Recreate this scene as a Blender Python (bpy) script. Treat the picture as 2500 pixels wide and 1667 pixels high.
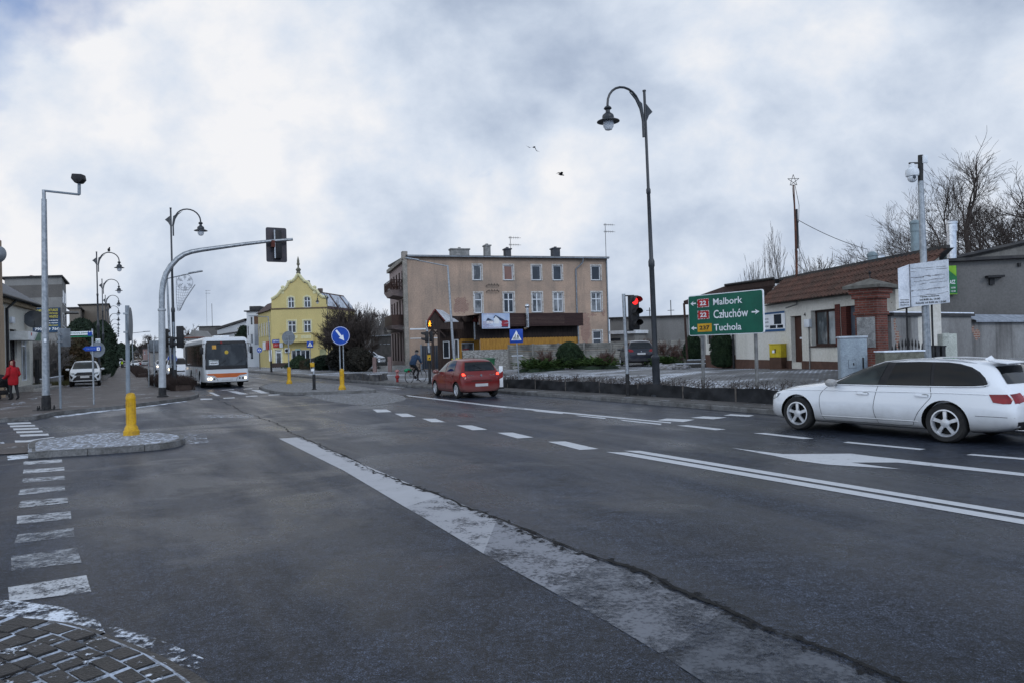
import bpy, bmesh, math, random
from mathutils import Vector, Matrix
from mathutils.bvhtree import BVHTree
for o in list(bpy.data.objects): bpy.data.objects.remove(o)
R=math.radians; PI=math.pi
scn=bpy.context.scene; COL=scn.collection
# ---------------------------------------------------------------- camera
CAMH=1.85; FP=1780.0; PITCH=0.0089; ROLL=0.028
cd=bpy.data.cameras.new('camera'); cam=bpy.data.objects.new('camera',cd); COL.objects.link(cam)
cd.sensor_width=36; cd.lens=36*FP/2500; cd.clip_start=.05; cd.clip_end=3000
CR=Matrix.Rotation(PI/2+PITCH,3,'X')@Matrix.Rotation(-ROLL,3,'Z')
CP=Vector((0,0,CAMH)); cam.matrix_world=Matrix.Translation(CP)@CR.to_4x4()
scn.camera=cam
# ---------------------------------------------------------------- sky, sun, exposure
def nd(nt,t,**kw):
    n=nt.nodes.new(t)
    for k,v in kw.items():
        if k in n.inputs.keys(): n.inputs[k].default_value=v
        else: setattr(n,k,v)
    return n
SUN_EL=R(30); SUN_AZ=R(150)   # azimuth clockwise from +Y: behind the camera, to the right
w=bpy.data.worlds.new("World"); scn.world=w; w.use_nodes=True; nt=w.node_tree; nt.nodes.clear(); L=nt.links.new
sky=nd(nt,'ShaderNodeTexSky',sky_type='NISHITA',sun_disc=False,sun_elevation=SUN_EL,sun_rotation=SUN_AZ,altitude=100,air_density=1,dust_density=2)
tc=nd(nt,'ShaderNodeTexCoord'); sep=nd(nt,'ShaderNodeSeparateXYZ'); L(tc.outputs['Generated'],sep.inputs[0])
def M(op,a,b=None,c=None,clamp=False,nt=None):
    nt=nt or w.node_tree; n=nt.nodes.new('ShaderNodeMath'); n.operation=op; n.use_clamp=clamp
    for i,v in enumerate((a,b,c)):
        if v is None: continue
        if isinstance(v,(int,float)): n.inputs[i].default_value=v
        else: nt.links.new(v,n.inputs[i])
    return n.outputs[0]
den=M('ADD',M('MAXIMUM',sep.outputs[2],0.0),.45)
cx=M('DIVIDE',sep.outputs[0],den); cy=M('DIVIDE',sep.outputs[1],den)
cmb=nd(nt,'ShaderNodeCombineXYZ'); L(M('ADD',sep.outputs[0],M('MULTIPLY',cx,.28)),cmb.inputs[0]); L(M('ADD',sep.outputs[1],M('MULTIPLY',cy,.28)),cmb.inputs[1]); L(M('MULTIPLY',sep.outputs[2],1.5),cmb.inputs[2])
def noise(scale,detail,rough,off,dist=0.0):
    mp=nd(nt,'ShaderNodeMapping'); mp.inputs['Location'].default_value=off; mp.inputs['Scale'].default_value=(1,1.25,1); L(cmb.outputs[0],mp.inputs[0])
    n=nd(nt,'ShaderNodeTexNoise'); n.inputs['Scale'].default_value=scale; n.inputs['Detail'].default_value=detail; n.inputs['Roughness'].default_value=rough; n.inputs['Distortion'].default_value=dist
    L(mp.outputs[0],n.inputs['Vector']); return n.outputs[0]
n1=noise(1.6,6,.52,(3.1,1.4,0),.15); n2=noise(2.3,9,.52,(8.3,4.4,2),.15); n3=noise(6.0,8,.58,(2,9,5),.1)
def ramp(nt,src,stops):
    r=nt.nodes.new('ShaderNodeValToRGB'); el=r.color_ramp.elements
    while len(el)<len(stops): el.new(.5)
    for e,(p,c) in zip(el,stops): e.position=p; e.color=(c[0],c[1],c[2],1)
    nt.links.new(src,r.inputs[0]); return r.outputs[0]
def mixc(nt,fac,a,b,mode='MIX'):
    n=nt.nodes.new('ShaderNodeMix'); n.data_type='RGBA'; n.blend_type=mode
    for k,v in ((0,fac),(6,a),(7,b)):
        if isinstance(v,(int,float)): n.inputs[k].default_value=v
        elif isinstance(v,(tuple,list)): n.inputs[k].default_value=(v[0],v[1],v[2],1)
        else: nt.links.new(v,n.inputs[k])
    return n.outputs[2]
K=10.0
def kc(r,g,b): return (r*K,g*K,b*K)
sh=M('ADD',M('MULTIPLY',n2,.68),M('MULTIPLY',n3,.32))
# grey undersides thicken towards +X (the right of the view)
az=M('MULTIPLY',sep.outputs[0],.11)
sh2=M('SUBTRACT',M('ADD',sh,-.004),az)
cloud=ramp(nt,sh2,[(.30,(.34,.41,.54)),(.38,(.44,.52,.66)),(.45,(.56,.64,.77)),(.52,(.69,.76,.87)),(.62,(.90,.905,.93))])
zen=nd(nt,'ShaderNodeMapRange'); zen.interpolation_type='SMOOTHSTEP'; L(sep.outputs[2],zen.inputs[0]); zen.inputs['From Min'].default_value=.40; zen.inputs['From Max'].default_value=.85; zen.inputs['To Min'].default_value=1.0; zen.inputs['To Max'].default_value=.55  # sky above the view dimmed to lessen the light on level ground
bk=nd(nt,'ShaderNodeMapRange'); bk.interpolation_type='SMOOTHSTEP'; L(sep.outputs[1],bk.inputs[0]); bk.inputs['From Min'].default_value=-.3; bk.inputs['From Max'].default_value=.4; bk.inputs['To Min'].default_value=1.75; bk.inputs['To Max'].default_value=1.0  # added fill: unseen sky behind the camera brightened to light surfaces facing it
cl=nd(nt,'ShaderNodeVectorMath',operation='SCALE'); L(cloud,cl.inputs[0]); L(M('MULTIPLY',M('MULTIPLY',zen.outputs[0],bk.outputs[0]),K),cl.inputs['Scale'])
tint=nd(nt,'ShaderNodeMix',data_type='RGBA'); bt=nd(nt,'ShaderNodeMapRange'); L(sep.outputs[1],bt.inputs[0]); bt.inputs['From Min'].default_value=-.4; bt.inputs['From Max'].default_value=.5; L(bt.outputs[0],tint.inputs[0]); tint.inputs[6].default_value=(.88,.98,1.10,1); tint.inputs[7].default_value=(1,1,1,1)  # unseen sky behind the camera tinted bluer to cool that fill light
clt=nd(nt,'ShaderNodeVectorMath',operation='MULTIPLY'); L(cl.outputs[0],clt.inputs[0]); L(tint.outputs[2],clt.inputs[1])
skb=nd(nt,'ShaderNodeVectorMath',operation='MULTIPLY'); L(sky.outputs[0],skb.inputs[0]); skb.inputs[1].default_value=(.85,1.0,1.3)
tl=(CR@Vector((-.86,.60,-1))).normalized()
dt=nd(nt,'ShaderNodeVectorMath',operation='DOT_PRODUCT'); L(tc.outputs['Generated'],dt.inputs[0]); dt.inputs[1].default_value=tl
near=nd(nt,'ShaderNodeMapRange'); near.interpolation_type='SMOOTHSTEP'; L(dt.outputs['Value'],near.inputs[0]); near.inputs['From Min'].default_value=.93; near.inputs['From Max'].default_value=1.0; near.inputs['To Min'].default_value=.16; near.inputs['To Max'].default_value=-.06
mask=ramp(nt,M('ADD',M('ADD',n1,M('MULTIPLY',n3,.12)),near.outputs[0]),[(.42,(0,0,0)),(.56,(1,1,1))])
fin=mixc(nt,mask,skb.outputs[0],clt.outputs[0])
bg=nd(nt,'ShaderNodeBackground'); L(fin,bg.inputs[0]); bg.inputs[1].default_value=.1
ow=nd(nt,'ShaderNodeOutputWorld'); L(bg.outputs[0],ow.inputs[0])
sd=bpy.data.lights.new('sun','SUN'); sd.energy=.8; sd.angle=R(14); sd.color=(1,.98,.96)
so=bpy.data.objects.new('sun',sd); COL.objects.link(so)
sdir=Vector((math.sin(SUN_AZ)*math.cos(SUN_EL),math.cos(SUN_AZ)*math.cos(SUN_EL),math.sin(SUN_EL)))
so.rotation_euler=sdir.to_track_quat('Z','Y').to_euler(); so.location=(0,-20,30)
scn.view_settings.view_transform='Standard'; scn.view_settings.look='None'; scn.view_settings.exposure=0.0; scn.view_settings.gamma=1
# ---------------------------------------------------------------- pixel to place
ZM={'F':(0,0,1/1.063),'L':(0,540,3.2675),'B':(300,740,6.534),'Y':(600,620,4.48),'E':(900,580,3.92),'R':(960,720,6.03),'D':(1250,720,5.227),
'G':(1650,420,2.9025),'T':(1950,350,2.851),'A':(1850,820,3.618),'C':(0,940,2.157),'M':(80,400,3.459),'N':(1420,180,5.227),'P':(400,920,3.36),
'Q':(880,920,2.1),'S':(1000,1050,1.568),'K':(780,700,6.032),'f':(230,820,8.11),'H':(0,860,7.84),'J':(1500,820,5.113),'I':(600,800,5.88),'O':(2030,650,6.533),'p':(0,0,1)}
def pix(c,x,y): a,b,s=ZM[c]; return a+x/s,b+y/s
def ray(c,x,y):
    px,py=pix(c,x,y); return CR@Vector(((px-1250)/FP,-(py-833.5)/FP,-1))
def g(c,x,y,z=0.0):
    d=ray(c,x,y); t=(z-CAMH)/d.z; return CP+d*t
def at(c,x,y,Z):
    d=ray(c,x,y); return CP+d*(Z/d.y)
UD=Vector((-.483,.8755,0)).normalized(); VD=Vector((UD.y,-UD.x,0))
def uv(p): return p.x*UD.x+p.y*UD.y, p.x*VD.x+p.y*VD.y
def xy(u,v,z=0): q=UD*u+VD*v; return Vector((q.x,q.y,z))
def ss(t): t=max(0,min(1,t)); return t*t*(3-2*t)
def lotz(x,y):
    u,v=uv(Vector((x,y,0))); return .13+(.32+.2*ss((30-u)/12))*ss((v-17)/7)*ss((54-u)/14)
def gl(c,x,y):
    z=.13
    for i in range(12): p=g(c,x,y,z); z=.6*z+.4*lotz(p.x,p.y)
    return g(c,x,y,z)
def onlot(p): return Vector((p.x,p.y,lotz(p.x,p.y)))
# ---------------------------------------------------------------- mesh builder
class MB:
    def __init__(s): s.v=[]; s.f=[]; s.m=[]
    def add(s,vs,fs,mi=0):
        o=len(s.v); s.v+= [tuple(v) for v in vs]; s.f+=[tuple(i+o for i in f) for f in fs]; s.m+=[mi]*len(fs); return s
    def box(s,x0,x1,y0,y1,z0,z1,mi=0):
        return s.add([(x,y,z) for z in (z0,z1) for y in (y0,y1) for x in (x0,x1)],[(0,2,3,1),(4,5,7,6),(0,1,5,4),(2,6,7,3),(0,4,6,2),(1,3,7,5)],mi)
    def ob(s,c,ax,h,mi=0):
        c=Vector(c); A=[Vector(a)*k for a,k in zip(ax,h)]
        return s.add([c+A[0]*i+A[1]*j+A[2]*k for k in (-1,1) for j in (-1,1) for i in (-1,1)],[(0,2,3,1),(4,5,7,6),(0,1,5,4),(2,6,7,3),(0,4,6,2),(1,3,7,5)],mi)
    def tube(s,pts,r,n=8,cap=True,mi=0):
        pts=[Vector(p) for p in pts]; m=len(pts); rr=r if isinstance(r,(list,tuple)) else [r]*m
        t=(pts[1]-pts[0]).normalized(); a=Vector((0,0,1)) if abs(t.z)<.9 else Vector((1,0,0)); nn=t.cross(a).normalized(); vs=[]
        for i in range(m):
            d=(pts[min(i+1,m-1)]-pts[max(i-1,0)]); d=d.normalized() if d.length>1e-9 else t
            nn=(nn-d*nn.dot(d)); nn=nn.normalized() if nn.length>1e-6 else d.orthogonal().normalized(); b=d.cross(nn)
            for k in range(n): an=2*PI*k/n; vs.append(pts[i]+(nn*math.cos(an)+b*math.sin(an))*rr[i])
        fs=[(i*n+k,i*n+(k+1)%n,(i+1)*n+(k+1)%n,(i+1)*n+k) for i in range(m-1) for k in range(n)]
        if cap: fs+= [tuple(range(n-1,-1,-1)),tuple((m-1)*n+k for k in range(n))]
        return s.add(vs,fs,mi)
    def cyl(s,c,r,z0,z1,n=16,mi=0): return s.tube([(c[0],c[1],z0),(c[0],c[1],z1)],r,n,True,mi)
    def lathe(s,prof,n=24,o=(0,0,0),ax='z',mi=0,sx=1,sy=1,cap=True):
        vs=[]; 
        for r,h in prof:
            for k in range(n):
                a=2*PI*k/n; x,y=r*math.cos(a)*sx,r*math.sin(a)*sy
                q={'z':(x,y,h),'y':(x,h,y),'x':(h,x,y)}[ax]; vs.append((q[0]+o[0],q[1]+o[1],q[2]+o[2]))
        m=len(prof); fs=[(i*n+k,i*n+(k+1)%n,(i+1)*n+(k+1)%n,(i+1)*n+k) for i in range(m-1) for k in range(n)]
        if cap and prof[0][0]>1e-4: fs.append(tuple(range(n)))
        if cap and prof[-1][0]>1e-4: fs.append(tuple((m-1)*n+k for k in range(n)))
        return s.add(vs,fs,mi)
    def prism(s,out,z0,z1,mi=0):    # outline (x,y), extruded in z
        n=len(out); vs=[(p[0],p[1],z0) for p in out]+[(p[0],p[1],z1) for p in out]
        return s.add(vs,[tuple(range(n-1,-1,-1)),tuple(range(n,2*n))]+[(i,(i+1)%n,n+(i+1)%n,n+i) for i in range(n)],mi)
    def plate(s,out,y0,y1,mi=0):    # outline (x,z), extruded in y
        n=len(out); vs=[(p[0],y0,p[1]) for p in out]+[(p[0],y1,p[1]) for p in out]
        return s.add(vs,[tuple(range(n)),tuple(range(2*n-1,n-1,-1))]+[(i,n+i,n+(i+1)%n,(i+1)%n) for i in range(n)],mi)
    def yz(s,out,x0,x1,mi=0):       # outline (y,z), extruded in x
        n=len(out); vs=[(x0,p[0],p[1]) for p in out]+[(x1,p[0],p[1]) for p in out]
        return s.add(vs,[tuple(range(n-1,-1,-1)),tuple(range(n,2*n))]+[(i,(i+1)%n,n+(i+1)%n,n+i) for i in range(n)],mi)
    def poly(s,pts,mi=0): return s.add(pts,[tuple(range(len(pts)))],mi)
    def ball(s,c,r,n=12,mi=0,sc=(1,1,1)):
        m=n//2; return s.lathe([(max(1e-5,r*math.sin(PI*i/m)),-r*math.cos(PI*i/m)*sc[2]) for i in range(m+1)],n,c,'z',mi,sc[0],sc[1])
    def build(s,name,mat,parent=None,smooth=38,bevel=0,segs=2,recalc=True,loc=None,rz=0):
        me=bpy.data.meshes.new(name); me.from_pydata(s.v,[],s.f)
        ms=mat if isinstance(mat,(list,tuple)) else [mat]
        for m_ in ms: me.materials.append(m_)
        if len(ms)>1: me.polygons.foreach_set('material_index',[min(i,len(ms)-1) for i in s.m])
        if recalc or bevel:
            bm=bmesh.new(); bm.from_mesh(me)
            if recalc: bmesh.ops.remove_doubles(bm,verts=bm.verts,dist=1e-5); bmesh.ops.recalc_face_normals(bm,faces=bm.faces)
            if bevel:
                es=[e for e in bm.edges if len(e.link_faces)==2 and e.calc_face_angle(0)>R(40)]
                bmesh.ops.bevel(bm,geom=es,offset=bevel,segments=segs,affect='EDGES',profile=.5)
            bm.to_mesh(me); bm.free()
        if smooth:
            me.shade_smooth(); me.set_sharp_from_angle(angle=R(smooth))
        o=bpy.data.objects.new(name,me); COL.objects.link(o)
        if parent: o.parent=parent
        if loc is not None: o.location=loc
        o.rotation_euler.z=rz
        return o
def tag(o,label=None,cat=None,group=None,kind=None):
    if label: o['label']=label
    if cat: o['category']=cat
    if group: o['group']=group
    if kind: o['kind']=kind
    return o
def thing(name,label,cat,loc=(0,0,0),rz=0,group=None):
    o=bpy.data.objects.new(name,None); COL.objects.link(o); o.empty_display_size=.3
    o.location=loc; o.rotation_euler=(0,0,rz); return tag(o,label,cat,group)
def struct(o,label=None): return tag(o,label,kind='structure')
def kids(o): return [c for c in bpy.data.objects if c.parent==o]
def dup(root,loc,rz=None,label=None,group=None):
    def cp(o,par):
        ch=kids(o); c=o.copy(); COL.objects.link(c); c.parent=par
        for k in ch: cp(k,c)
        return c
    r=cp(root,None); r.location=loc
    if rz is not None: r.rotation_euler=(0,0,rz)
    if label: r['label']=label
    if group: r['group']=group
    return r
class Fr:      # a vertical frame: x runs from A to B, -y faces the viewer
    def __init__(s,A,B):
        s.A=Vector(A); d=Vector(B)-s.A; d.z=0; s.w=d.length; s.rz=math.atan2(d.y,d.x); s.x=d.normalized(); s.y=Vector((-s.x.y,s.x.x,0))
    def uv(s,c,x,y,yo=0):
        d=ray(c,x,y); t=((s.A+s.y*yo-CP).dot(s.y))/d.dot(s.y); p=CP+d*t-s.A; return p.dot(s.x),p.z
    def u(s,c,x,y,yo=0): return s.uv(c,x,y,yo)[0]
    def z(s,c,x,y,yo=0): return s.uv(c,x,y,yo)[1]
# ---------------------------------------------------------------- materials
MATS={}
def newmat(name):
    m=bpy.data.materials.new(name); m.use_nodes=True; nt=m.node_tree; nt.nodes.clear()
    out=nt.nodes.new('ShaderNodeOutputMaterial'); b=nt.nodes.new('ShaderNodeBsdfPrincipled'); nt.links.new(b.outputs[0],out.inputs[0]); b.inputs['Specular IOR Level'].default_value=.25; return m,nt,b,out
def ncoord(nt,scale=(1,1,1),kind='Object',wall=False):
    t=nt.nodes.new('ShaderNodeTexCoord').outputs[kind]
    if wall:
        s=nt.nodes.new('ShaderNodeSeparateXYZ'); nt.links.new(t,s.inputs[0]); c=nt.nodes.new('ShaderNodeCombineXYZ')
        nt.links.new(M('ADD',s.outputs[0],s.outputs[1],nt=nt),c.inputs[0]); nt.links.new(s.outputs[2],c.inputs[1]); t=c.outputs[0]
    m=nt.nodes.new('ShaderNodeMapping'); m.inputs['Scale'].default_value=scale; nt.links.new(t,m.inputs[0]); return m.outputs[0]
def nnoise(nt,vec,scale,detail=4,rough=.55,dist=0):
    n=nt.nodes.new('ShaderNodeTexNoise'); n.inputs['Scale'].default_value=scale; n.inputs['Detail'].default_value=detail; n.inputs['Roughness'].default_value=rough; n.inputs['Distortion'].default_value=dist
    nt.links.new(vec,n.inputs['Vector']); return n.outputs[0]
def bumpn(nt,b,h,strength,dist=.01):
    n=nt.nodes.new('ShaderNodeBump'); n.inputs['Strength'].default_value=strength; n.inputs['Distance'].default_value=dist
    nt.links.new(h,n.inputs['Height']); nt.links.new(n.outputs[0],b.inputs['Normal'])
def mat(name,col,rough=.6,metal=0,col2=None,scale=3,thr=(.4,.62),stretch=(1,1,1),bump=0,bscale=None,emit=0,spec=.25,coat=0,fine=.07,alpha=1):
    if name in MATS: return MATS[name]
    m,nt,b,out=newmat(name); v=ncoord(nt,stretch)
    c2=col2 or tuple(c*.8 for c in col)
    n=nnoise(nt,v,scale); f=ramp(nt,n,[(thr[0],(0,0,0)),(thr[1],(1,1,1))])
    c=mixc(nt,f,col,c2)
    if fine:
        n_=ramp(nt,nnoise(nt,ncoord(nt),scale*9,3,.7),[(.32,(0,0,0)),(.68,(1,1,1))]); c=mixc(nt,fine,c,n_,'OVERLAY')
    nt.links.new(c,b.inputs['Base Color']); b.inputs['Metallic'].default_value=metal
    r=nt.nodes.new('ShaderNodeMapRange'); r.inputs['To Min'].default_value=max(.02,rough-.06); r.inputs['To Max'].default_value=min(1,rough+.08); nt.links.new(n,r.inputs[0]); nt.links.new(r.outputs[0],b.inputs['Roughness'])
    b.inputs['Specular IOR Level'].default_value=spec; b.inputs['Coat Weight'].default_value=coat
    if bump: bumpn(nt,b,nnoise(nt,v,bscale or scale*8,3),bump)
    if emit: nt.links.new(c,b.inputs['Emission Color']); b.inputs['Emission Strength'].default_value=emit
    if alpha<1: b.inputs['Alpha'].default_value=alpha
    MATS[name]=m; return m
def glass(name,col=(.012,.015,.018),rough=.04,var=None):
    if name in MATS: return MATS[name]
    m,nt,b,out=newmat(name); v=ncoord(nt,(1,1,.6)); n=nnoise(nt,v,1.3,3); f=ramp(nt,n,[(.45,(0,0,0)),(.6,(1,1,1))])
    nt.links.new(mixc(nt,f,col,var or tuple(c*1.5 for c in col)),b.inputs['Base Color']); b.inputs['Roughness'].default_value=rough; b.inputs['Specular IOR Level'].default_value=.38
    MATS[name]=m; return m
def worn(name,col,thr,scale=9,rough=.55,fine=26,stretch=(1,1,1)):     # paint or snow with worn-through holes
    if name in MATS: return MATS[name]
    m,nt,b,out=newmat(name); v=ncoord(nt,stretch); n=nnoise(nt,v,scale,6,.62); n2=nnoise(nt,v,fine,5,.7)
    a=M('ADD',M('MULTIPLY',n,.6,nt=nt),M('MULTIPLY',n2,.4,nt=nt),nt=nt); f=ramp(nt,a,[(thr[0],(0,0,0)),(thr[1],(1,1,1))])
    nt.links.new(mixc(nt,n,tuple(c*.7 for c in col),col),b.inputs['Base Color']); b.inputs['Roughness'].default_value=rough
    nt.links.new(f,b.inputs['Alpha']); MATS[name]=m; return m
def brickmat(name,c1,c2,mortar,bw=.25,bh=.075,ms=.012,wall=True,rough=.8,snow=None,bump=.6,dirt=.35,rot=0,soft=.1,off=.5):
    if name in MATS: return MATS[name]
    m,nt,b,out=newmat(name); v=ncoord(nt,(1,1,1),wall=wall)
    if rot:
        mp=nt.nodes.new('ShaderNodeMapping'); mp.inputs['Rotation'].default_value=(0,0,rot); nt.links.new(v,mp.inputs[0]); v=mp.outputs[0]
    wob=nt.nodes.new('ShaderNodeTexNoise'); wob.inputs['Scale'].default_value=3; nt.links.new(v,wob.inputs['Vector'])
    br=nt.nodes.new('ShaderNodeTexBrick'); nt.links.new(v,br.inputs['Vector']); br.offset=off
    for k,x in (('Color1',(*c1,1)),('Color2',(*c2,1)),('Mortar',(*mortar,1)),('Scale',1.0),('Mortar Size',ms),('Mortar Smooth',soft),('Brick Width',bw),('Row Height',bh),('Bias',0)): br.inputs[k].default_value=x
    c=br.outputs['Color']; big=nnoise(nt,v,.7,5,.6)
    c=mixc(nt,dirt,c,ramp(nt,big,[(.3,(.1,.1,.1)),(.7,(.9,.9,.9))]),'OVERLAY')
    if snow:
        sn=nnoise(nt,v,snow[1],5,.65); sf=ramp(nt,M('ADD',sn,M('MULTIPLY',br.outputs['Fac'],snow[2],nt=nt),nt=nt),[(snow[0],(0,0,0)),(snow[0]+.12,(1,1,1))]); c=mixc(nt,sf,c,(.72,.78,.88))
    nt.links.new(c,b.inputs['Base Color']); b.inputs['Roughness'].default_value=rough
    inv=M('SUBTRACT',1.0,br.outputs['Fac'],nt=nt); bumpn(nt,b,M('ADD',inv,M('MULTIPLY',nnoise(nt,v,30,3),.3,nt=nt),nt=nt),bump,.008)
    MATS[name]=m; return m
def text(s,name,m,parent,x0,x1,z0,z1,y=-.006,bold=.02,depth=.002,plane='xz',tf=None):
    c=bpy.data.curves.new(name,'FONT'); c.body=s; c.offset=bold; c.resolution_u=3; c.extrude=0
    o=bpy.data.objects.new(name,c); COL.objects.link(o); bpy.context.view_layer.update()
    me=bpy.data.meshes.new_from_object(o.evaluated_get(bpy.context.evaluated_depsgraph_get())); bpy.data.objects.remove(o); bpy.data.curves.remove(c)
    xs=[v.co.x for v in me.vertices]; ys=[v.co.y for v in me.vertices]
    a0,a1,b0,b1=min(xs),max(xs),min(ys),max(ys)
    for v in me.vertices:
        X=x0+(v.co.x-a0)/(a1-a0)*(x1-x0); Z=z0+(v.co.y-b0)/(b1-b0)*(z1-z0)
        v.co=(X,y,Z) if plane=='xz' else ((y,X,Z) if plane=='yz' else (X,Z,y))
    me.materials.clear(); me.materials.append(m); me.name=name
    ob=bpy.data.objects.new(name,me); COL.objects.link(ob)
    if parent: ob.parent=parent
    return ob
def disc(cx,cz,r,n=32,a0=0): return [(cx+r*math.cos(a0+2*PI*i/n),cz+r*math.sin(a0+2*PI*i/n)) for i in range(n)]
# shared materials
galv=mat('galvanised',(.34,.36,.38),.45,.75,(.24,.26,.28),9)
polegrey=mat('grey_pole_paint',(.22,.25,.28),.5,0,(.17,.2,.23),6)
dkpole=mat('dark_pole_paint',(.02,.024,.03),.42,0,(.03,.034,.04),5,spec=.45)
blk=mat('black_plastic',(.012,.012,.014),.5,0,(.02,.02,.022),6)
blkm=mat('black_metal',(.015,.015,.017),.5,.2,(.03,.03,.03),6)
white=mat('white_paint',(.7,.72,.74),.5,0,(.6,.62,.64),3)
rubber=mat('rubber',(.018,.018,.019),.75,0,(.03,.029,.028),8,bump=.2)
yel=mat('yellow_plastic',(.55,.32,.015),.5,0,(.30,.17,.03),5,thr=(.48,.72),fine=.2)
gla=glass('window_glass',(.02,.025,.032),.03)
upvc=mat('white_upvc',(.68,.71,.74),.4,0,(.58,.6,.63),2)
conc=mat('concrete',(.26,.255,.245),.85,0,(.17,.17,.165),2.2,bump=.5,fine=.3)
signblue=mat('sign_blue',(.008,.06,.36),.35,0,(.008,.05,.3),3)
signwhite=mat('sign_white',(.75,.77,.8),.4,0,(.68,.7,.72),3)
signgreen=mat('sign_green',(.003,.105,.065),.35,0,(.003,.085,.055),2)
signblack=mat('sign_black',(.012,.012,.012),.5,0,(.02,.02,.02),3)
red=mat('sign_red',(.4,.012,.015),.4,0,(.32,.01,.012),3)
signback=mat('sign_back_grey',(.2,.22,.24),.5,.3,(.15,.165,.18),5)
# ================================================================ THE SETTING
def asphalt():
    m,nt,b,out=newmat('asphalt'); v=ncoord(nt,kind='Object')
    rot=nt.nodes.new('ShaderNodeMapping'); rot.inputs['Rotation'].default_value=(0,0,-math.atan2(UD.y,UD.x)); nt.links.new(v,rot.inputs[0])
    st=nt.nodes.new('ShaderNodeMapping'); st.inputs['Scale'].default_value=(.10,.75,1); nt.links.new(rot.outputs[0],st.inputs[0])
    sp=nnoise(nt,v,95,3,.75); sp2=nnoise(nt,v,28,4,.7); big=nnoise(nt,v,.16,6,.6,.4); tr=nnoise(nt,st.outputs[0],1.2,5,.55,.3)
    c=mixc(nt,ramp(nt,big,[(.3,(0,0,0)),(.7,(1,1,1))]),(.0062,.0082,.0125),(.0155,.0195,.0275))
    c=mixc(nt,ramp(nt,tr,[(.38,(0,0,0)),(.66,(1,1,1))]),c,mixc(nt,.5,c,(.025,.030,.040)))
    gr=ramp(nt,sp,[(.36,(.15,.15,.15)),(.5,(.8,.8,.8)),(.62,(4.2,4.2,4.3))]); c=mixc(nt,1.0,c,gr,'MULTIPLY'); gr2=ramp(nt,sp2,[(.36,(.4,.4,.4)),(.64,(1.8,1.8,1.8))]); c=mixc(nt,1.0,c,gr2,'MULTIPLY')
    chips=ramp(nt,sp2,[(.66,(0,0,0)),(.70,(1,1,1))]); c=mixc(nt,M('MULTIPLY',chips,.5,nt=nt),c,(.11,.12,.14))
    mot=nnoise(nt,v,7,5,.7); c=mixc(nt,1.0,c,ramp(nt,mot,[(.36,(.55,.55,.55)),(.64,(1.55,1.55,1.55))]),'MULTIPLY')
    pat=nnoise(nt,v,.9,6,.62,.6); c=mixc(nt,1.0,c,ramp(nt,pat,[(.36,(.75,.75,.77)),(.62,(1.22,1.22,1.25))]),'MULTIPLY')
    dis=nt.nodes.new('ShaderNodeVectorMath'); dis.operation='ADD'; nz=nt.nodes.new('ShaderNodeTexNoise'); nz.inputs['Scale'].default_value=3.5; nz.inputs['Detail'].default_value=6; nt.links.new(v,nz.inputs['Vector'])
    sc_=nt.nodes.new('ShaderNodeVectorMath'); sc_.operation='SCALE'; sc_.inputs['Scale'].default_value=.35; nt.links.new(nz.outputs['Color'],sc_.inputs[0]); nt.links.new(v,dis.inputs[0]); nt.links.new(sc_.outputs[0],dis.inputs[1])
    vo=nt.nodes.new('ShaderNodeTexVoronoi'); vo.feature='DISTANCE_TO_EDGE'; vo.inputs['Scale'].default_value=.42; nt.links.new(dis.outputs[0],vo.inputs['Vector'])
    ck=ramp(nt,vo.outputs['Distance'],[(.0,(1,1,1)),(.008,(0,0,0))]); cm=ramp(nt,nnoise(nt,v,.35,3,.5),[(.50,(0,0,0)),(.56,(1,1,1))]); c=mixc(nt,M('MULTIPLY',M('MULTIPLY',ck,cm,nt=nt),.8,nt=nt),c,(.003,.003,.003))
    wet=ramp(nt,nnoise(nt,v,.33,6,.6,.5),[(.50,(0,0,0)),(.60,(1,1,1))]); c=mixc(nt,M('MULTIPLY',wet,.22,nt=nt),c,(.005,.0068,.0098))
    nt.links.new(c,b.inputs['Base Color'])
    rg=nt.nodes.new('ShaderNodeMapRange'); rg.inputs['From Min'].default_value=.35; rg.inputs['From Max'].default_value=.7; rg.inputs['To Min'].default_value=.30; rg.inputs['To Max'].default_value=.56; nt.links.new(tr,rg.inputs[0]); nt.links.new(M('SUBTRACT',rg.outputs[0],M('MULTIPLY',wet,.16,nt=nt),nt=nt),b.inputs['Roughness'])
    b.inputs['Specular IOR Level'].default_value=.15
    bumpn(nt,b,M('ADD',sp,M('MULTIPLY',sp2,.8,nt=nt),nt=nt),.55,.006); return m
asph=asphalt()
pave=brickmat('pavement_brick',(.075,.066,.062),(.10,.078,.072),(.05,.05,.05),.22,.11,.014,wall=False,rough=.6,snow=(.74,.9,.16),rot=.5,dirt=.5)
lotm=brickmat('lot_paving',(.10,.10,.102),(.125,.123,.12),(.15,.155,.165),.2,.2,.03,wall=False,rough=.62,snow=(.71,.3,.22),rot=.9,dirt=.6)
kerbm=mat('kerb_concrete',(.15,.15,.15),.8,0,(.09,.088,.085),3,bump=.4,fine=.3)
dirtm=mat('ground_dirt',(.06,.055,.045),.95,0,(.04,.05,.025),.5,bump=.5)
bedm=mat('soil',(.07,.065,.06),.95,0,(.16,.155,.155),6,bump=1,fine=.4)
snowm=worn('snow_dusting',(.78,.84,.93),(.47,.56),5,.7,30)
snowt=worn('snow_thin',(.74,.8,.9),(.52,.6),5,.7,22)
snows=mat('snow_solid',(.78,.83,.9),.7,0,(.66,.7,.78),6,bump=.4)
struct(MB().poly([(-900,-200,-.06),(900,-200,-.06),(900,1400,-.06),(-900,1400,-.06)]).build('ground',dirtm),'dark bare soil reaching to the horizon')
mb=MB()
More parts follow.
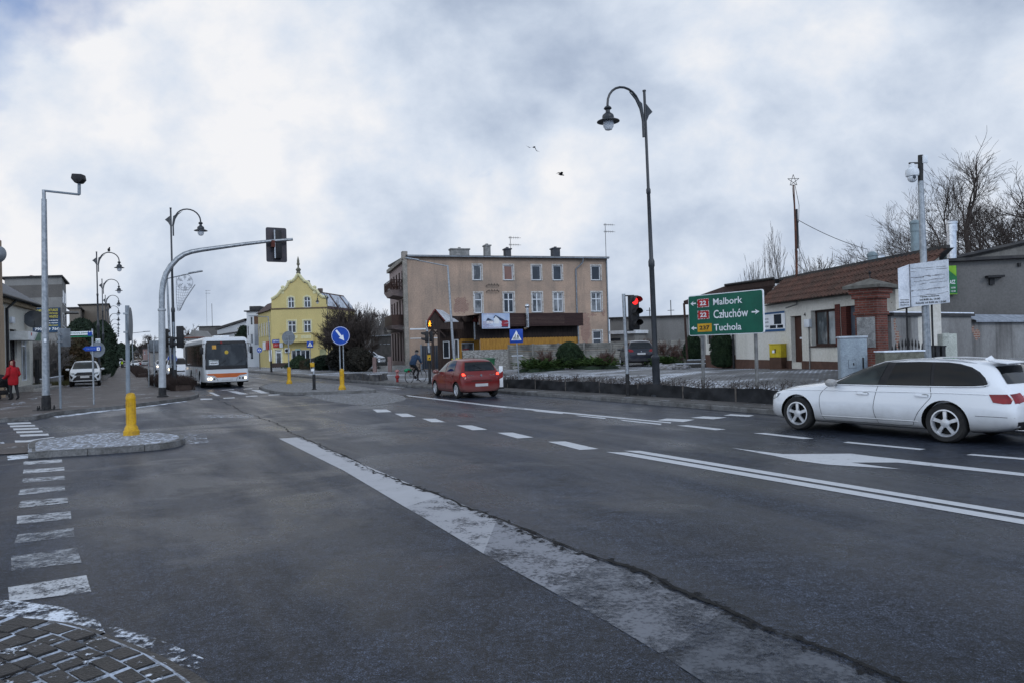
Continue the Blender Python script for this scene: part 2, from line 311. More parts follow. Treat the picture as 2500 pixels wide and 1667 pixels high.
P4=[xy(-60,-60),xy(-60,70),xy(420,70),xy(420,-60)]; mb.poly(P4); struct(mb.build('road',asph),'wet grey asphalt of the main road and the junction')
def kerb(pts,wd=.15,z=.125,side=1,name='kerb',label='grey concrete kerb',m=kerbm,par=None,stone=1.0,far=90):
    P0=[Vector((p[0],p[1],0)) for p in pts]; P=[]; jn=set(); acc=0.0; nxt=stone
    for a,b in zip(P0,P0[1:]):
        P.append(a); L_=(b-a).length
        if L_<1e-6: P.pop(); continue
        while acc+L_>=nxt and nxt-acc<=L_:
            t=nxt-acc; q=a+(b-a)*(t/L_)
            if q.length<far: P+=[q-(b-a)*(.006/L_),q+(b-a)*(.006/L_)]; jn.add(len(P)-2)
            nxt+=stone
        acc+=L_
    P.append(P0[-1]); mb=MB(); n=len(P); off=[]
    for i in range(n):
        d=(P[min(i+2,n-1)]-P[max(i-2,0)]); d=d.normalized() if d.length>1e-6 else Vector((1,0,0)); off.append(Vector((-d.y,d.x,0))*side*wd)
    rk=random.Random(n); vs=[]; dz=0
    for i in range(n):
        if i-1 in jn: dz=rk.uniform(-.006,.006)
        vs+=[P[i]+Vector((0,0,-.02)),P[i]+Vector((0,0,z-.02+dz))+off[i]*.03,P[i]+off[i]*.15+Vector((0,0,z+dz)),P[i]+off[i]+Vector((0,0,z+dz*.5)),P[i]+off[i]+Vector((0,0,-.02))]
    fs=[(i*5+k,i*5+k+1,(i+1)*5+k+1,(i+1)*5+k) for i in range(n-1) if i not in jn for k in range(4)]
    mb.add(vs,fs); return struct(mb.build(name,m),label)
def dens(pts,step=1.0):
    out=[]
    for a,b in zip(pts,pts[1:]):
        a=Vector(a);b=Vector(b); k=max(1,int((b-a).length/step)); out+=[a+(b-a)*i/k for i in range(k)]
    return out+[Vector(pts[-1])]
def crv(pts,n=5):     # smooth through points (Catmull-Rom)
    P=[Vector(p) for p in pts]; P=[P[0]*2-P[1]]+P+[P[-1]*2-P[-2]]; out=[]
    for i in range(1,len(P)-2):
        for k in range(n):
            t=k/n; a,b,c,d=P[i-1],P[i],P[i+1],P[i+2]
            out.append(.5*((2*b)+(c-a)*t+(2*a-5*b+4*c-d)*t*t+(3*b-a-3*c+d)*t**3))
    return out+[P[-2]]
# left pavement
z=.12
kl=[g('p',-700,1062,z),g('p',9,1021,z),g('p',102,1012,z),g('p',147,1003.5,z),g('p',300,989,z),g('p',420,974,z),g('p',470,967,z),g('p',486,961,z)]
u0,_=uv(kl[-1]); kl=crv(kl,6)+[xy(u0+2,3.75,z),xy(u0+40,3.7,z),xy(380,3.4,z)]
kerb(kl,side=1,label='grey kerb of the pavement left of the main road')
struct(MB().poly([(p.x,p.y,.12) for p in kl]+[tuple(xy(380,-40,.12)),tuple(xy(20,-70,.12))]).build('pavement',pave),'brown brick pavement on the left of the main road')
# right pavement and lot
kr0=[g('p',*a) for a in ((639,911),(736,921),(792,925),(923,938),(1060,949),(1217,959),(1400,972),(1533,983),(1782,1003),(1892,1012))]
v0=uv(kr0[0])[1]; d_=(kr0[-1]-kr0[-3]).normalized()
kr=[xy(400,v0),xy(150,v0)]+kr0+[kr0[-1]+d_*8,kr0[-1]+d_*35]
kr=dens(kr,1.5)
kerb(kr,side=-1 if False else 1,label='grey kerb along the right side of the main road')
offs=[.14,.6,1.1,1.6,2.5,3.5,4.5,5.5,6.5,7.5,8.5,9.5,11,13,16,20,30,45,70]
def grid(name,m,o0,lab,zadd=0,rng=None):
    mb=MB(); vs=[]; oo=[o for o in offs if o>=o0[0] and o<=o0[1]]
    KK=kr if rng is None else [k for k in kr if rng[0]<=uv(k)[0]<=rng[1]]
    for k in KK:
        for o in oo:
            p=k+VD*o; vs.append((p.x,p.y,lotz(p.x,p.y)+zadd))
    n=len(oo); fs=[(i*n+j,i*n+j+1,(i+1)*n+j+1,(i+1)*n+j) for i in range(len(KK)-1) for j in range(n-1)]
    mb.add(vs,fs); return struct(mb.build(name,m,smooth=60),lab)
pave2=brickmat('pavement_brick_right',(.095,.092,.09),(.115,.108,.104),(.06,.06,.06),.22,.11,.012,wall=False,rough=.6,snow=(.70,.8,.12),rot=.5,dirt=.5)
grid('pavement',lotm,(.14,70),'grey paved yard and pavement right of the main road')
grid('pavement',pave2,(.14,1.1),'narrow paving strip between the kerb and the black fabric edging',.004)
grid('soil',bedm,(1.1,2.5),'dark soil of the flower bed behind the fabric edging',.006,(2,34))
# bottom-left corner: kerb and snowy setts
kc=[g('p',-900,1512,0),g('p',-200,1512,0),g('p',0,1516,0),g('p',120,1524,0),g('p',215,1540,0),g('p',330,1580,0),g('p',440,1630,0),g('p',540,1700,0),g('p',640,1830,0),g('p',700,2100,0)]
kc=crv(kc,6)
kerb(kc,wd=.13,z=.035,side=-1,label='dark wet kerb of the snowy corner in front',m=mat('wet_kerb',(.018,.016,.016),.4,0,(.045,.042,.04),5,bump=.6,fine=.4))
rng=random.Random(5)
settm=mat('sett_stone',(.013,.0125,.0125),.4,0,(.03,.027,.026),7,bump=.8,bscale=60,fine=.5)
mb=MB(); cs=MB()
base=dens(kc,.04)
def offp(i,d):
    a=base[max(0,i-6)]; b=base[min(len(base)-1,i+6)]; t=(b-a).normalized(); return base[i]+Vector((t.y,-t.x,0))*d
row=0; d=.15
while d<4.0:
    wrow=.115+rng.uniform(-.01,.012); i=rng.randint(0,4)
    while i<len(base)-10:
        ln=rng.choice([3,4,4,5,6]); j=min(len(base)-1,i+ln)
        q=[offp(i,d),offp(j,d),offp(j,d+wrow),offp(i,d+wrow)]; c=sum(q,Vector())/4
        if (q[0]-q[1]).length>.05 and c.x<.7 and c.y<7 and c.y>1.5 and c.x>-9:
            gp=.0025; hh=.1+rng.uniform(-.004,.006)
            qq=[p+(c-p).normalized()*gp*1.4+Vector((rng.uniform(-.006,.006),rng.uniform(-.006,.006),0)) for p in q]
            q2=[p+(c-p).normalized()*.006 for p in qq]
            mb.add([(p.x,p.y,.06) for p in qq]+[(p.x,p.y,hh-.006) for p in qq]+[(p.x,p.y,hh+rng.uniform(-.002,.002)) for p in q2],
                [(8,9,10,11)]+[(a,(a+1)%4,4+(a+1)%4,4+a) for a in range(4)]+[(4+a,4+(a+1)%4,8+(a+1)%4,8+a) for a in range(4)])
        i=j+ (1 if (q[0]-q[1]).length<.9 else 0)
    d+=wrow+.006
struct(mb.build('pavement',settm,smooth=0),'dark stone setts of the snowy corner in front')
cor=[(p.x,p.y,.0925) for p in [offp(i,.13) for i in range(0,len(base),6)]]+[(-2,-6,.0925),(-30,-6,.0925),(-30,3,.0925)]
joint=worn('joint_snow',(.50,.56,.66),(.40,.56),3,.8,26)
struct(MB().poly([(x,y,.07) for x,y,_ in cor]).build('soil',bedm),'dark grit under the setts in front')
struct(MB().poly(cor).build('snow',joint),'snow packed in the joints of the setts')
struct(MB().poly([(x,y,.1065) for x,y,_ in cor]).build('snow',worn('sett_snow',(.74,.8,.9),(.565,.60),2.6,.8,16)),'patches of thin snow lying over the setts in front')
def sheet(name,pts,m,z,lab,cellsz=None): return struct(MB().poly([(p.x,p.y,z) for p in pts]).build(name,m,smooth=0),lab)
PM=worn('road_paint',(.58,.60,.63),(.33,.41),7,.5,40)
PM2=worn('road_paint_worn',(.46,.48,.51),(.42,.56),6,.55,34)
PM3=worn('road_paint_faint',(.42,.44,.47),(.44,.62),5,.6,30)
PMW=worn('road_paint_wide',(.50,.51,.52),(.36,.50),2.2,.55,22)
MZ=.004
def marks(name,quads,c,m,lab,z=MZ,mi=None):
    mb=MB()
    for q in quads: mb.poly([tuple(g(c,x,y,z)) for x,y in q])
    return struct(mb.build(name,m,smooth=0),lab)
marks('zebra_crossing',[[(42,1062),(455,998),(480,1085),(50,1140)],[(125,400),(325,388),(328,405),(122,418)],[(125,443),(338,430),(340,447),(120,465)]],'C',worn('zebra_a',(.52,.54,.57),(.40,.52),5,.5,40),'boldest white stripes of the crossing at the left')
marks('zebra_crossing',[[(122,490),(340,475),(342,495),(113,512)],[(108,545),(340,528),(342,553),(95,578)],[(108,607),(355,590),(358,618),(95,645)],[(90,687),(372,662),(376,702),(88,730)]],'C',PM2,'worn white stripes of the crossing at the left')
marks('zebra_crossing',[[(92,785),(388,748),(392,795),(75,830)],[(58,900),(405,853),(430,932),(60,975)]],'C',PM3,'almost rubbed out stripes of the crossing at the left')
marks('zebra_crossing',[[(25,183),(148,179),(150,187),(30,191)],[(38,197),(160,193),(165,201),(42,206)],[(50,211),(182,207),(187,215),(55,220)],[(68,226),(200,222),(206,230),(73,235)],[(85,242),(222,237),(227,246),(88,251)],[(103,259),(253,253),(259,263),(108,269)],[(77,290),(140,289),(285,270),(290,277),(150,298),(80,300)]],'C',PM,'white stripes between the left island and the far pavement')
marks('lane_line',[[(62,165),(135,165),(160,178),(85,180)],[(175,186),(240,186),(285,202),(215,203)],[(315,212),(385,212),(435,230),(365,230)],[(492,246),(570,246),(652,268),(575,271)],[(700,284),(780,283),(888,308),(805,313)],[(960,330),(1050,328),(1222,367),(1125,372)]],'Q',PM,'row of thick white dashes on the main road')
marks('lane_line',[[(1392,1037),(1440,1038),(2352,1192),(2700,1252),(2700,1264),(2352,1203)]],'F',PM,'nearer line of the double white line')
marks('lane_line',[[(1432,1034),(1470,1034),(2352,1177),(2700,1235),(2700,1246),(2352,1186)]],'F',PM,'farther line of the double white line')
marks('lane_line',[[(232,91),(700,145),(1595,231),(1590,236),(1100,190),(700,152),(245,97)],[(480,119),(640,138),(670,145),(520,127)],[(740,151),(840,160),(850,164),(760,156)],[(880,170),(1040,184),(1035,188),(900,175)],[(1100,194),(1262,208),(1250,213),(1120,199)],[(1330,217),(1545,238),(1538,244),(1345,223)]],'Q',PM,'thin double line beyond the turning lane')
marks('stop_line',[[(1520,220),(1570,211),(1715,217),(1655,229)],[(1690,207),(1760,200),(1880,206),(1810,215)],[(1860,195),(1900,189),(2020,195),(1990,202)]],'Q',PM,'short white blocks across the far lane')
marks('lane_line',[[(1620,247),(1680,245),(1875,267),(1820,271)],[(2013,286),(2075,285),(2325,313),(2270,316)]],'Q',PM,'two white dashes in front of the white estate car')
marks('lane_line',[[(750,938),(800,930),(1485,995),(1430,1003)],[(1840,1047),(1890,1038),(3000,1125),(2960,1140)]],'A',PM,'two long white dashes beside the white estate car')
marks('road_arrow',[[(1232,66),(1430,90),(1690,88),(1780,99),(2352,163),(2800,213),(2800,224),(2352,174),(1870,122),(1690,122),(1880,147),(1600,130),(1480,114),(1400,97)]],'S',PM,'long white arrow painted on the turning lane')
marks('zebra_crossing',[[(365,125),(400,125),(465,153),(430,153)],[(522,115),(590,114),(695,138),(622,140)],[(715,104),(785,104),(870,130),(800,132)],[(485,169),(580,164),(585,171),(490,175)],[(670,156),(765,150),(772,156),(675,161)],[(855,144),(945,139),(955,145),(860,150)],[(470,105),(570,98),(580,103),(475,108)],[(650,95),(720,90),(730,94),(655,99)],[(300,175),(395,174),(400,182),(300,186)]],'P',PM,'white crossing stripes in front of the bus')
marks('lane_line',[[(1850,820),(2150,835),(2290,851),(2200,851)],[(2000,870),(2200,875),(2230,884),(2050,880)],[(0,700),(300,735),(300,740),(0,706)],[(-600,640),(300,668),(300,672),(-600,645)]],'I',PM2,'faded lines on the far lanes beside the middle island')
EW=lambda n,c,t,sc=3: worn(n,c,t,sc,.55,24,(1,1,1))
marks('lane_line',[[(640,1006),(690,1003),(820,1060),(960,1118),(1010,1138),(930,1163),(790,1080)]],'F',EW('edge_a',(.44,.45,.48),(.29,.40)),'brightest end of the broad white edge line')
marks('lane_line',[[(930,1163),(1010,1138),(1100,1172),(1142,1190),(1110,1270),(960,1180)]],'F',EW('edge_b',(.36,.37,.40),(.36,.49)),'second stretch of the broad white edge line')
marks('lane_line',[[(1110,1270),(1142,1190),(1250,1237),(1370,1285),(1270,1358)]],'F',EW('edge_c',(.24,.25,.28),(.38,.52)),'worn middle stretch of the broad edge line')
marks('lane_line',[[(1270,1358),(1370,1285),(1480,1322),(1540,1356),(1660,1405),(1520,1502),(1400,1430)]],'F',EW('edge_d',(.17,.18,.205),(.38,.56)),'rubbed grey stretch of the broad edge line')
marks('lane_line',[[(1520,1502),(1660,1405),(1780,1461),(1900,1508),(2080,1585),(2700,1830),(2200,1850),(1620,1568)]],'F',EW('edge_e',(.105,.115,.135),(.38,.58)),'almost vanished near end of the broad edge line')
# cracks as jagged dark strips
def crack(pts,c,wd,lab,seed,m=None,jit=.03,z=.009):
    rg=random.Random(seed); P=dens([g(c,x,y,0) for x,y in pts],.06 if wd>.02 else .12); mb=MB(); vs=[]
    off=0
    for i,p in enumerate(P):
        a=P[max(0,i-1)]; b=P[min(len(P)-1,i+1)]; t=(b-a).normalized(); n=Vector((-t.y,t.x,0)); off=off*.85+rg.uniform(-jit,jit); w_=wd*rg.uniform(.15,1.5)
        vs+=[p+n*(off-w_)+Vector((0,0,z)),p+n*(off+w_)+Vector((0,0,z))]
    mb.add(vs,[(2*i,2*i+1,2*i+3,2*i+2) for i in range(len(P)-1)]); return struct(mb.build('road_crack',m or crm,smooth=0),lab)
crw=worn('crack_crumble',(.012,.012,.013),(.50,.56),9,.95,42)
crm=mat('crack_dark',(.008,.008,.008),.9,0,(.02,.02,.02),20)
crack([(495,915),(560,945),(640,975),(690,1003),(760,1035),(850,1078),(960,1120),(1110,1178)],'F',.013,'dark crack along the broad edge line',1)
crack([(1110,1178),(1250,1235),(1400,1290),(1480,1315),(1540,1350),(1650,1395),(1780,1455),(1900,1500),(2100,1585)],'F',.015,'deep broken crack in the worn edge line',2,jit=.018)
crack([(690,1003),(760,1035),(850,1078),(960,1120),(1110,1178)],'F',.05,'crumbled tar beside the edge line',31,m=crw,z=.0085)
crack([(1100,1176),(1250,1237),(1400,1292),(1480,1317),(1540,1352),(1650,1397),(1780,1457),(1900,1502),(2100,1587)],'F',.07,'crumbled broken asphalt along the deep crack',32,m=crw,jit=.03,z=.0085)
crack([(1150,1200),(1200,1225),(1290,1262)],'F',.03,'second crack beside the broken edge',3,m=crw)
crack([(0,1122),(180,1108),(420,1090),(640,1085)],'F',.006,'fine crack across the side street',4,jit=.02)
crack([(440,1022),(560,1014),(690,1001)],'F',.008,'fine seam beside the left island',5,jit=.006)
crack([(460,1012),(560,985),(700,975)],'F',.004,'thin seam in the side street',6,jit=.01)
crack([(1270,1060),(1450,1042),(1620,1032),(1850,1040)],'F',.003,'hairline crack in the turning lane',7,jit=.02)
crack([(20,985),(250,972),(480,962)],'F',.004,'thin seam near the far pavement',8,jit=.01)
# middle and left islands
def cobble(name,c1,c2,j,scale,snowy=.0):
    m,nt,b,out=newmat(name); v=ncoord(nt)
    vo=nt.nodes.new('ShaderNodeTexVoronoi'); vo.feature='DISTANCE_TO_EDGE'; vo.inputs['Scale'].default_value=scale; nt.links.new(v,vo.inputs['Vector'])
    vc=nt.nodes.new('ShaderNodeTexVoronoi'); vc.inputs['Scale'].default_value=scale; nt.links.new(v,vc.inputs['Vector'])
    s_=nt.nodes.new('ShaderNodeSeparateColor'); nt.links.new(vc.outputs['Color'],s_.inputs[0])
    n=nnoise(nt,v,2.5,5,.6); e=ramp(nt,M('ADD',vo.outputs['Distance'],M('MULTIPLY',n,-snowy,nt=nt),nt=nt),[(.015,(1,1,1)),(.075,(0,0,0))])
    nt.links.new(mixc(nt,e,mixc(nt,s_.outputs[0],c1,c2),j),b.inputs['Base Color']); b.inputs['Roughness'].default_value=.75
    bumpn(nt,b,ramp(nt,vo.outputs['Distance'],[(0,(0,0,0)),(.16,(1,1,1))]),.9,.02); return m
cob1=cobble('snowy_cobbles',(.12,.12,.125),(.2,.2,.2),(.46,.50,.58),6.5,.08)
cob2=cobble('grey_cobbles',(.10,.10,.10),(.16,.155,.15),(.28,.29,.31),7,.04)
def island(pts,m,lab,z=.12,wd=.12,k=True):
    P=[g('p',x,y,z) for x,y in pts]; P=crv(P+[P[0]],4)[:-1]
    if k:
        kerb(P+[P[0]],wd=wd,z=z+.004,side=1,label='kerb round the '+lab)
    struct(MB().poly([(p.x,p.y,z) for p in P]).build('traffic_island',m,smooth=0),lab)
C=lambda x,y: pix('C',x,y)
P_=[C(148,354),C(320,342),C(600,326),C(850,306),C(950,288),C(975,268),C(930,252),C(780,244),C(500,250),C(280,275),C(160,297)]
P_.reverse()
island([p for p in P_][::-1],cob1,'snowy cobbled island with the yellow bollard')
island([(632,943),(655,952),(715,957.5),(820,955),(900,952.5),(915,949),(860,939),(760,933),(665,934)],cob2,'grey cobbled island in the middle of the main road')
struct(MB().poly([tuple(g('P',x,y,.006)) for x,y in ((1050,125),(1180,155),(1300,188),(1480,218),(1650,235),(1830,222),(1960,195),(1995,175),(1960,150),(1850,128),(1700,112),(1400,118))]).build('traffic_island',cob2,smooth=0),'flush cobbled apron beyond the middle island')
struct(MB().poly([tuple(g('C',x,y,.02)) for x,y in ((-900,318),(-900,378),(0,362),(148,354),(150,298),(60,302),(0,306))]).build('pavement',pave,smooth=0),'brown brick refuge left of the snowy island')
# snow lying about
marks('snow',[[(38,370),(250,352),(500,336),(850,315),(870,322),(500,350),(250,374),(40,393)],[(280,163),(500,137),(720,114),(985,81),(985,85),(720,120),(500,144),(300,170)],[(-10,299),(20,297),(25,306),(-10,308)]],'C',worn('snow_edge',(.75,.8,.88),(.43,.53),3,.7,20),'line of snow along the kerbs at the left',.006)
marks('snow',[[(-200,1140),(50,1128),(330,1165),(520,1240),(560,1310),(300,1275),(0,1262),(-200,1262)]],'C',snowm,'powdery snow beside the front kerb',.007)
marks('snow',[[(520,1250),(700,1290),(850,1340),(1130,1460),(1100,1500),(900,1470),(700,1400),(540,1320)],[(900,120+130),(1080,255),(1100,300),(960,310)],[(1060,155),(1330,150),(1340,170),(1060,172)]],'C',snowt,'thin snow scattered over the asphalt',.0075)
marks('snow',[[(380,990),(500,965),(480,930),(300,940),(200,985),(230,1010)],[(620,860),(720,855),(700,890),(560,905)],[(1200,610),(1330,600),(1400,560),(1500,440),(1560,470),(1500,520),(1950,655),(1700,665),(1300,665)]],'H',snowt,'snow patches on the left pavement by the parked car',.127)
# ================================================================ BUILDINGS
def wallmb(mb,W,H,ops,y=0,dep=.14,x0=0,z0=0,mi=0,rmi=None,top=None):
    """front face in the plane y with real openings (x0,x1,z0,z1) and reveals going back by dep; top(x) gives a free upper edge"""
    xs=sorted(set([x0,W]+[round(v,4) for o in ops for v in o[:2]])); zs=sorted(set([z0,H]+[round(v,4) for o in ops for v in o[2:4]]))
    xs=[x for x in xs if x0<=x<=W]; zs=[z for z in zs if z0<=z<=H]
    for i in range(len(xs)-1):
        for j in range(len(zs)-1):
            cx=(xs[i]+xs[i+1])/2; cz=(zs[j]+zs[j+1])/2
            if any(o[0]<cx<o[1] and o[2]<cz<o[3] for o in ops): continue
            mb.poly([(xs[i],y,zs[j]),(xs[i+1],y,zs[j]),(xs[i+1],y,zs[j+1]),(xs[i],y,zs[j+1])],mi)
    for a,b,c,d in [o[:4] for o in ops]:
        for q in ([(a,c),(b,c)],[(b,c),(b,d)],[(b,d),(a,d)],[(a,d),(a,c)]):
            mb.poly([(q[0][0],y,q[0][1]),(q[1][0],y,q[1][1]),(q[1][0],y+dep,q[1][1]),(q[0][0],y+dep,q[0][1])],mi if rmi is None else rmi)
def window(par,a,b,c,d,y=.1,cols=2,tr=None,fm=None,gm=None,fw=.06,rows=1,name='window',label=None,sill=None):
    fm=fm or upvc; mb=MB(); t=.05
    mb.box(a,a+fw,y,y+t,c,d); mb.box(b-fw,b,y,y+t,c,d); mb.box(a+fw,b-fw,y,y+t,c,c+fw); mb.box(a+fw,b-fw,y,y+t,d-fw,d)
    zt=d-fw
    if tr: zt=c+(d-c)*tr; mb.box(a+fw,b-fw,y+.002,y+t,zt-fw/2,zt+fw/2)
    for i in range(1,cols): x=a+(b-a)*i/cols; mb.box(x-fw*.55,x+fw*.55,y-.004,y+t,c+fw,d-fw)
    for i in range(1,rows): z=c+(zt-c)*i/rows; mb.box(a+fw,b-fw,y+.004,y+t,z-.018,z+.018)
    f=mb.build(name,fm,par,smooth=0)
    if label: f['label']=label
    MB().poly([(a+fw*.5,y+.03,c+fw*.5),(b-fw*.5,y+.03,c+fw*.5),(b-fw*.5,y+.03,d-fw*.5),(a+fw*.5,y+.03,d-fw*.5)]).build('pane',gm or gla,f,smooth=0)
    if sill: MB().box(a-.06,b+.06,-.07,y,c-.05,c).build('sill',sill,f,smooth=0)
    return f
curt=mat('net_curtain',(.30,.31,.32),.8,0,(.16,.17,.18),7,stretch=(3,1,.3))
glc=glass('curtained_glass',(.05,.055,.062),.05,(.22,.23,.24))
glr=glass('blind_glass',(.20,.10,.075),.15,(.16,.085,.065))
darkroof=mat('dark_roofing',(.03,.03,.032),.7,0,(.055,.052,.05),2)
gutter=mat('zinc_gutter',(.25,.28,.31),.5,.5,(.17,.18,.2),6)
# ---- beige tenement
def plaster(name,c1,c2,dark,patches=(),brick=True,streak=.35,amp=2.6,grain=.22):
    m,nt,b,out=newmat(name); v=ncoord(nt); big=nnoise(nt,v,.35,6,.6,.3); fine=nnoise(nt,v,9,5,.7)
    c=mixc(nt,ramp(nt,big,[(.35,(0,0,0)),(.65,(1,1,1))]),c1,c2)
    sv=ncoord(nt,(1.1,1.1,.12)); s=nnoise(nt,sv,1.2,5,.6); c=mixc(nt,M('MULTIPLY',ramp(nt,s,[(.5,(0,0,0)),(.72,(1,1,1))]),streak,nt=nt),c,dark)
    c=mixc(nt,grain,c,ramp(nt,fine,[(.3,(.12,.12,.12)),(.7,(.88,.88,.88))]),'OVERLAY')
    if patches:
        t=nt.nodes.new('ShaderNodeTexCoord').outputs['Object']; sx=nt.nodes.new('ShaderNodeSeparateXYZ'); nt.links.new(t,sx.inputs[0]); tot=None
        for (px_,pz_,rx,rz,th) in patches:
            a=M('POWER',M('DIVIDE',M('SUBTRACT',sx.outputs[0],px_,nt=nt),rx,nt=nt),2.0,nt=nt); bb=M('POWER',M('DIVIDE',M('SUBTRACT',sx.outputs[2],pz_,nt=nt),rz,nt=nt),2.0,nt=nt)
            e=M('SUBTRACT',th,M('ADD',a,bb,nt=nt),nt=nt); tot=e if tot is None else M('MAXIMUM',tot,e,nt=nt)
        nz=nnoise(nt,v,1.6,6,.68); msk=ramp(nt,M('ADD',tot,M('MULTIPLY',M('SUBTRACT',nz,.5,nt=nt),amp,nt=nt),nt=nt),[(.42,(0,0,0)),(.5,(1,1,1))])
        wv=ncoord(nt,wall=True); br=nt.nodes.new('ShaderNodeTexBrick'); nt.links.new(wv,br.inputs['Vector'])
        for k,x in (('Color1',(.19,.065,.045,1)),('Color2',(.28,.13,.09,1)),('Mortar',(.30,.25,.21,1)),('Scale',1.0),('Mortar Size',.02),('Brick Width',.27),('Row Height',.085)): br.inputs[k].default_value=x
        c=mixc(nt,msk,c,br.outputs['Color'])
    nt.links.new(c,b.inputs['Base Color']); b.inputs['Roughness'].default_value=.9; bumpn(nt,b,fine,.5,.01); return m
ZB=66.0
A=at('E',376,600,ZB); A.z=0; B=at('E',2296,700,71.8); B.z=0
FB=Fr(A,B); W=FB.w; HB=FB.z('E',425,172)
t=thing('apartment_building','three storey beige rendered tenement with peeling brick patches','apartment building',A,FB.rz)
up1=FB.z('E',1040,264); up0=FB.z('E',1040,410); lo1=FB.z('E',1200,530); lo0=FB.z('E',1200,722)
specs=[(1000,1080),(1293,1382),(1562,1650),(1765,1850),(2132,2218)]; lspecs=[(1013,1088),(1293,1390),(1567,1660),(1770,1862),(2134,2230)]
ops=[];wins=[]
for i,(a,b) in enumerate(specs):
    a,b=FB.u('E',a,330),FB.u('E',b,330); o=(a,b,up0,up1); ops.append(o); wins.append((o,1,None,[glc,glr,gla,gla,gla][i]))
for i,(a,b) in enumerate(lspecs):
    a,b=FB.u('E',a,620),FB.u('E',b,620); o=(a,b,lo0,lo1); ops.append(o); wins.append((o,1 if i==0 else 2,.66,[glc,gla,glc,glc,glc][i]))
a,b=FB.u('E',2148,940),FB.u('E',2232,940); zb_=FB.z('E',2190,893); o=(a,b,zb_-1.55,zb_); ops.append(o); wins.append((o,1,.5,gla))
cpx=FB.u('E',885,650); cpz=FB.z('E',885,655); bpx=FB.u('E',2075,850); bpz=FB.z('E',2075,870)
pls=plaster('beige_render',(.42,.30,.225),(.28,.215,.17),(.15,.13,.11),[(cpx,cpz,1.0,1.05,1.0),(bpx,bpz,.62,1.7,1.15),(FB.u('E',2245,690),FB.z('E',2245,720),.35,.8,.75),(FB.u('E',2120,740),FB.z('E',2150,740),1.0,.35,.7)],streak=.55,grain=.3)
mb=MB(); wallmb(mb,W,HB,ops,0,.2); mb.poly([(W,0,0),(W,12,0),(W,12,HB),(W,0,HB)])
mb.poly([(0,12,0),(W,12,0),(W,12,HB),(0,12,HB)]); mb.build('wall',pls,t,smooth=0)
side=MB()   # facade toward the street on the left: openings as dark strips
lf=[]
for fl,(z0_,z1_) in enumerate(((.9,3.6),(4.6,6.7),(7.5,9.4))):
    for k in range(6): y0=.7+k*1.9; lf.append((y0,y0+(.95),z0_,z1_))
s2=MB(); wallmb(s2,12,HB,lf,0,.18); side.v=[(-y,12-x if False else x,z) for x,y,z in s2.v]; side.f=s2.f; side.m=s2.m
sidem=plaster('mauve_render',(.30,.235,.22),(.25,.2,.19),(.16,.13,.12)); side.v=[( y,x,z) for (x,y,z) in s2.v]; side.build('facade',sidem,t,smooth=0)
brown=mat('brown_wood_frame',(.035,.018,.014),.6,0,(.05,.027,.02),4)
for (y0,y1,z0_,z1_) in lf:
    f=MB().box(.1,.14,y0,y0+.08,z0_,z1_).box(.1,.14,y1-.08,y1,z0_,z1_).box(.1,.14,y0,y1,z1_-.08,z1_).box(.1,.14,y0,y1,z0_,z0_+.08).box(-.03,.12,(y0+y1)/2-.04,(y0+y1)/2+.04,z0_,z1_).build('window',brown,t,smooth=0)
    MB().poly([(.13,y0,z0_),(.13,y1,z0_),(.13,y1,z1_),(.13,y0,z1_)]).build('pane',gla,f,smooth=0)
pil=MB().box(-.35,.0,-.1,.55,0,HB-.2).box(-.42,.05,-.14,.6,HB-.35,HB+.35).box(-.3,0,.6,12,HB-.4,HB-.05).box(-.38,0,.6,12,3.85,4.05)
pil.build('pilaster',mat('grey_render',(.2,.19,.165),.85,0,(.28,.25,.22),1.5,bump=.4,fine=.3),t,smooth=0)
for o,cols,tr,gm in wins:
    f=window(t,*o,y=.12,cols=cols,tr=tr,gm=gm,fw=.085,sill=conc)
peel=worn('peeled_surround',(.55,.53,.5),(.38,.5),5,.9,25)
for o,_,_,_ in wins:
    mb=MB(); a,b,c,d=o; q=.13
    for r_ in ((a-q,a,c,d+q),(b,b+q,c,d+q),(a,b,d,d+q)): mb.poly([(r_[0],-.006,r_[2]),(r_[1],-.006,r_[2]),(r_[1],-.006,r_[3]),(r_[0],-.006,r_[3])])
    mb.build('window_surround',peel,t,smooth=0)
HR=FB.z('E',2280,190)
rf=MB(); rf.add([(-.1,-.35,HB+.0),(W+.1,-.35,HR),(W+.1,12.2,HR+.5),(-.1,12.2,HB+.5),(-.1,-.35,HB-.14),(W+.1,-.35,HR-.14),(W+.1,12.2,HR+.3),(-.1,12.2,HB+.3)],[(0,1,2,3),(7,6,5,4),(0,4,5,1),(1,5,6,2),(2,6,7,3),(3,7,4,0)])
rf=rf.build('roof',darkroof,t,smooth=0)
MB().tube([(0,-.42,HB-.12),(W,-.42,HR-.14)],.075,8).build('gutter',gutter,t)
brk=brickmat('chimney_brick',(.11,.08,.07),(.14,.10,.08),(.12,.11,.1),.25,.08,.012)
grb=mat('dark_chimney',(.05,.055,.065),.8,0,(.08,.08,.085),4,bump=.4)
for (x0,x1,zt,m_,hd) in ((783,957,110,conc,2),(1110,1160,75,conc,1),(1303,1355,108,grb,1),(1757,1822,103,grb,1)):
    a,b=FB.u('E',x0,140,2.5),FB.u('E',x1,140,2.5); z=FB.z('E',(x0+x1)/2,zt,2.5)
    c_=MB().box(a,b,2.2,3.0,HR-.2,z-.12).box(a-.08,b+.08,2.12,3.08,z-.12,z).box((a+b)/2-.12,(a+b)/2+.12,2.5,2.7,z,z+.15).build('chimney',m_,rf,smooth=0)
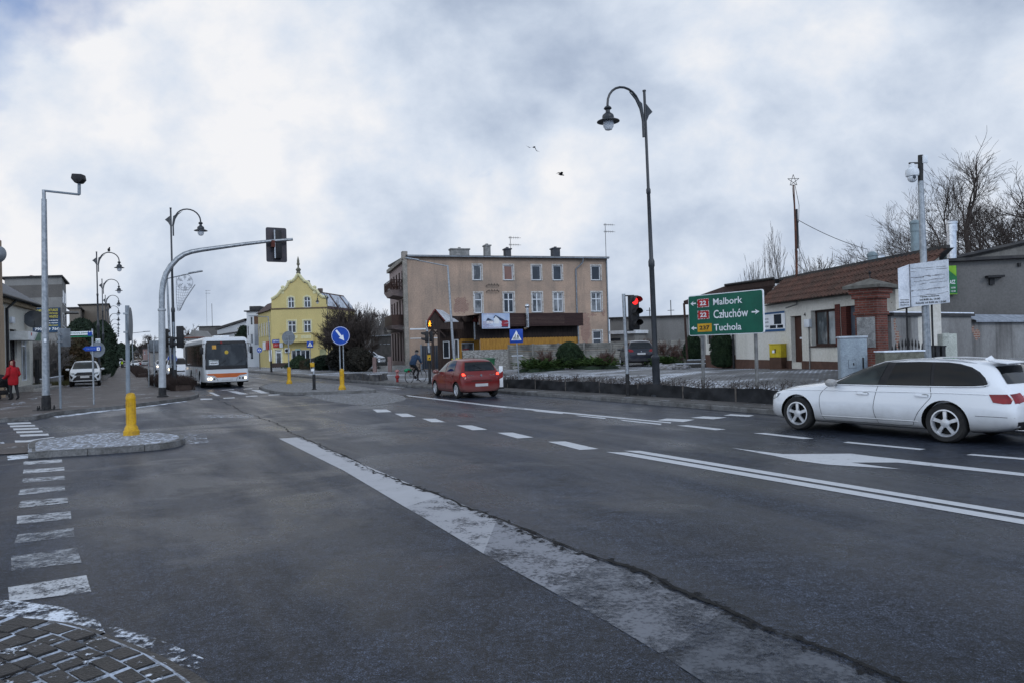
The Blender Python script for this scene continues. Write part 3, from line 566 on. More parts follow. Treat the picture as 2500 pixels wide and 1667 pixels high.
def antenna(x,y,z,h,par,n=5,name='antenna',ln=1.1,up=False):
    mb=MB().tube([(x,y,z),(x,y,z+h)],.028,5)
    for k in range(2): 
        zz=z+h-.15-k*.7; mb.tube([(x-.15,y,zz),(x+ln,y,zz)],.016,4)
        for i in range(n): xx=x-.1+ln*i/n; mb.tube([(xx,y-.3,zz),(xx,y+.3,zz+.06)],.01,4); mb.tube([(xx,y,zz-.14),(xx,y,zz+.14)],.01,4)
    return mb.build(name,blkm,par)
antenna(FB.u('E',1358,100,2.5),2.5,HB-.3,2.6,rf); antenna(FB.u('E',2270,100,2),2,HR-.3,4.0,rf)
xa=FB.u('E',1985,500); MB().tube([(FB.u('E',2040,215),-.4,HR-.2),(FB.u('E',2035,240),-.3,HR-.6),(xa,-.1,HR-1.2),(xa,-.1,3)],.075,8).build('downpipe',gutter,t)
MB().tube([(W-.1,-.1,HR-.3),(W-.1,-.1,.3)],.06,8).build('downpipe',polegrey,t)
za,zb2=FB.z('E',1185,460),FB.z('E',1185,516); xa,xb=FB.u('E',1125,490),FB.u('E',1242,490)
mb=MB()
for z in (za,zb2):
    mb.tube([(xa,-.02,z-.08),(xa,-.3,z),(xb,-.3,z),(xb,-.02,z-.08)],.03,5)
    for k in range(4): mb.ball((xa+.2+(xb-xa-.4)*k/3,-.3,z+.1),.05,6); mb.tube([(xa+.2+(xb-xa-.4)*k/3,-.3,z),(xa+.2+(xb-xa-.4)*k/3,-.3,z+.1)],.015,4)
mb.build('cable_bracket',blkm,t)
mb=MB(); z=FB.z('E',440,877); mb.box(.1,5.0,-.05,0,z-.06,z+.06); z=FB.z('E',440,965); mb.box(.1,5.0,-.04,0,z-.03,z+.03); mb.build('conduit',white,t,smooth=0)
# balconies on the street facade
for i,(zt,zb_,sb,wood) in enumerate((( 390,490,550,0),(733,835,880,1))):
    z1_=FB.z('E',300,zt); z0_=FB.z('E',300,zb_); zs=FB.z('E',300,sb)
    b_=MB().add([(0,1.2,z0_),(0,6.2,z0_),(-1.35,6.2,z0_),(-1.35,1.2,z0_),(0,1.6,zs-.1),(0,5.8,zs-.1),(-1.1,5.8,zs+.1),(-1.1,1.6,zs+.1)],[(0,1,2,3),(7,6,5,4),(0,3,7,4),(1,5,6,2),(3,2,6,7),(0,4,5,1)]).build('balcony',sidem,t,smooth=0)
    mb=MB()
    if wood: mb.box(-1.35,-1.29,1.2,6.2,z0_,z1_); mb.box(-1.29,0,1.2,1.26,z0_,z1_); mb.box(-1.29,0,6.14,6.2,z0_,z1_)
    else:
        for (p,q) in (((-1.32,1.23),(-1.32,6.17)),((-1.32,1.23),(-.02,1.23)),((-1.32,6.17),(-.02,6.17))):
            for z in (z0_+.05,z1_-.03): mb.tube([(*p,z),(*q,z)],.035,5)
            n=8
            for k in range(n+1):
                f=k/n; x=p[0]+(q[0]-p[0])*f; y=p[1]+(q[1]-p[1])*f; mb.tube([(x,y,z0_),(x,y,z1_)],.025,4)
                f2=min(1,(k+1)/n); x2=p[0]+(q[0]-p[0])*f2; y2=p[1]+(q[1]-p[1])*f2; mb.tube([(x,y,z0_),(x2,y2,z1_)],.02,4); mb.tube([(x,y,z1_),(x2,y2,z0_)],.02,4)
    mb.build('railing',brown,b_,smooth=0)
# stone entrance steps of the tenement street side
MB().box(-2.6,-.02,-.2,4.5,.1,.55).box(-3.2,-2.6,-.2,4.5,.1,.3).build('step',conc,t,smooth=0)
gp=[FB.u('R',430,900),FB.u('R',640,900)]; gz=FB.z('R',520,780)
gm_=mat('slate_gate_paint',(.035,.045,.06),.5,0,(.05,.06,.075),3)
# ---- gate, brick-built porch and the wooden terrace in front of the tenement
ga=at('R',428,1108,64); tg=thing('gate','plain slate grey sheet metal gate beside the wooden porch','gate',(ga.x,ga.y,.13),FB.rz)
gw=2.4*(660-428)/230; mb=MB()
for k in range(12): mb.box(.02+k*gw/12,.02+(k+.92)*gw/12,0,.03,.1,2.15)
mb.build('panel',gm_,tg,smooth=0); MB().box(-.12,0,-.05,.08,0,2.25).build('post',polegrey,tg,smooth=0); MB().box(gw,gw+.1,-.05,.08,0,2.25).build('post',polegrey,tg,smooth=0)
dw=mat('dark_brown_boards',(.022,.014,.012),.7,0,(.045,.03,.024),2.5,stretch=(6,6,.5),bump=.5,fine=.3)
dw2=mat('maroon_boards',(.028,.013,.013),.6,0,(.04,.02,.018),2,stretch=(.5,1,8),bump=.5)
ywood=mat('yellow_boards',(.36,.19,.035),.55,0,(.27,.135,.025),3,stretch=(4,4,.5),fine=.25)
ZPt=57.0
pa=at('R',512,1000,ZPt); pb=at('R',1270,1000,ZPt+2.3); pa.z=pb.z=.13
FT=Fr(pa,pb)
tp=thing('wooden_porch','dark wooden porch with a gable roof in front of the beige tenement','porch',pa,FT.rz)
def U(x,y,yo=0): return FT.u('R',x,y,yo)
def Zz(x,y,yo=0): return FT.z('R',x,y,yo)-.13
ex=U(735,380); rz_=Zz(600,200); ez=Zz(735,375); lw=Zz(620,485); mx=U(605,200)
# gable front faces left-front: ridge runs to the right
Ld=U(1030,370)
gb=MB().plate([(0,lw),(ex,lw),(ex,ez),(mx,rz_-.08),(0,ez)],0,.06)
gb.build('gable_board',dw,tp,smooth=0)
roofm=mat('porch_roof_metal',(.55,.57,.6),.4,.1,(.4,.42,.45),3)
mar=mat('maroon_trim',(.12,.03,.028),.5,0,(.09,.025,.022),4)
rr=MB(); n=12; L_=Ld-ex; tx=U(905,205)-mx
P0=Vector((mx,-.1,rz_)); P1=Vector((ex+.1,-.1,ez)); P2=Vector((ex+.1+L_,.9,ez+.0)); P3=Vector((mx+tx,2.2,rz_+.05))
for k in range(n):
    a=k/n; b=(k+.5)/n; c=(k+1)/n
    for (s0,s1,h,mi) in ((a,b,.05,0),(b,c,0,1)):
        q=[P0.lerp(P3,s0),P1.lerp(P2,s0),P1.lerp(P2,s1),P0.lerp(P3,s1)]; rr.add([v+Vector((0,0,h)) for v in q]+[v-Vector((0,0,.06)) for v in q],[(0,1,2,3),(7,6,5,4),(0,4,5,1),(1,5,6,2),(2,6,7,3),(3,7,4,0)],mi)
rr.build('roof',[roofm,mat('porch_roof_gap',(.05,.03,.03),.5)],tp,smooth=0)
MB().poly([tuple(P0),(-.1,-.1,ez),(-.1+tx,2.2,ez),tuple(P3)]).build('roof',mar,tp,smooth=0)
MB().tube([P0+Vector((0,-.03,.03)),P1+Vector((0,-.03,.03))],.07,4).tube([P0+Vector((0,-.03,.03)),(-.05,-.13,ez)],.07,4).build('trim',mar,tp,smooth=0)
MB().box(ex,ex+L_,.0,.06,lw,ez-.02).build('gable_board',dw,tp,smooth=0)
for x in (U(600,1100),U(688,1000)):
    MB().box(x-.08,x+.08,.02,.18,0,lw+.02).ob((x-.3,.1,lw-.3),((.7,0,.7),(0,1,0),(-.7,0,.7)),(.4,.05,.05)).ob((x+.3,.1,lw-.3),((-.7,0,.7),(0,1,0),(.7,0,.7)),(.4,.05,.05)).build('post',dw,tp,smooth=0)
# shop front under the porch and terrace, seen behind
xw=U(690,800,1.2); xt=U(1270,800,1.2)
mb=MB(); o1=(U(735,800,1.2),U(835,800,1.2),Zz(780,905,1.2),Zz(780,655,1.2)); o2=(U(900,800,1.2),U(970,800,1.2),Zz(930,930,1.2),Zz(930,628,1.2)); o3=(U(1008,800,1.2),U(1190,800,1.2),Zz(1100,805,1.2),Zz(1100,680,1.2))
zt=Zz(900,290,1.2); wallmb(mb,xt,zt,[o1,o2,o3],1.2,.15,x0=xw)
mb.build('shop_wall',dw,tp,smooth=0)
window(tp,*o1,y=1.25,cols=1,fw=.07); window(tp,*o2,y=1.25,cols=1,fw=.09,name='door',gm=glc); f=window(tp,*o3,y=1.25,cols=1,fw=.06,gm=glc)
yb=MB(); zq=Zz(1000,640,1.2)
yb.box(U(985,700,1.2),xt,1.14,1.197,o3[3]+.08,zq+.1).box(U(985,700,1.2),o3[0]-.02,1.14,1.197,.9,o3[3]+.08).box(o3[1]+.02,xt,1.14,1.197,.9,o3[3]+.08).box(o2[1]+.01,o2[1]+.14,1.14,1.197,.5,zq)
yb.build('trim',ywood,tp,smooth=0)
MB().box(U(1195,500,1.0),U(1210,500,1.0),1.0,1.1,zq,Zz(1200,300,1)).box(U(1250,500,1.0),U(1265,500,1.0),1.0,1.1,zq,Zz(1200,300,1)).build('trim',white,tp,smooth=0)
text('LODY','lettering',red,tp,U(1030,760,1.2),U(1120,760,1.2),Zz(1080,795,1.2),Zz(1080,765,1.2),y=1.26,bold=.04).name='lettering'
MB().add([(U(1000,300,.8),.8,Zz(1000,300,.8)),(U(1180,300,.8),.8,Zz(1180,285,.8)),(U(1160,380,.8),.8,Zz(1160,372,.8)),(U(1050,380,.8),.8,Zz(1050,378,.8)),(U(1000,300,2),2,Zz(1000,298,.8)),(U(1180,300,2),2,Zz(1180,283,.8))],[(0,1,2,3),(0,4,5,1)]).build('canopy',dw,tp,smooth=0)
MB().add([(U(1165,380,.7),.7,Zz(1165,378,.7)),(U(1200,290,.7),.75,Zz(1200,285,.7)),(U(1255,380,.7),.7,Zz(1255,380,.7)),(U(1270,350,1.1),1.15,Zz(1270,300,1.1))],[(0,1,2),(1,3,2)]).build('canopy',mar,tp,smooth=0)
# terrace
ta=at('D',-15,400,58.5); tb=at('D',905,400,61.5); ta.z=tb.z=.13; FE=Fr(ta,tb)
tt=thing('wooden_terrace','dark boarded restaurant terrace with a yellow board base, next to the porch','terrace',ta,FE.rz)
def UE(x,y,yo=0): return FE.u('D',x,y,yo)
def ZE(x,y,yo=0): return FE.z('D',x,y,yo)-.13
we=UE(905,300); x0=UE(-415,300)
mb=MB(); z1_=ZE(450,213); z0_=ZE(450,378); n=9
for k in range(n): a=z0_+(z1_-z0_)*k/n; mb.box(x0,we,-.03 if k%2 else -.045,.05,a+.004,a+(z1_-z0_)/n-.004)
mb.box(we-.05,we,.05,3,z0_,z1_); mb.build('fascia',dw2,tt,smooth=0)
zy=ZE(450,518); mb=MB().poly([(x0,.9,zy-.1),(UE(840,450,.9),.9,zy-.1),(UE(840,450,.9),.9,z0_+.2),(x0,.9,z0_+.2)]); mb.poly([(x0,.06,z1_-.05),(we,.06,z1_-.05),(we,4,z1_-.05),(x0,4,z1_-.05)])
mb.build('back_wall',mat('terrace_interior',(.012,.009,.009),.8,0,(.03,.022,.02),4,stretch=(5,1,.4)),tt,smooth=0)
mb=MB(); x=UE(-405,560,.4); xe=UE(838,560,.4); k=0
while x<xe: mb.box(x,x+.125,.4 if k%2 else .392,.43,.6,zy-(.03 if k%2 else 0)); x+=.132; k+=1
mb.build('boarding',ywood,tt,smooth=0)
MB().tube([(UE(845,450,.2),.2,.4),(UE(845,450,.2),.2,z0_)],.06,6).build('post',gutter,tt)
# smoke pipe and banner fixed on it
px_=UE(197,300,-.25); mb=MB().tube([(px_-.1,.05,ZE(197,405)),(px_,-.25,ZE(197,395)),(px_,-.25,ZE(197,140,-.25))],.13,12)
z=ZE(197,125,-.25); mb.ball((px_,-.25,z),.2,12)
for k in range(4): mb.lathe([(.14,-.02),(.14,.02)],12,(px_,-.25,ZE(197,390)+k*.55))
mb.build('flue_pipe',mat('steel',(.55,.56,.57),.25,.9,(.4,.4,.42),5),tt)
bn=FE.uv('R',1302,250,-.1); bn2=FE.uv('R',1718,470,-.1)
tb_=thing('banner','pale blue printed banner with a house picture on the terrace fascia','banner',FE.A+FE.x*bn[0]+FE.y*-.1+Vector((0,0,bn2[1]-.13)),FE.rz)
bw=bn2[0]-bn[0]; bh=bn[1]-bn2[1]
MB().box(0,bw,0,.03,0,bh).build('sheet',mat('banner_print',(.32,.4,.56),.5,0,(.5,.55,.65),1.2),tb_,smooth=0)
def R2(x,y): return ((x-1302)/416*bw,(470-y)/220*bh)
navy=mat('print_navy',(.03,.045,.09),.6); mb=MB()
for q,mi in (([(1470,315),(1505,275),(1640,350),(1655,375),(1580,360)],0),([(1360,360),(1390,315),(1450,345),(1480,362)],0),([(1480,330),(1508,290),(1560,340),(1560,400),(1480,400)],1),([(1370,360),(1470,360),(1470,400),(1370,400)],1),([(1590,360),(1680,350),(1705,385),(1600,400)],2),([(1585,400),(1700,395),(1690,440),(1600,440)],2),([(1590,440),(1690,440),(1690,455),(1590,455)],0)):
    mb.plate([R2(*p) for p in q],-.006-.002*mi,0,mi)
mb.build('house_picture',[navy,white,mat('print_red',(.28,.03,.05),.5)],tb_,smooth=0)
for k,(a,b,c) in enumerate(((368,380,1480),(388,400,1440),(408,420,1400),(428,440,1470),(448,462,1585))):
    q0=R2(1312,b); q1=R2(c,a); text(['domki z drewna','altany garaze','wiaty tarasy','ogrodzenia i bramy','uslugi budowlane kompleksowo'][k],'lettering',mat('print_dark_red',(.2,.02,.06),.5),tb_,q0[0],q1[0],q0[1],q1[1],y=-.012)
q0=R2(1320,268); q1=R2(1500,256); text('domy drewniane','lettering',MATS['print_dark_red'],tb_,q0[0],q1[0],q0[1],q1[1],y=-.012)
# ---- yellow house
ZY_=98.0; A=at('Y',282,900,ZY_); A.z=0; B=at('Y',897,900,ZY_); B.z=0; FY=Fr(A,B); W=FY.w
yp=plaster('yellow_render',(.56,.46,.20),(.50,.41,.18),(.34,.30,.13),streak=.2); ytrim=mat('pale_yellow_trim',(.6,.56,.34),.7,0,(.52,.48,.28),4)
ty=thing('town_house','yellow two storey house with a curved Baroque gable and finial','house',A,0)
def Y(x,y): return FY.uv('Y',x,y)
def rect(F,c,x0,x1,y0,y1,yo=0): a=F.uv(c,x0,y1,yo); b=F.uv(c,x1,y0,yo); return (a[0],b[0],a[1],b[1])
HE=Y(500,600)[1]
ops=[rect(FY,'Y',462,547,733,868),rect(FY,'Y',635,712,729,860),rect(FY,'Y',500,700,1045,1190),rect(FY,'Y',325,392,1045,1255),rect(FY,'Y',810,880,1035,1200)]
mb=MB(); wallmb(mb,W,HE,ops,0,.22)
gab=[(282,600),(282,500),(310,485),(345,462),(375,425),(388,405),(420,395),(450,362),(470,315),(490,305),(515,300),(545,270),(562,240),(574,228),(590,240),(610,268),(640,300),(670,310),(690,325),(705,355),(740,390),(775,405),(800,440),(840,475),(893,480),(897,600)]
gp_=[Y(*p) for p in gab]; gops=[rect(FY,'Y',462,528,475,595),rect(FY,'Y',638,706,470,590)]
# gable front in vertical slices so that the arched windows stay open
gxs=sorted(set([p[0] for p in gp_]+[o[0] for o in gops]+[o[1] for o in gops]))
def gtop(x):
    for (a,b) in zip(gp_[1:-1],gp_[2:-1] if False else gp_[2:]):
        if a[0]<=x<=b[0] and b[0]>a[0]: return a[1]+(b[1]-a[1])*(x-a[0])/(b[0]-a[0])
    return gp_[1][1]
for a,b in zip(gxs,gxs[1:]):
    if b-a<1e-4: continue
    m_=(a+b)/2; za,zb3=gtop(a+1e-5),gtop(b-1e-5); op=[o for o in gops if o[0]<m_<o[1]]
    if op:
        mb.poly([(a,0,HE),(b,0,HE),(b,0,op[0][2]),(a,0,op[0][2])]); mb.poly([(a,0,op[0][3]),(b,0,op[0][3]),(b,0,zb3),(a,0,za)])
    else: mb.poly([(a,0,HE),(b,0,HE),(b,0,zb3),(a,0,za)])
for o in gops:
    a,b,c,d=o
    for q in ([(a,c),(b,c)],[(b,c),(b,d)],[(b,d),(a,d)],[(a,d),(a,c)]): mb.poly([(q[0][0],0,q[0][1]),(q[1][0],0,q[1][1]),(q[1][0],.22,q[1][1]),(q[0][0],.22,q[0][1])])
Lp=Vector((-.483,.8755,0))*9.7; Rp=Vector((.174,.985,0))*9.6
# side walls
sops=[]
for (x0,x1,y0,y1) in ((152,163,770,905),(176,189,765,905),(203,217,758,898),(228,243,750,890),(253,268,742,880)): pass
HS=HE-.1
for (o,D) in ((Vector((0,0,0)),Lp),(Vector((W,0,0)),Rp)):
    q=o+D; mb.poly([tuple(o),tuple(q),(q.x,q.y,HS),(o.x,o.y,HS)])
mb.build('wall',yp,ty,smooth=0)
q1=Lp; q2=Vector((W,0,0))+Rp; MB().poly([tuple(q1),tuple(q2),(q2.x,q2.y,HS),(q1.x,q1.y,HS)]).build('wall',yp,ty,smooth=0)
cop=MB(); pts=[(x,-.05,z+.05) for x,z in gp_[1:-1]]; cop.tube(pts,.2,6); cop.build('gable_coping',ytrim,ty)
fin=Y(574,228); mb=MB().lathe([(r_*.72,z_*.92) for r_,z_ in [(.28,0),(.34,.15),(.42,.55),(.3,.65),(.5,.95),(.42,1.05),(.16,1.25),(.14,1.5),(.32,1.75),(.2,2.05),(.24,2.2),(.1,2.7),(.001,2.95)]],12,(fin[0],.1,fin[1]-.2)); mb.build('finial',mat('stone_finial',(.16,.15,.11),.8,0,(.1,.1,.08),4),ty)
for x,y in ((400,372),(750,372)): p=Y(x,y); MB().box(p[0]-.2,p[0]+.2,-.03,.3,p[1]-.8,p[1]-.15).ball((p[0],.15,p[1]+.05),.27,10).build('finial',ytrim,ty)
for x,y in ((482,298),(665,296)): p=Y(x,y); MB().box(p[0]-.35,p[0]+.35,-.1,.4,p[1]-.25,p[1]+.05).build('finial',conc,ty,smooth=0)
band=MB().box(-.06,W+.06,-.08,0,HE-.08,HE+.1); band.build('cornice',mat('brown_band',(.14,.10,.06),.7),ty,smooth=0)
for o in gops:
    a,b,c,d=o; fr=[(a-.18,c-.05),(a-.18,d-.35),(a-.1,d+.05),((a+b)/2,d+.28),(b+.1,d+.05),(b+.18,d-.35),(b+.18,c-.05),(b,c),(b,d-.35),((b+a)/2+.3,d-.03),((a+b)/2,d+.02),((a+b)/2-.3,d-.03),(a,d-.35),(a,c)]
    MB().plate(fr,-.05,-.003).build('window_surround',ytrim,ty,smooth=0); window(ty,*o,y=.1,cols=2,tr=.62,fw=.1)
for o in ops[:2]:
    a,b,c,d=o; MB().box(a-.18,a,-.05,-.003,c,d+.18).box(b,b+.18,-.05,-.003,c,d+.18).box(a,b,-.05,-.003,d,d+.18).build('window_surround',ytrim,ty,smooth=0); window(ty,*o,y=.1,cols=2,tr=.66,fw=.1)
window(ty,*ops[2],y=.12,cols=4,fw=.09,gm=gla,name='shop_window'); window(ty,*ops[3],y=.12,cols=1,tr=.87,fw=.16,name='door',gm=glc)
a,b,c,d=ops[4]; MB().box(a,b,.1,.16,c,d).build('door',mat('green_beige_door',(.3,.3,.17),.6),ty,smooth=0)
a,b,c,d=ops[3]; MB().box(a-.22,a,-.05,-.003,c,d+.2).box(b,b+.22,-.05,-.003,c,d+.2).box(a,b,-.05,-.003,d,d+.2).build('door_surround',ytrim,ty,smooth=0)
bl=rect(FY,'Y',400,762,868,962); bb=MB().box(bl[0],bl[1],-1.2,-.0,bl[2]-.1,bl[2]+.1).box(bl[0],bl[1],-1.2,-1.05,bl[2]+.1,bl[3]).box(bl[1]-.15,bl[1],-1.05,0,bl[2]+.1,bl[3]).box(bl[0],bl[1]+.05,-1.28,-1.0,bl[3],bl[3]+.08); b_=bb.build('balcony',yp,ty,smooth=0)
for x0_,x1_ in ((500,565),(605,712)): r_=rect(FY,'Y',x0_,x1_,888,925,-1.25); MB().box(r_[0],r_[1],-1.24,-1.203,r_[2],r_[3]).build('panel',ytrim,b_,smooth=0)
MB().box(-.05,W+.03,-.06,-.002,0,.75).build('plinth',mat('brown_plinth',(.05,.035,.03),.7),ty,smooth=0)
# side facade windows (left)
lm=MB(); 
angL=math.atan2(-Lp.y,-Lp.x)
for k in range(5):
    s=1.0+k*1.85; c_=Lp.normalized()*s
    for (z0_,z1_,nm) in ((Y(282,885)[1],Y(282,745)[1],'window'),):
        d_=Lp.normalized(); n_=Vector((-.8755,-.483,0)); f=MB().ob(c_+n_*.03+Vector((0,0,(z0_+z1_)/2)),(d_,n_,(0,0,1)),(.42,.04,(z1_-z0_)/2+.1)).build(nm,ytrim,ty,smooth=0)
        MB().ob(c_+n_*.08+Vector((0,0,(z0_+z1_)/2)),(d_,n_,(0,0,1)),(.3,.01,(z1_-z0_)/2)).build('pane',gla,f,smooth=0)
# mansard roofs
tile=mat('brown_tile',(.055,.032,.028),.75,0,(.08,.05,.045),5,bump=.4)
HM=Y(240,500)[1]; n_=Vector((.8755,.483,0))
mb=MB(); a0=Vector((-.1,-.05,HE-.15))-n_*.2; a1=a0+Lp; t0=Vector((.05,.2,HM))+n_*1.2; t1=t0+Lp; mb.poly([a0,a1,t1,t0])
rgt=Vector((W,0,0)); HM2=Y(860,440)[1]+.4; nr=Vector((-.985,.174,0)); b0=rgt+Vector((.15,.1,HE-.15)); b1=b0+Rp*1.02; c0=rgt+Vector((.0,.1,HM2))+nr*1.3; c1=c0+Rp*.9
mb.poly([b0,b1,c1,c0]); mb.poly([t0,t1,c1,c0]); mb.poly([b1,Vector((a1.x,a1.y,a1.z)),t1,c1]); rfy=mb.build('roof',tile,ty,smooth=0)
mb=MB()
for s0,s1 in ((.02,.34),(.42,.74),(.82,.97)):
    q=[b0.lerp(c0,.15).lerp(b1.lerp(c1,.15),s0),b0.lerp(c0,.15).lerp(b1.lerp(c1,.15),s1),b0.lerp(c0,.9).lerp(b1.lerp(c1,.9),s1),b0.lerp(c0,.9).lerp(b1.lerp(c1,.9),s0)]
    nn=(q[1]-q[0]).cross(q[3]-q[0]).normalized()*.06
    if nn.z<0: nn=-nn
    mb.add([v+nn for v in q]+[v for v in q],[(0,1,2,3),(0,4,5,1),(1,5,6,2),(2,6,7,3),(3,7,4,0)])
mb.build('snow_patch',mat('roof_snow',(.5,.54,.6),.7,0,(.36,.38,.42),3),rfy,smooth=0)
p=Y(785,380); MB().box(p[0]-.25,p[0]+.3,1,1.6,p[1]-1.6,p[1]+.1).build('chimney',brk,rfy,smooth=0)
# shop signs on the yellow house: plates and lettering
def sgn(par,F,c,x0,x1,y0,y1,m,txt=None,tm=None,yo=-.12,pad=.12,name='sign_plate'):
    r=rect(F,c,x0,x1,y0,y1,yo); o=MB().box(r[0],r[1],yo,yo+.06,r[2],r[3]).build(name,m,par,smooth=0)
    if txt: h=r[3]-r[2]; w_=r[1]-r[0]; text(txt,'lettering',tm or signwhite,o,r[0]+w_*pad,r[1]-w_*pad,r[2]+h*.25,r[3]-h*.25,y=yo-.01)
    return o
sgn(ty,FY,'Y',290,402,935,970,signblue,'UBEZPIECZENIA',signwhite,pad=.06); sgn(ty,FY,'Y',300,368,972,1022,red,'LOMBARD',mat('sign_pink',(.5,.25,.25),.5)); sgn(ty,FY,'Y',368,405,972,1022,signwhite)
sgn(ty,FY,'Y',255,285,1045,1170,signwhite,None,None,-.14); sgn(ty,FY,'Y',540,600,1035,1052,mat('sign_pale_teal',(.3,.45,.45),.5))
r=rect(FY,'Y',428,480,1028,1078,-.3); ac=MB().box(r[0],r[1],-.35,-.02,r[2],r[3]).build('air_conditioner',upvc,ty,bevel=.02); MB().plate(disc((r[0]*.6+r[1]*.4),(r[2]+r[3])/2,(r[3]-r[2])*.38,16),-.37,-.352).build('fan_grille',blk,ac,smooth=0)
pp=Lp.normalized()
for k,(s,w_,m_,tx_) in enumerate(((2.6,.9,red,None),(4.9,.9,signwhite,None))):
    c_=pp*s+Vector((-.8755,-.483,0))*.1; z=Y(282,998)[1]; MB().ob(c_+Vector((0,0,z)),(pp,(-.8755,-.483,0),(0,0,1)),(w_,.05,.55)).build('sign_plate',m_,ty,smooth=0)
# ---- simple far houses: a shared builder
def house(name,label,cat,c,x0,x1,Z,ytop,Z2=None,depth=9,wall=None,roof=None,wins=(),rh=0,over=.3,flat=True,gm=None,fm=None,base=0,group=None,road=False):
    A=at(c,x0,ytop,Z); top=A.z; A.z=base; B=at(c,x1,ytop,Z2 or Z); B.z=base; F=Fr(A,B); W=F.w; H=top-base
    t=thing(name,label,cat,A,F.rz,group); mb=MB(); ops=[]
    for (wx0,wx1,wy0,wy1) in wins:
        r=rect(F,c,wx0,wx1,wy0,wy1); ops.append((max(.05,r[0]),min(W-.05,r[1]),max(.05,r[2]-base),min(H-.05,r[3]-base)))
    S=(Matrix.Rotation(-F.rz,3,'Z')@UD)*depth if road else Vector((0,depth,0)); sx,sy=S.x,S.y; 
    wallmb(mb,W,H,ops,0,.15); mb.poly([(0,0,0),(sx,sy,0),(sx,sy,H),(0,0,H)]); mb.poly([(W,0,0),(W+sx,sy,0),(W+sx,sy,H),(W,0,H)]); mb.poly([(sx,sy,0),(W+sx,sy,0),(W+sx,sy,H),(sx,sy,H)])
    mb.build('wall',wall,t,smooth=0)
    for o in ops: window(t,*o,y=.1,cols=2 if o[1]-o[0]>.8 else 1,fw=.07,gm=gm,fm=fm)
    rm=MB()
    if rh: 
        m_=MB().add([(-over,-over,H),(W+over,-over,H),(W+over,depth+over,H),(-over,depth+over,H),(-over,depth/2,H+rh),(W+over,depth/2,H+rh)],[(0,1,5,4),(2,3,4,5),(0,4,3),(1,2,5)]); m_.build('roof',roof or darkroof,t,smooth=0)
    else: MB().prism([(-over,-over),(W+over,-over),(W+over+sx,sy+over),(-over+sx,sy+over)],H+.001,H+.18).build('roof',roof or darkroof,t,smooth=0)
    return t,F,W,H
greyr=plaster('grey_render_wall',(.24,.235,.225),(.19,.185,.175),(.13,.125,.12)); dkr=plaster('dark_pebbledash',(.13,.12,.11),(.105,.1,.095),(.08,.075,.07)); cream=plaster('cream_render',(.55,.53,.47),(.5,.48,.42),(.36,.34,.29),streak=.15); wht=plaster('white_render',(.6,.61,.62),(.54,.55,.56),(.42,.42,.42),streak=.12); brn=plaster('brown_render',(.17,.145,.12),(.14,.12,.1),(.1,.09,.08))
# grey apartment block with the advertising banner
t,F,W,H=house('apartment_block','grey three storey block with a dark pebbledash band and an advertising banner','apartment building','L',36,490,86,458,Z2=86,depth=10,wall=greyr,wins=(),road=True)
rb=rect(F,'L',36,500,505,618); MB().box(rb[0]-.05,rb[1],-.03,-.003,rb[2],rb[3]).build('pebbledash_band',dkr,t,smooth=0)
for k in range(2):
    for j,(za,zb3) in enumerate(((3.0,4.6),(5.9,7.5),(8.7,10.3))): 
        y0=2.0+k*4.4; Sd=(Matrix.Rotation(-F.rz,3,'Z')@UD); Sn=Vector((Sd.y,-Sd.x,0)); cc=Vector((W,0,(za+zb3)/2))+Sd*y0; f=MB().ob(cc,(Sd,Sn,(0,0,1)),(1.2,.04,(zb3-za)/2)).build('window',upvc,t,smooth=0); MB().ob(cc+Sn*.045,(Sd,Sn,(0,0,1)),(1.08,.01,(zb3-za)/2-.1)).build('pane',glc,f,smooth=0)
MB().ob(Vector((W,0,7.9))+Sd*8+Sn*.7,(Sd,Sn,(0,0,1)),(1.7,.7,.1)).build('balcony',conc,t,smooth=0)
r=rect(F,'L',262,480,690,890,-.1); adt=thing('advertising_banner','dark blue advertising banner with yellow words on the grey block','banner',F.A+F.x*r[0]+F.y*-.12+Vector((0,0,r[2])),F.rz)
bw,bh=r[1]-r[0],r[3]-r[2]; MB().box(0,bw,0,.05,0,bh).build('sheet',mat('banner_navy',(.012,.02,.04),.4,0,(.02,.06,.12),.7),adt,smooth=0)
yt=mat('print_yellow',(.6,.5,.08),.5)
for s,a,b,z0_,z1_,m_ in (('W ARCHITEKTURZE',.1,.92,.85,.95,yt),('WYSTROJU',.52,.92,.71,.8,yt),('WNETRZ',.6,.92,.58,.68,yt),('projektowanie',.25,.92,.44,.51,signwhite),('kuchnie na wymiar',.3,.92,.34,.41,signwhite),('meble Czersk',.52,.92,.25,.31,yt),('790 799 766',.08,.95,.08,.19,signwhite)):
    text(s,'lettering',m_,adt,bw*a,bw*b,bh*z0_,bh*z1_,y=-.01)
MB().add([(F.u('L',40,440),3,H+.18),(F.u('L',110,412),3,F.z('L',110,412)),(F.u('L',205,445),3,H+.18),(F.u('L',40,440),8,H+.18),(F.u('L',110,412),8,F.z('L',110,412)),(F.u('L',205,445),8,H+.18)],[(0,2,1),(3,4,5),(0,1,4,3),(1,2,5,4)]).build('roof_hut',mar,t,smooth=0)
t,F,W,H=house('apartment_block','plain brown rendered block far down the left pavement','apartment building','L',640,868,128,672,depth=12,wall=brn,road=True)
t,F,W,H=house('house','lower brown house between the grey block and the plain brown block','house','L',552,640,120,698,depth=9,wall=brn,road=True)
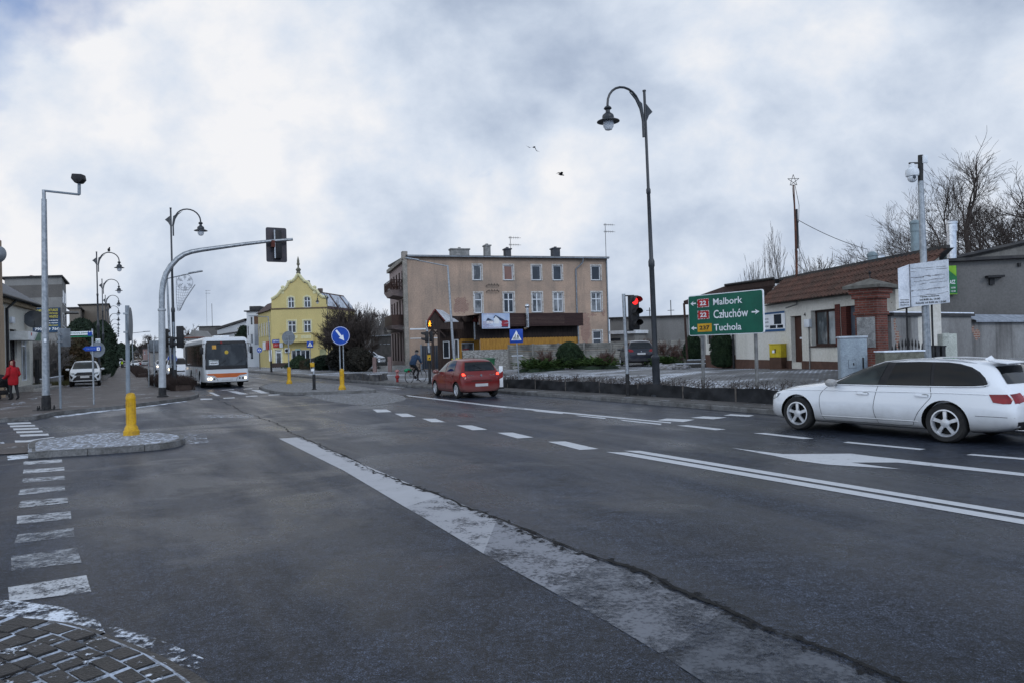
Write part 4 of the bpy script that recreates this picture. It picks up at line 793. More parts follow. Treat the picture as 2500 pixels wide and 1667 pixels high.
# ---- cream shop at the left edge
Z1,Z2=37.0,46.0
A=at('p',-60,700,35.0); B=at('p',81,900,Z2); zt=at('p',81,742,Z2).z; A.z=0;B.z=0
FS=Fr(A,B); W=FS.w; ts=thing('shop_building','cream rendered corner shop with a slate grey roof at the left edge','shop',A,FS.rz); H=zt
ops=[rect(FS,'L',82,132,868,1115),rect(FS,'L',175,232,945,1275),rect(FS,'L',-40,10,880,1100)]
mb=MB(); wallmb(mb,W,H,ops,0,.22); mb.poly([(W,0,0),(W,8,0),(W,8,H),(W,0,H)]); mb.build('wall',cream,ts,smooth=0)
f=window(ts,*ops[0],y=.14,cols=1,fw=.06,fm=brown); mbg=MB(); a,b,c,d=ops[0]
for k in range(1,4): mbg.tube([(a+(b-a)*k/4,.05,c),(a+(b-a)*k/4,.05,d)],.014,4)
for k in range(5):
    zc=c+(d-c)*(k+.5)/5; mbg.tube([(a+(b-a)/2+.3*math.cos(q*PI/6),.05,zc+.2*math.sin(q*PI/6)) for q in range(13)],.014,4)
mbg.build('window_grille',blkm,f)
f=window(ts,*ops[1],y=.16,cols=2,tr=.85,fw=.08,name='door',gm=glc); window(ts,*ops[2],y=.14,cols=2,fw=.06)
slate=mat('slate_roof',(.07,.085,.11),.55,0,(.045,.05,.06),3,stretch=(1,6,6),bump=.4)
rf=MB().add([(-1,-.45,H-.05),(W+.7,-.45,H-.05),(W+.7,5,H+3.6),(-1,5,H+3.6),(-1,-.45,H-.2),(W+.7,-.45,H-.2),(W+.7,10.3,H-.1),(-1,10.3,H-.1)],[(0,1,2,3),(3,2,6,7),(0,4,5,1),(1,5,6,2)]).build('roof',slate,ts,smooth=0)
MB().tube([(-1,-.5,H-.12),(W+.7,-.5,H-.12)],.08,8).tube([(FS.u('L',50,640)+.2,-.45,H-.2),(FS.u('L',42,700),-.08,H-.7),(FS.u('L',42,700),-.08,.2)],.07,8).build('gutter',blkm,ts)
MB().box(0,W+.05,-.25,-.003,H-.42,H-.2).build('cornice',mat('ochre_cornice',(.26,.2,.12),.7,0,(.2,.15,.1),3),ts,smooth=0)
for k in range(3): pass
st=MB().box(FS.u('H',310,600),W+.5,-.9,-.003,.12,.42).box(FS.u('H',300,600)-.3,W+.8,-1.5,-.9,.12,.28).build('doorstep',conc,ts,smooth=0)
r=rect(FS,'L',100,122,768,812,-.15); MB().box(r[0],r[1],-.15,0,r[2],r[3]).build('alarm_box',upvc,ts,bevel=.02)
aw=rect(FS,'L',160,262,892,948,-.5); ax0,ax1=aw[0],aw[1]; az0,az1=aw[2],aw[3]
s=MB().box(ax0,ax1,-.9,-.003,az0,az1).build('sign_box',mat('sign_light_grey',(.5,.52,.52),.5),ts,smooth=0)
MB().plate([(ax0,az0),(ax0+(ax1-ax0)*.35,az0),(ax1-(ax1-ax0)*.35,az1),(ax0,az1)],-.91,-.902).build('sign_stripe',signwhite,s,smooth=0); MB().plate([(ax0+(ax1-ax0)*.5,az0),(ax1,az0),(ax1,az1),(ax1-(ax1-ax0)*.2,az1)],-.91,-.902).build('sign_stripe',signgreen,s,smooth=0); MB().plate(disc(ax0+(ax1-ax0)*.22,az0+(az1-az0)*.68,(az1-az0)*.2,14),-.925,-.912).build('sign_emblem',red,s,smooth=0)
# taller neighbour whose corner just enters the frame
A=at('p',-40,700,34.5); B=at('p',8.5,700,36.2); zt=at('p',7,562,36).z; A.z=0; B.z=0; FN=Fr(A,B)
tn=thing('town_house','tall beige house corner cut by the left edge of the photo','house',A,FN.rz)
MB().box(0,FN.w,0,.9,0,zt*.55).box(0,FN.w-.05,.02,.9,zt*.55,zt-.5).box(0,FN.w-.15,.05,.85,zt-.5,zt).build('wall',plaster('ochre_render',(.33,.25,.17),(.28,.21,.15),(.18,.14,.1)),tn,smooth=0)
def dish(par,x,y,z,r,rx,rz,name='satellite_dish',mt=None,own=None):
    mb=MB().lathe([(.001,0),(r*.5,.04*r/.4),(r*.85,.12*r/.4),(r,.17*r/.4),(r,.175*r/.4),(r*.85,.13*r/.4),(.001,.02)],20,(0,0,0),'y',sy=1)
    mb.tube([(0,.05,-r*.9),(0,r*1.1,-r*.5)],.012,5); mb.ball((0,r*1.15,-r*.45),.05,8)
    o=mb.build(name,mt or signback,par); o.location=(x,y,z); o.rotation_euler=(rx,0,rz); return o
dd=at('p',4,623,35.0); o=dish(None,dd.x,dd.y,dd.z,.40,R(12),R(75),mt=mat('dish_grey',(.22,.24,.26),.5)); tag(o,'grey satellite dish on the tall house at the left edge','satellite dish')
dd=at('p',83,782,44.5); o=dish(None,dd.x,dd.y,dd.z,.55,R(12),R(215),mt=mat('dish_dark',(.06,.065,.07),.5)); tag(o,'dark satellite dish on the end of the cream shop','satellite dish')
# ---- houses beyond the bus
t,F,W,H=house('modern_house','white modern house with dark window strips beside the yellow house','house','Y',8,132,112,635,depth=10,wall=wht,wins=((48,75,690,780),(55,77,875,980),(12,34,790,900),(20,36,975,1070),(50,82,1070,1150)))
MB().box(F.u('Y',90,700),W+.02,-.03,-.003,F.z('Y',110,770),F.z('Y',110,672)).build('cladding',mat('rust_cladding',(.13,.07,.04),.7),t,smooth=0); MB().box(F.u('Y',92,700),W+.02,-.03,-.003,F.z('Y',110,990),F.z('Y',110,772)).build('cladding',mat('grey_cladding',(.3,.31,.33),.6),t,smooth=0)
MB().box(F.u('Y',50,600),W+.5,-.4,8,H+.18,F.z('Y',100,575)).build('roof_box',darkroof,t,smooth=0)
t,F,W,H=house('house','long white house with a sloping dark roof behind the bus roof','house','B',1505,1975,150,520,Z2=128,depth=9,wall=wht,wins=())
hz=F.z('B',1975,285); hz0=F.z('B',1480,400); MB().plate([(0,H-.5),(W,H-.5),(W,hz),(0,hz0-.5)],.002,8).build('wall',wht,t,smooth=0)
MB().add([(-.3,-.3,hz0-.4),(W,-.3,hz),(W,8,hz),(-.3,8,hz0-.4),(-.3,-.3,hz0),(W,-.3,hz+.4),(W,8,hz+.4),(-.3,8,hz0)],[(0,1,2,3),(4,5,6,7),(0,4,5,1),(3,7,4,0)]).build('roof',darkroof,t,smooth=0)
f=window(t,*rect(F,'B',1815,1900,372,435,-.1),y=-.05,cols=2,fw=.1); 
t,F,W,H=house('apartment_block','dark grey flat block behind the bus with two roof antennas','apartment building','B',1212,1530,185,385,depth=10,wall=dkr)
antenna(F.u('B',1340,300,2),2,H,9.5,t,4,ln=1.2); MB().tube([(F.u('B',1425,300,2),2,H),(F.u('B',1425,300,2),2,H+6)],.06,5).build('antenna',blkm,t)
t,F,W,H=house('house','low grey house with a red tiled roof behind the bus','house','B',958,1215,170,560,depth=10,wall=greyr,roof=mat('red_tiles',(.24,.07,.045),.8,0,(.18,.06,.04),2),wins=((965,1035,575,605),))
zr=F.z('B',1100,435); xm=F.u('B',1065,470); MB().add([(-.5,-.2,H),(xm,-.2,zr-.9),(xm,9,zr-.9),(-.5,9,H)],[(0,1,2,3)]).build('roof',MATS['red_tiles'],t,smooth=0); MB().plate([(xm-3.5,H-.3),(W,H-.3),(W,zr-2.2),(F.u('B',1100,440),zr),(xm,zr-1.0)],-.01,9).build('wall',greyr,t,smooth=0)
t,F,W,H=house('house','pinkish low house far off on the right of the street','house','f',960,1100,190,250,depth=8,wall=plaster('pink_render',(.26,.18,.17),(.22,.16,.15),(.15,.12,.11)),wins=((985,1010,300,360),(1045,1070,300,360)))
t,F,W,H=house('house','distant grey house with a dark roof at the street end','house','f',790,960,230,330,depth=8,wall=brn,rh=2.2,wins=((820,850,370,420),(900,925,370,420)))
t,F,W,H=house('house','pale house half hidden by the mast far along the street','house','f',1100,1290,175,320,depth=8,wall=greyr,rh=2.5)
# far row left of street
t,F,W,H=house('house','distant white low house at the end of the left pavement','house','f',560,660,300,430,depth=8,wall=wht,rh=1.2)
# ---- long grey building behind the dark car
A=at('D',1250,400,84); B=at('D',2400,400,78); A.z=0;B.z=0; F=Fr(A,B); W=F.w; z0_=F.z('D',1255,312); z1_=F.z('D',2230,283)
t=thing('warehouse','long blank grey rendered building behind the yard fence','warehouse',A,F.rz)
MB().plate([(0,0),(W,0),(W,z1_),(0,z0_)],0,12).build('wall',greyr,t,smooth=0)
MB().add([(-.2,-.25,z0_),(W,-.25,z1_),(W,12,z1_),(-.2,12,z0_),(-.2,-.25,z0_+.2),(W,-.25,z1_+.2),(W,12,z1_+.2),(-.2,12,z0_+.2)],[(4,5,6,7),(0,1,5,4),(3,7,4,0)]).build('roof',darkroof,t,smooth=0)
ul=F.u('D',1255,470,-3); ur=F.u('D',1595,470,-3); zl=F.z('D',1420,455,-3); zl2=F.z('D',1420,498,-3); MB().box(ul,ur,-3.3,-.002,zl2,zl).build('canopy',white,t,smooth=0); MB().box(ul,ur-.3,-3,-.003,0,zl2).build('annex',greyr,t,smooth=0)
r=rect(F,'D',1260,1382,550,583,-3.05); MB().box(r[0],r[1],-3.05,-3.003,r[2],r[3]).build('window',gla,t,smooth=0)
for x in (1758,2030): xx=F.u('D',x,280,3); MB().tube([(xx,3,F.z('D',x,300)),(xx,3,F.z('D',x,70 if x>2000 else 165,3))],.05,5).tube([(xx-.4,3,F.z('D',x,200,3)),(xx+.4,3,F.z('D',x,200,3))],.03,4).build('antenna',blkm,t)
# ---- white house number 4 with brown tiled roof
A=Vector((11.6,37.9,0)); B=Vector((13.3,25.2,0)); F4=Fr(A,B); W=F4.w; gz=.4
t4=thing('house','white single storey house with a brown tiled skirt roof and door number 4','house',A,F4.rz)
zp=F4.z('G',1000,1335)-.02; ze=F4.z('G',1000,895); 
hw=plaster('white_house_render',(.62,.60,.55),(.56,.54,.48),(.36,.35,.31),streak=.25); pl=mat('brown_plinth_paint',(.10,.055,.04),.75,0,(.075,.042,.032),3,bump=.3)
dr=rect(F4,'G',822,888,1018,1345); wn=rect(F4,'G',963,1128,968,1232); dn=(F4.u('T',290,1200),F4.u('T',412,1200),zp-.9,F4.z('T',350,1132))
zR0=F4.z('G',1161,688,.9)-.05; ops=[dr,wn,dn]; mb=MB(); ops2=[(max(a,.1),b,c,d) for a,b,c,d in ops]
wallmb(mb,W,ze+.1,ops2,0,.28,z0=0); mb.poly([(0,0,0),(-.0,6,0),(0,6,ze),(0,0,ze)]); mb.poly([(W,0,0),(W,1.7,0),(W,1.7,zR0),(W,0,ze)]); mb.build('wall',hw,t4,smooth=0)
mb=MB()
for a,b in ((0,dr[0]),(dr[1],dn[0]),(dn[1],W)): mb.box(a,b,-.05,-.003,0,zp)
mb.build('plinth',pl,t4,smooth=0)
dm=mat('brown_door',(.06,.022,.014),.5,0,(.045,.018,.012),3,stretch=(5,1,1)); d_=MB().box(dr[0],dr[1],.2,.25,dr[2]-.05,dr[3])
for k in range(4): d_.box(dr[0]+.15,dr[1]-.15,.19,.2,dr[2]+.2+k*.48,dr[2]+.55+k*.48)
d_=d_.build('door',dm,t4,smooth=0); MB().box(dr[1]-.35,dr[1]-.1,.1,.18,dr[2]+1.0,dr[2]+1.08).build('handle',upvc,d_,smooth=0)
window(t4,*wn,y=.2,cols=2,fw=.09,fm=brown,gm=glass('pale_glass',(.06,.07,.075),.05,(.30,.33,.34)),sill=brown)
red_b=brickmat('dark_red_tiles',(.12,.035,.025),(.10,.03,.022),(.06,.02,.018),.22,.07,.01); MB().box(wn[1]+.02,dn[0],-.03,-.003,wn[2],wn[3]+.15).box(dn[0],dn[0]+.35,.02,.27,wn[2]-.6,wn[3]+.15).build('brick_pier',red_b,t4,smooth=0)
MB().box(dn[0]+.35,dn[1],.22,.27,dn[2],dn[3]).build('door',mat('slate_blue_door',(.06,.075,.10),.45,0,(.09,.10,.12),4),t4,smooth=0)
MB().box(dr[0]-.35,dr[1]+.25,-.6,-.052,.3,zp-.35).box(dr[0]-.35,dr[1]+.3,-1.1,-.6,.3,zp-.62).build('doorstep',pl,t4,smooth=0)
text('4','lettering',signblack,t4,F4.u('G',907,1000),F4.u('G',921,1000),F4.z('G',914,1025),F4.z('G',914,998),y=-.01,bold=.03)
r=rect(F4,'G',910,945,1043,1102,-.12); MB().box(r[0],r[1],-.14,-.003,r[2],r[3]).build('meter_box',upvc,t4,bevel=.01); MB().tube([((r[0]+r[1])/2+.03,-.05,r[2]),((r[0]+r[1])/2+.03,-.05,zp),((r[0]+r[1])/2+.05,-.09,.4)],.03,6).build('conduit',conc,t4)
MB().tube([(F4.u('G',865,910),-.05,F4.z('G',865,905)),(F4.u('G',865,940),-.05,F4.z('G',865,940)),(F4.u('G',870,945),-.6,F4.z('G',900,960))],.03,6).build('conduit',conc,t4)
rp=rect(F4,'G',620,768,985,1135,-.05); pst=thing('poster','blue and white shop poster on the white wall beside the green sign','poster',F4.A+F4.x*rp[0]+F4.y*-.04+Vector((0,0,rp[2])),F4.rz)
bw,bh=rp[1]-rp[0],rp[3]-rp[2]; MB().box(-.8,bw,0,.03,0,bh).build('sheet',signwhite,pst,smooth=0); MB().box(-.8,bw,-.004,-.001,bh*.9,bh).box(-.8,bw,-.004,-.001,0,bh*.12).build('blue_band',mat('print_blue',(.02,.09,.22),.5),pst,smooth=0)
MB().box(bw*.52,bw*.85,-.006,-.001,bh*.36,bh*.86).box(bw*.32,bw*.6,-.006,-.001,bh*.16,bh*.32).box(bw*.66,bw*.92,-.006,-.001,bh*.16,bh*.32).build('window_picture',gla,pst,smooth=0)
for s,zz in (('OKNA DRZWI',.62),('BRAMY NOWE',.45),('WEWNETRZNE',.24)): text(s,'lettering',navy,pst,-.6,bw*.26,bh*zz,bh*(zz+.08),y=-.006)
# tiled skirt roof: corrugated rows
def tiled(name,m,par,p00,p10,p01,p11,nw,nr,amp=.045,step=.05):
    mb=MB(); vs=[]; NU=nw*6; rows=[]
    for r in range(nr):
        for e in (0,1):
            rows.append(((r+e)/nr, -e*.0+(step if e==0 else 0)))
    N=(Vector(p10)-Vector(p00)).cross(Vector(p01)-Vector(p00)).normalized()
    for (tv,ex_) in rows:
        for i in range(NU+1):
            s=i/NU; a=Vector(p00).lerp(Vector(p10),s); b=Vector(p01).lerp(Vector(p11),s); ph=2*PI*i/6
            sag=-.035*abs(math.sin(ph/2)) if ex_>0 else -.0
            vs.append(a.lerp(b,tv)+N*(amp*math.sin(ph)+ex_)+ (a-b).normalized()*(-sag))
    n=NU+1; fs=[(r*n+i,r*n+i+1,(r+1)*n+i+1,(r+1)*n+i) for r in range(len(rows)-1) for i in range(NU)]
    return mb.add(vs,fs).build(name,m,par,smooth=50,recalc=False)
tm_=mat('brown_roof_tiles',(.10,.05,.036),.7,0,(.068,.042,.032),1.6,thr=(.35,.65),bump=.4,fine=.4)
xs0=F4.u('G',640,925); xs1=W+1.6; zE=ze-.02; zR=F4.z('G',1161,688,.9)
rt=tiled('roof',tm_,t4,(xs0,-.5,zE),(xs1,-.5,zE),(xs0+.5,.75,zR),(xs1,.75,zR),int((xs1-xs0)/.24),5)
MB().poly([(xs0+.5,.75,zR-.02),(xs1,.75,zR-.02),(xs1,1.0,zR),(W*.55,6,zR+.1),(xs0-1,7,zR+.1)]).poly([(xs0,-.45,zE-.03),(xs1,-.45,zE-.03),(xs1,.01,zE-.03),(xs0,.01,zE-.03)]).build('roof',darkroof,t4,smooth=0)
MB().box(xs0,xs1,.7,.85,zR-.02,zR+.09).build('ridge_flashing',darkroof,t4,smooth=0)
MB().tube([(0,-.12,.3),(0,-.12,ze)],.06,8).build('downpipe',blkm,t4)
# left wing with its dark flat roof
A2=Vector((10.15,40.2,0)); B2=Vector((11.6,37.9,0)); 
w0=at('G',205,1000,41.5); F5=Fr((w0.x,w0.y,0),(11.6,37.9,0)); t5=thing('house_wing','low entrance wing of the white house half hidden by the green sign','house wing',F5.A,F5.rz)
wn=rect(F5,'G',222,302,1120,1215); mb=MB(); wallmb(mb,F5.w,3.2,[wn],0,.2); mb.build('wall',hw,t5,smooth=0); window(t5,*wn,y=.1,cols=2,fw=.07,fm=brown)
zq=F5.z('G',260,1293); MB().box(0,F5.w,-.05,-.003,0,zq).build('plinth',pl,t5,smooth=0)
ra=at('G',55,915,43.5); rb_=at('G',355,808,41); rc=at('G',700,760,35.5); rd=at('G',640,900,37)
r_=MB(); 
for a_ in (ra,rb_,rc): pass
V=lambda p: (p.x-F5.A.x,p.y-F5.A.y,p.z)
from mathutils import Euler
inv=Matrix.Rotation(-F5.rz,3,'Z')
def loc5(p): q=inv@(p-F5.A); return Vector((q.x,q.y,p.z))
e0,e1,e2,e3=loc5(ra),loc5(rb_),loc5(rc),loc5(rd)
r_.add([e0,e1,e2,e3,e0-Vector((0,0,.22)),e1-Vector((0,0,.3)),e2-Vector((0,0,.3)),e3-Vector((0,0,.1)),e1+Vector((2,5,0)),e2+Vector((3,3,0))],[(0,1,2,3),(4,7,6,5),(0,4,5,1),(1,5,6,2),(0,3,7,4),(1,2,9,8)]).build('roof',mat('dark_brown_soffit',(.04,.022,.018),.7,0,(.03,.018,.015),3),t5,smooth=0)
MB().tube([e1+Vector((0,-.05,.04)),e2+Vector((0,-.05,.04))],.07,6).build('fascia',blkm,t5)
pt=loc5(at('G',72,930,43)); MB().tube([(pt.x,pt.y,.3),(pt.x-.3,pt.y,pt.z)],.07,6).build('post',brown,t5)
# steps in the yard
sp=gl('J',900,395); ang=-.25; t=thing('steps','two snowy dark stone steps in front of the house wing','steps',onlot(sp),ang)
MB().box(-.6,2.2,0,.9,0,.22).box(0,2.2,.9,1.7,0,.42).build('step',mat('dark_step',(.07,.065,.06),.8),t,smooth=0); MB().box(-.57,2.17,.03,.88,.222,.235).box(.03,2.17,.92,1.67,.422,.435).build('snow',snows,t,smooth=0)
# ---- right side: building with the green board, higher gable behind
A=at('T',560,830,33.5); B=at('T',1800,790,32.5); A.z=0;B.z=0; F=Fr(A,B); W=F.w; z0_=F.z('T',1090,826); z1_=F.z('T',1568,803)
tr_=thing('workshop','dark grey rendered workshop with a flat roof at the right edge','workshop',A,F.rz)
H0=z0_-(z1_-z0_)/(F.u('T',1568,800)-F.u('T',1090,800))*F.u('T',1090,800); H1=z0_+(z1_-z0_)/(F.u('T',1568,800)-F.u('T',1090,800))*(W-F.u('T',1090,800))
gw_=plaster('dark_grey_render',(.155,.15,.145),(.115,.112,.108),(.07,.068,.066)); MB().plate([(0,0),(W,0),(W,H1),(0,H0)],0,4).build('wall',gw_,tr_,smooth=0)
MB().add([(-.2,-.3,H0),(W,-.3,H1),(W,5,H1),(-.2,5,H0),(-.2,-.3,H0+.14),(W,-.3,H1+.14),(W,5,H1+.14),(-.2,5,H0+.14)],[(4,5,6,7),(0,1,5,4),(3,7,4,0)]).build('roof',darkroof,tr_,smooth=0)
r=rect(F,'T',1330,1362,940,985,-.1); MB().box(r[0],r[1],-.12,-.002,r[2],r[3]).box(r[0]-.15,r[1]+.35,-.3,-.002,r[3]+.02,r[3]+.12).build('vent',blk,tr_,smooth=0); r=rect(F,'T',1522,1540,835,860); MB().box(r[0],r[1],-.1,-.002,r[2],r[3]).build('vent',blk,tr_,smooth=0)
gA=at('T',1090,800,36); gB=at('T',1750,650,36); gA.z=gB.z=0; Fg=Fr(gA,gB); tg2=thing('warehouse','stained concrete gable wall rising behind the dark grey workshop','warehouse',gA,Fg.rz)
MB().plate([(0,0),(Fg.w,0),(Fg.w,Fg.z('T',1750,652)),(Fg.u('T',1568,690),Fg.z('T',1568,698)),(0,Fg.z('T',1090,803))],0,8).build('wall',plaster('stained_concrete',(.2,.19,.175),(.14,.135,.125),(.05,.05,.045),streak=.8),tg2,smooth=0)
MB().tube([(0,-.1,Fg.z('T',1090,800)),(Fg.u('T',1568,690),-.1,Fg.z('T',1568,692)),(Fg.w,-.1,Fg.z('T',1750,648))],.12,4).build('roof',darkroof,tg2,smooth=0)
# green hall roof + chimneys behind
A=at('T',845,810,40); B=at('T',1040,760,40); A.z=B.z=0; Fh=Fr(A,B); th=thing('hall','dark green sheet metal hall behind the tiled roof','hall',A,Fh.rz); MB().plate([(0,0),(Fh.w,0),(Fh.w,Fh.z('T',1040,760)),(0,Fh.z('T',845,790))],0,6).build('wall',mat('green_sheet',(.03,.045,.045),.5),th,smooth=0)
def flue(c,x,y0,y1,Z,r,m_,label,cap=True):
    a=at(c,x,y1,Z); b=at(c,x-4,y0,Z); mb=MB().tube([(0,0,0),(b.x-a.x,0,b.z-a.z)],r,16)
    h=b.z-a.z; dx=b.x-a.x; 
    if cap: mb.lathe([(r*1.15,h-.35),(r*1.15,h),(r*1.3,h+.02),(r*1.3,h+.1),(r*.6,h+.2)],16,(dx,0,0))
    o=mb.build('chimney_flue',m_); o.location=a; return tag(o,label,'chimney')
flue('T',812,565,960,35,.19,mat('painted_flue',(.22,.28,.30),.5,.2,(.18,.22,.24),4),'thick pale green flue left of the camera pole')
flue('T',1068,565,960,35,.21,MATS['steel'],'shiny steel flue right of the camera pole')
flue('T',515,790,1000,30,.16,MATS['painted_flue'],'small capped flue on the house roof'); flue('T',570,805,1000,30,.16,MATS['steel'],'smallest flue on the house roof next to another')
# green notice board on the workshop wall
r=rect(F,'T',1000,1098,852,1055,-.2); gb_=thing('notice_board','green board lettered ASZ mostly hidden by the white opening hours board','sign',F.A+F.x*r[0]+F.y*-.2+Vector((0,0,r[2])),F.rz); bw,bh=r[1]-r[0],r[3]-r[2]
MB().box(0,bw,0,.06,0,bh).build('board',mat('notice_green',(.02,.17,.06),.5),gb_,smooth=0); MB().plate([(0,bh),(bw-.02,bh),(bw-.02,bh*.62),(bw*.4,bh*.88)],-.006,-.001).box(0,bw,-.006,-.001,0,bh*.03).build('light_corner',mat('notice_lime',(.2,.42,.03),.5),gb_,smooth=0)
text('ASZ','lettering',signwhite,gb_,bw*.5,bw*.88,bh*.36,bh*.5,y=-.01); text('16.00','lettering',signwhite,gb_,bw*.58,bw*.88,bh*.20,bh*.26,y=-.01); text('13.00','lettering',signwhite,gb_,bw*.58,bw*.88,bh*.08,bh*.14,y=-.01)
# old stained boundary wall
A=at('p',2178,850,24.2); B=at('p',2380,850,28.0); Bd=(B-A).normalized(); C2=A+Bd*16; A.z=C2.z=.2; Fw=Fr(A,C2); tw=thing('boundary_wall','old stained rendered wall with exposed brick and a snowy coping','wall',A,Fw.rz)
zt1=Fw.z('T',900,1165)-.2; owm=plaster('old_wall',(.27,.27,.265),(.17,.165,.16),(.07,.068,.065),[(Fw.u('T',950,1250),1.3,.4,1.3,.9),(Fw.u('T',1240,1260),1.7,.5,.6,.7),(.3,1.8,.4,1.2,.4)],streak=.85,amp=6)
xb=Fw.u('T',1200,1200); MB().box(0,xb,0,.35,0,zt1).box(xb,Fw.w,.05,.35,0,zt1-.12).build('wall',owm,tw,smooth=0)
MB().box(-.05,xb+.05,-.12,.45,zt1+.002,zt1+.1).build('coping',darkroof,tw,smooth=0); MB().box(-.05,xb+.03,-.1,.43,zt1+.1,zt1+.15).build('snow',snows,tw,bevel=.02)
MB().add([(xb+.06,-.15,zt1-.15),(Fw.w,-.15,zt1-.15),(Fw.w,.5,zt1+.12),(xb+.06,.5,zt1+.12),(xb+.06,-.15,zt1-.22),(Fw.w,-.15,zt1-.22)],[(0,1,2,3),(0,4,5,1)]).build('coping',mat('asbestos_coping',(.2,.22,.25),.8,0,(.3,.33,.38),4,bump=.5),tw,smooth=0)
# brick pillar
pc=at('p',2131,900,24.0); pc=onlot(pc); tpl=thing('brick_pillar','tall red brick gate pillar with a weathered cap and a grey plaque','pillar',pc,R(38)); 
Hp=at('p',2131,676,24).z-pc.z; rb2=brickmat('red_brick',(.17,.045,.03),(.10,.028,.02),(.14,.10,.085),.25,.078,.012,dirt=.8); h=.36
MB().box(-h,h,-h,h,0,Hp*.62).box(-h-.04,h+.04,-h-.04,h+.04,Hp*.62,Hp*.65).box(-h,h,-h,h,Hp*.65,Hp*.78).box(-h-.07,h+.07,-h-.07,h+.07,Hp*.78,Hp*.83).box(-h-.13,h+.13,-h-.13,h+.13,Hp*.83,Hp*.88).build('shaft',rb2,tpl,smooth=0)
c_=.62; MB().add([(-c_,-c_,Hp*.88+.002),(c_,-c_,Hp*.88+.002),(c_,c_,Hp*.88+.002),(-c_,c_,Hp*.88+.002),(-c_,-c_,Hp*.91),(c_,-c_,Hp*.91),(c_,c_,Hp*.91),(-c_,c_,Hp*.91),(0,0,Hp*.985)],[(0,1,5,4),(1,2,6,5),(2,3,7,6),(3,0,4,7),(4,5,8),(5,6,8),(6,7,8),(7,4,8),(0,3,2,1)]).build('cap',mat('weathered_cap',(.14,.135,.12),.85,0,(.09,.085,.075),6,bump=.6),tpl,smooth=0)
MB().box(-h-.03,-h,-.30,.30,Hp*.30,Hp*.60).build('plaque',mat('grey_plaque',(.28,.28,.275),.8,0,(.17,.17,.168),5,bump=.4,fine=.4),tpl,bevel=.02)
MB().tube([(0,0,Hp*.97),(0,0,Hp*1.06)],.02,5).ball((0,0,Hp*1.04),.05,8).build('iron_tip',blkm,tpl)
# ================================================================ STREET FURNITURE
def face(rz_from):     # rotation so that local -y looks at the camera from point p
    return math.atan2(rz_from.x,-rz_from.y)+PI if False else -math.atan2(rz_from.x,rz_from.y)
# ---- ornamental lamps
def make_lamp(side=1,H=10.0,bulb=None):
    t=thing('street_lamp','x','street lamp')
    MB().lathe([(.19,0),(.19,.06),(.13,.1),(.125,1.2),(.14,1.22),(.14,1.3),(.09,1.36),(.085,H*.42),(.105,H*.425),(.105,H*.44),(.07,H*.45),(.058,H*.66),(.075,H*.663),(.075,H*.675),(.05,H*.68),(.045,H-.6),(.045,H-.05),(.06,H-.04),(.06,H),(.001,H+.02)],14).build('pole',dkpole,t)
    s=side; R_=.66; cx=s*.86; zc=H-.66; pts=[(s*.11,0,H-1.55),(s*.11,0,H-1.0),(s*.17,0,H-.72)]
    for k in range(11): a=PI*(.86-.86*k/10); pts.append((cx+s*R_*math.cos(a),0,zc+.02+.62*math.sin(a)))
    pts+= [(cx+s*R_,0,zc-.02)]
    arm=MB().tube(pts,.038,8); arm.plate([(s*.05,H-1.0),(s*.12,H-.45),(s*.62,H-.13),(s*.38,H-.36),(s*.2,H-.68),(s*.13,H-1.1)],-.02,.02).plate([(-s*.05,H-.45),(-s*.30,H-.68),(-s*.14,H-.82),(-s*.05,H-1.0)],-.02,.02)
    arm.build('arm',dkpole,t)
    X=cx+s*R_; Z=zc-.02
    MB().lathe([(.03,.0),(.10,-.05),(.13,-.10),(.07,-.15),(.07,-.22),(.17,-.30),(.19,-.36),(.18,-.42),(.36,-.50),(.365,-.52),(.16,-.46)],20,(X,0,Z)).build('lamp_shade',dkpole,t)
    MB().lathe([(.16,-.46),(.175,-.56),(.165,-.68),(.11,-.77),(.02,-.80),(.001,-.80)],18,(X,0,Z)).build('globe',globe,t)
    return t
globe=mat('globe_glass',(.62,.66,.72),.08,0,(.5,.54,.6),3,alpha=.75)
def lab(o,l,g_=None): 
    o['label']=l
    if g_: o['group']=g_
lampR=make_lamp(-1); p=at('p',1604,965,24.0); p=onlot(p); lampR.location=p; lampR.rotation_euler.z=0.1
ztop=at('p',1570,223,24.0); hh=ztop.z-p.z; lampR.scale=(1,1,hh/10); lampR.rotation_euler=(0,R(-.9),math.atan2(VD.y,VD.x)); lab(lampR,'tall dark lamp with a bowed arm standing right of the red traffic light','ornamental street lamps')
lampL=make_lamp(1); p=at('p',427,950,40.3); lampL.location=(p.x,p.y,.12); lampL.rotation_euler.z=math.atan2(VD.y,VD.x); lab(lampL,'dark bowed lamp carrying the snowflake frame beside the bus','ornamental street lamps')
names=['first','second','third','fourth','fifth','sixth','seventh','eighth','ninth','tenth']
for k in range(10):
    q=xy(64.4+21.7*k,-.75+.18*k,.12); o=dup(lampL,q,None,'dark bowed lamp, %s in the receding row along the left pavement'%names[k])
    o.rotation_euler=(0,0,math.atan2(VD.y,VD.x))
p=at('Y',905,1130,92); o=dup(lampR,(p.x,p.y,.13),.0,'slim dark lamp standing before the yellow house and the bushes'); o.scale=(.8,.8,.93); o.rotation_euler=(0,0,0)
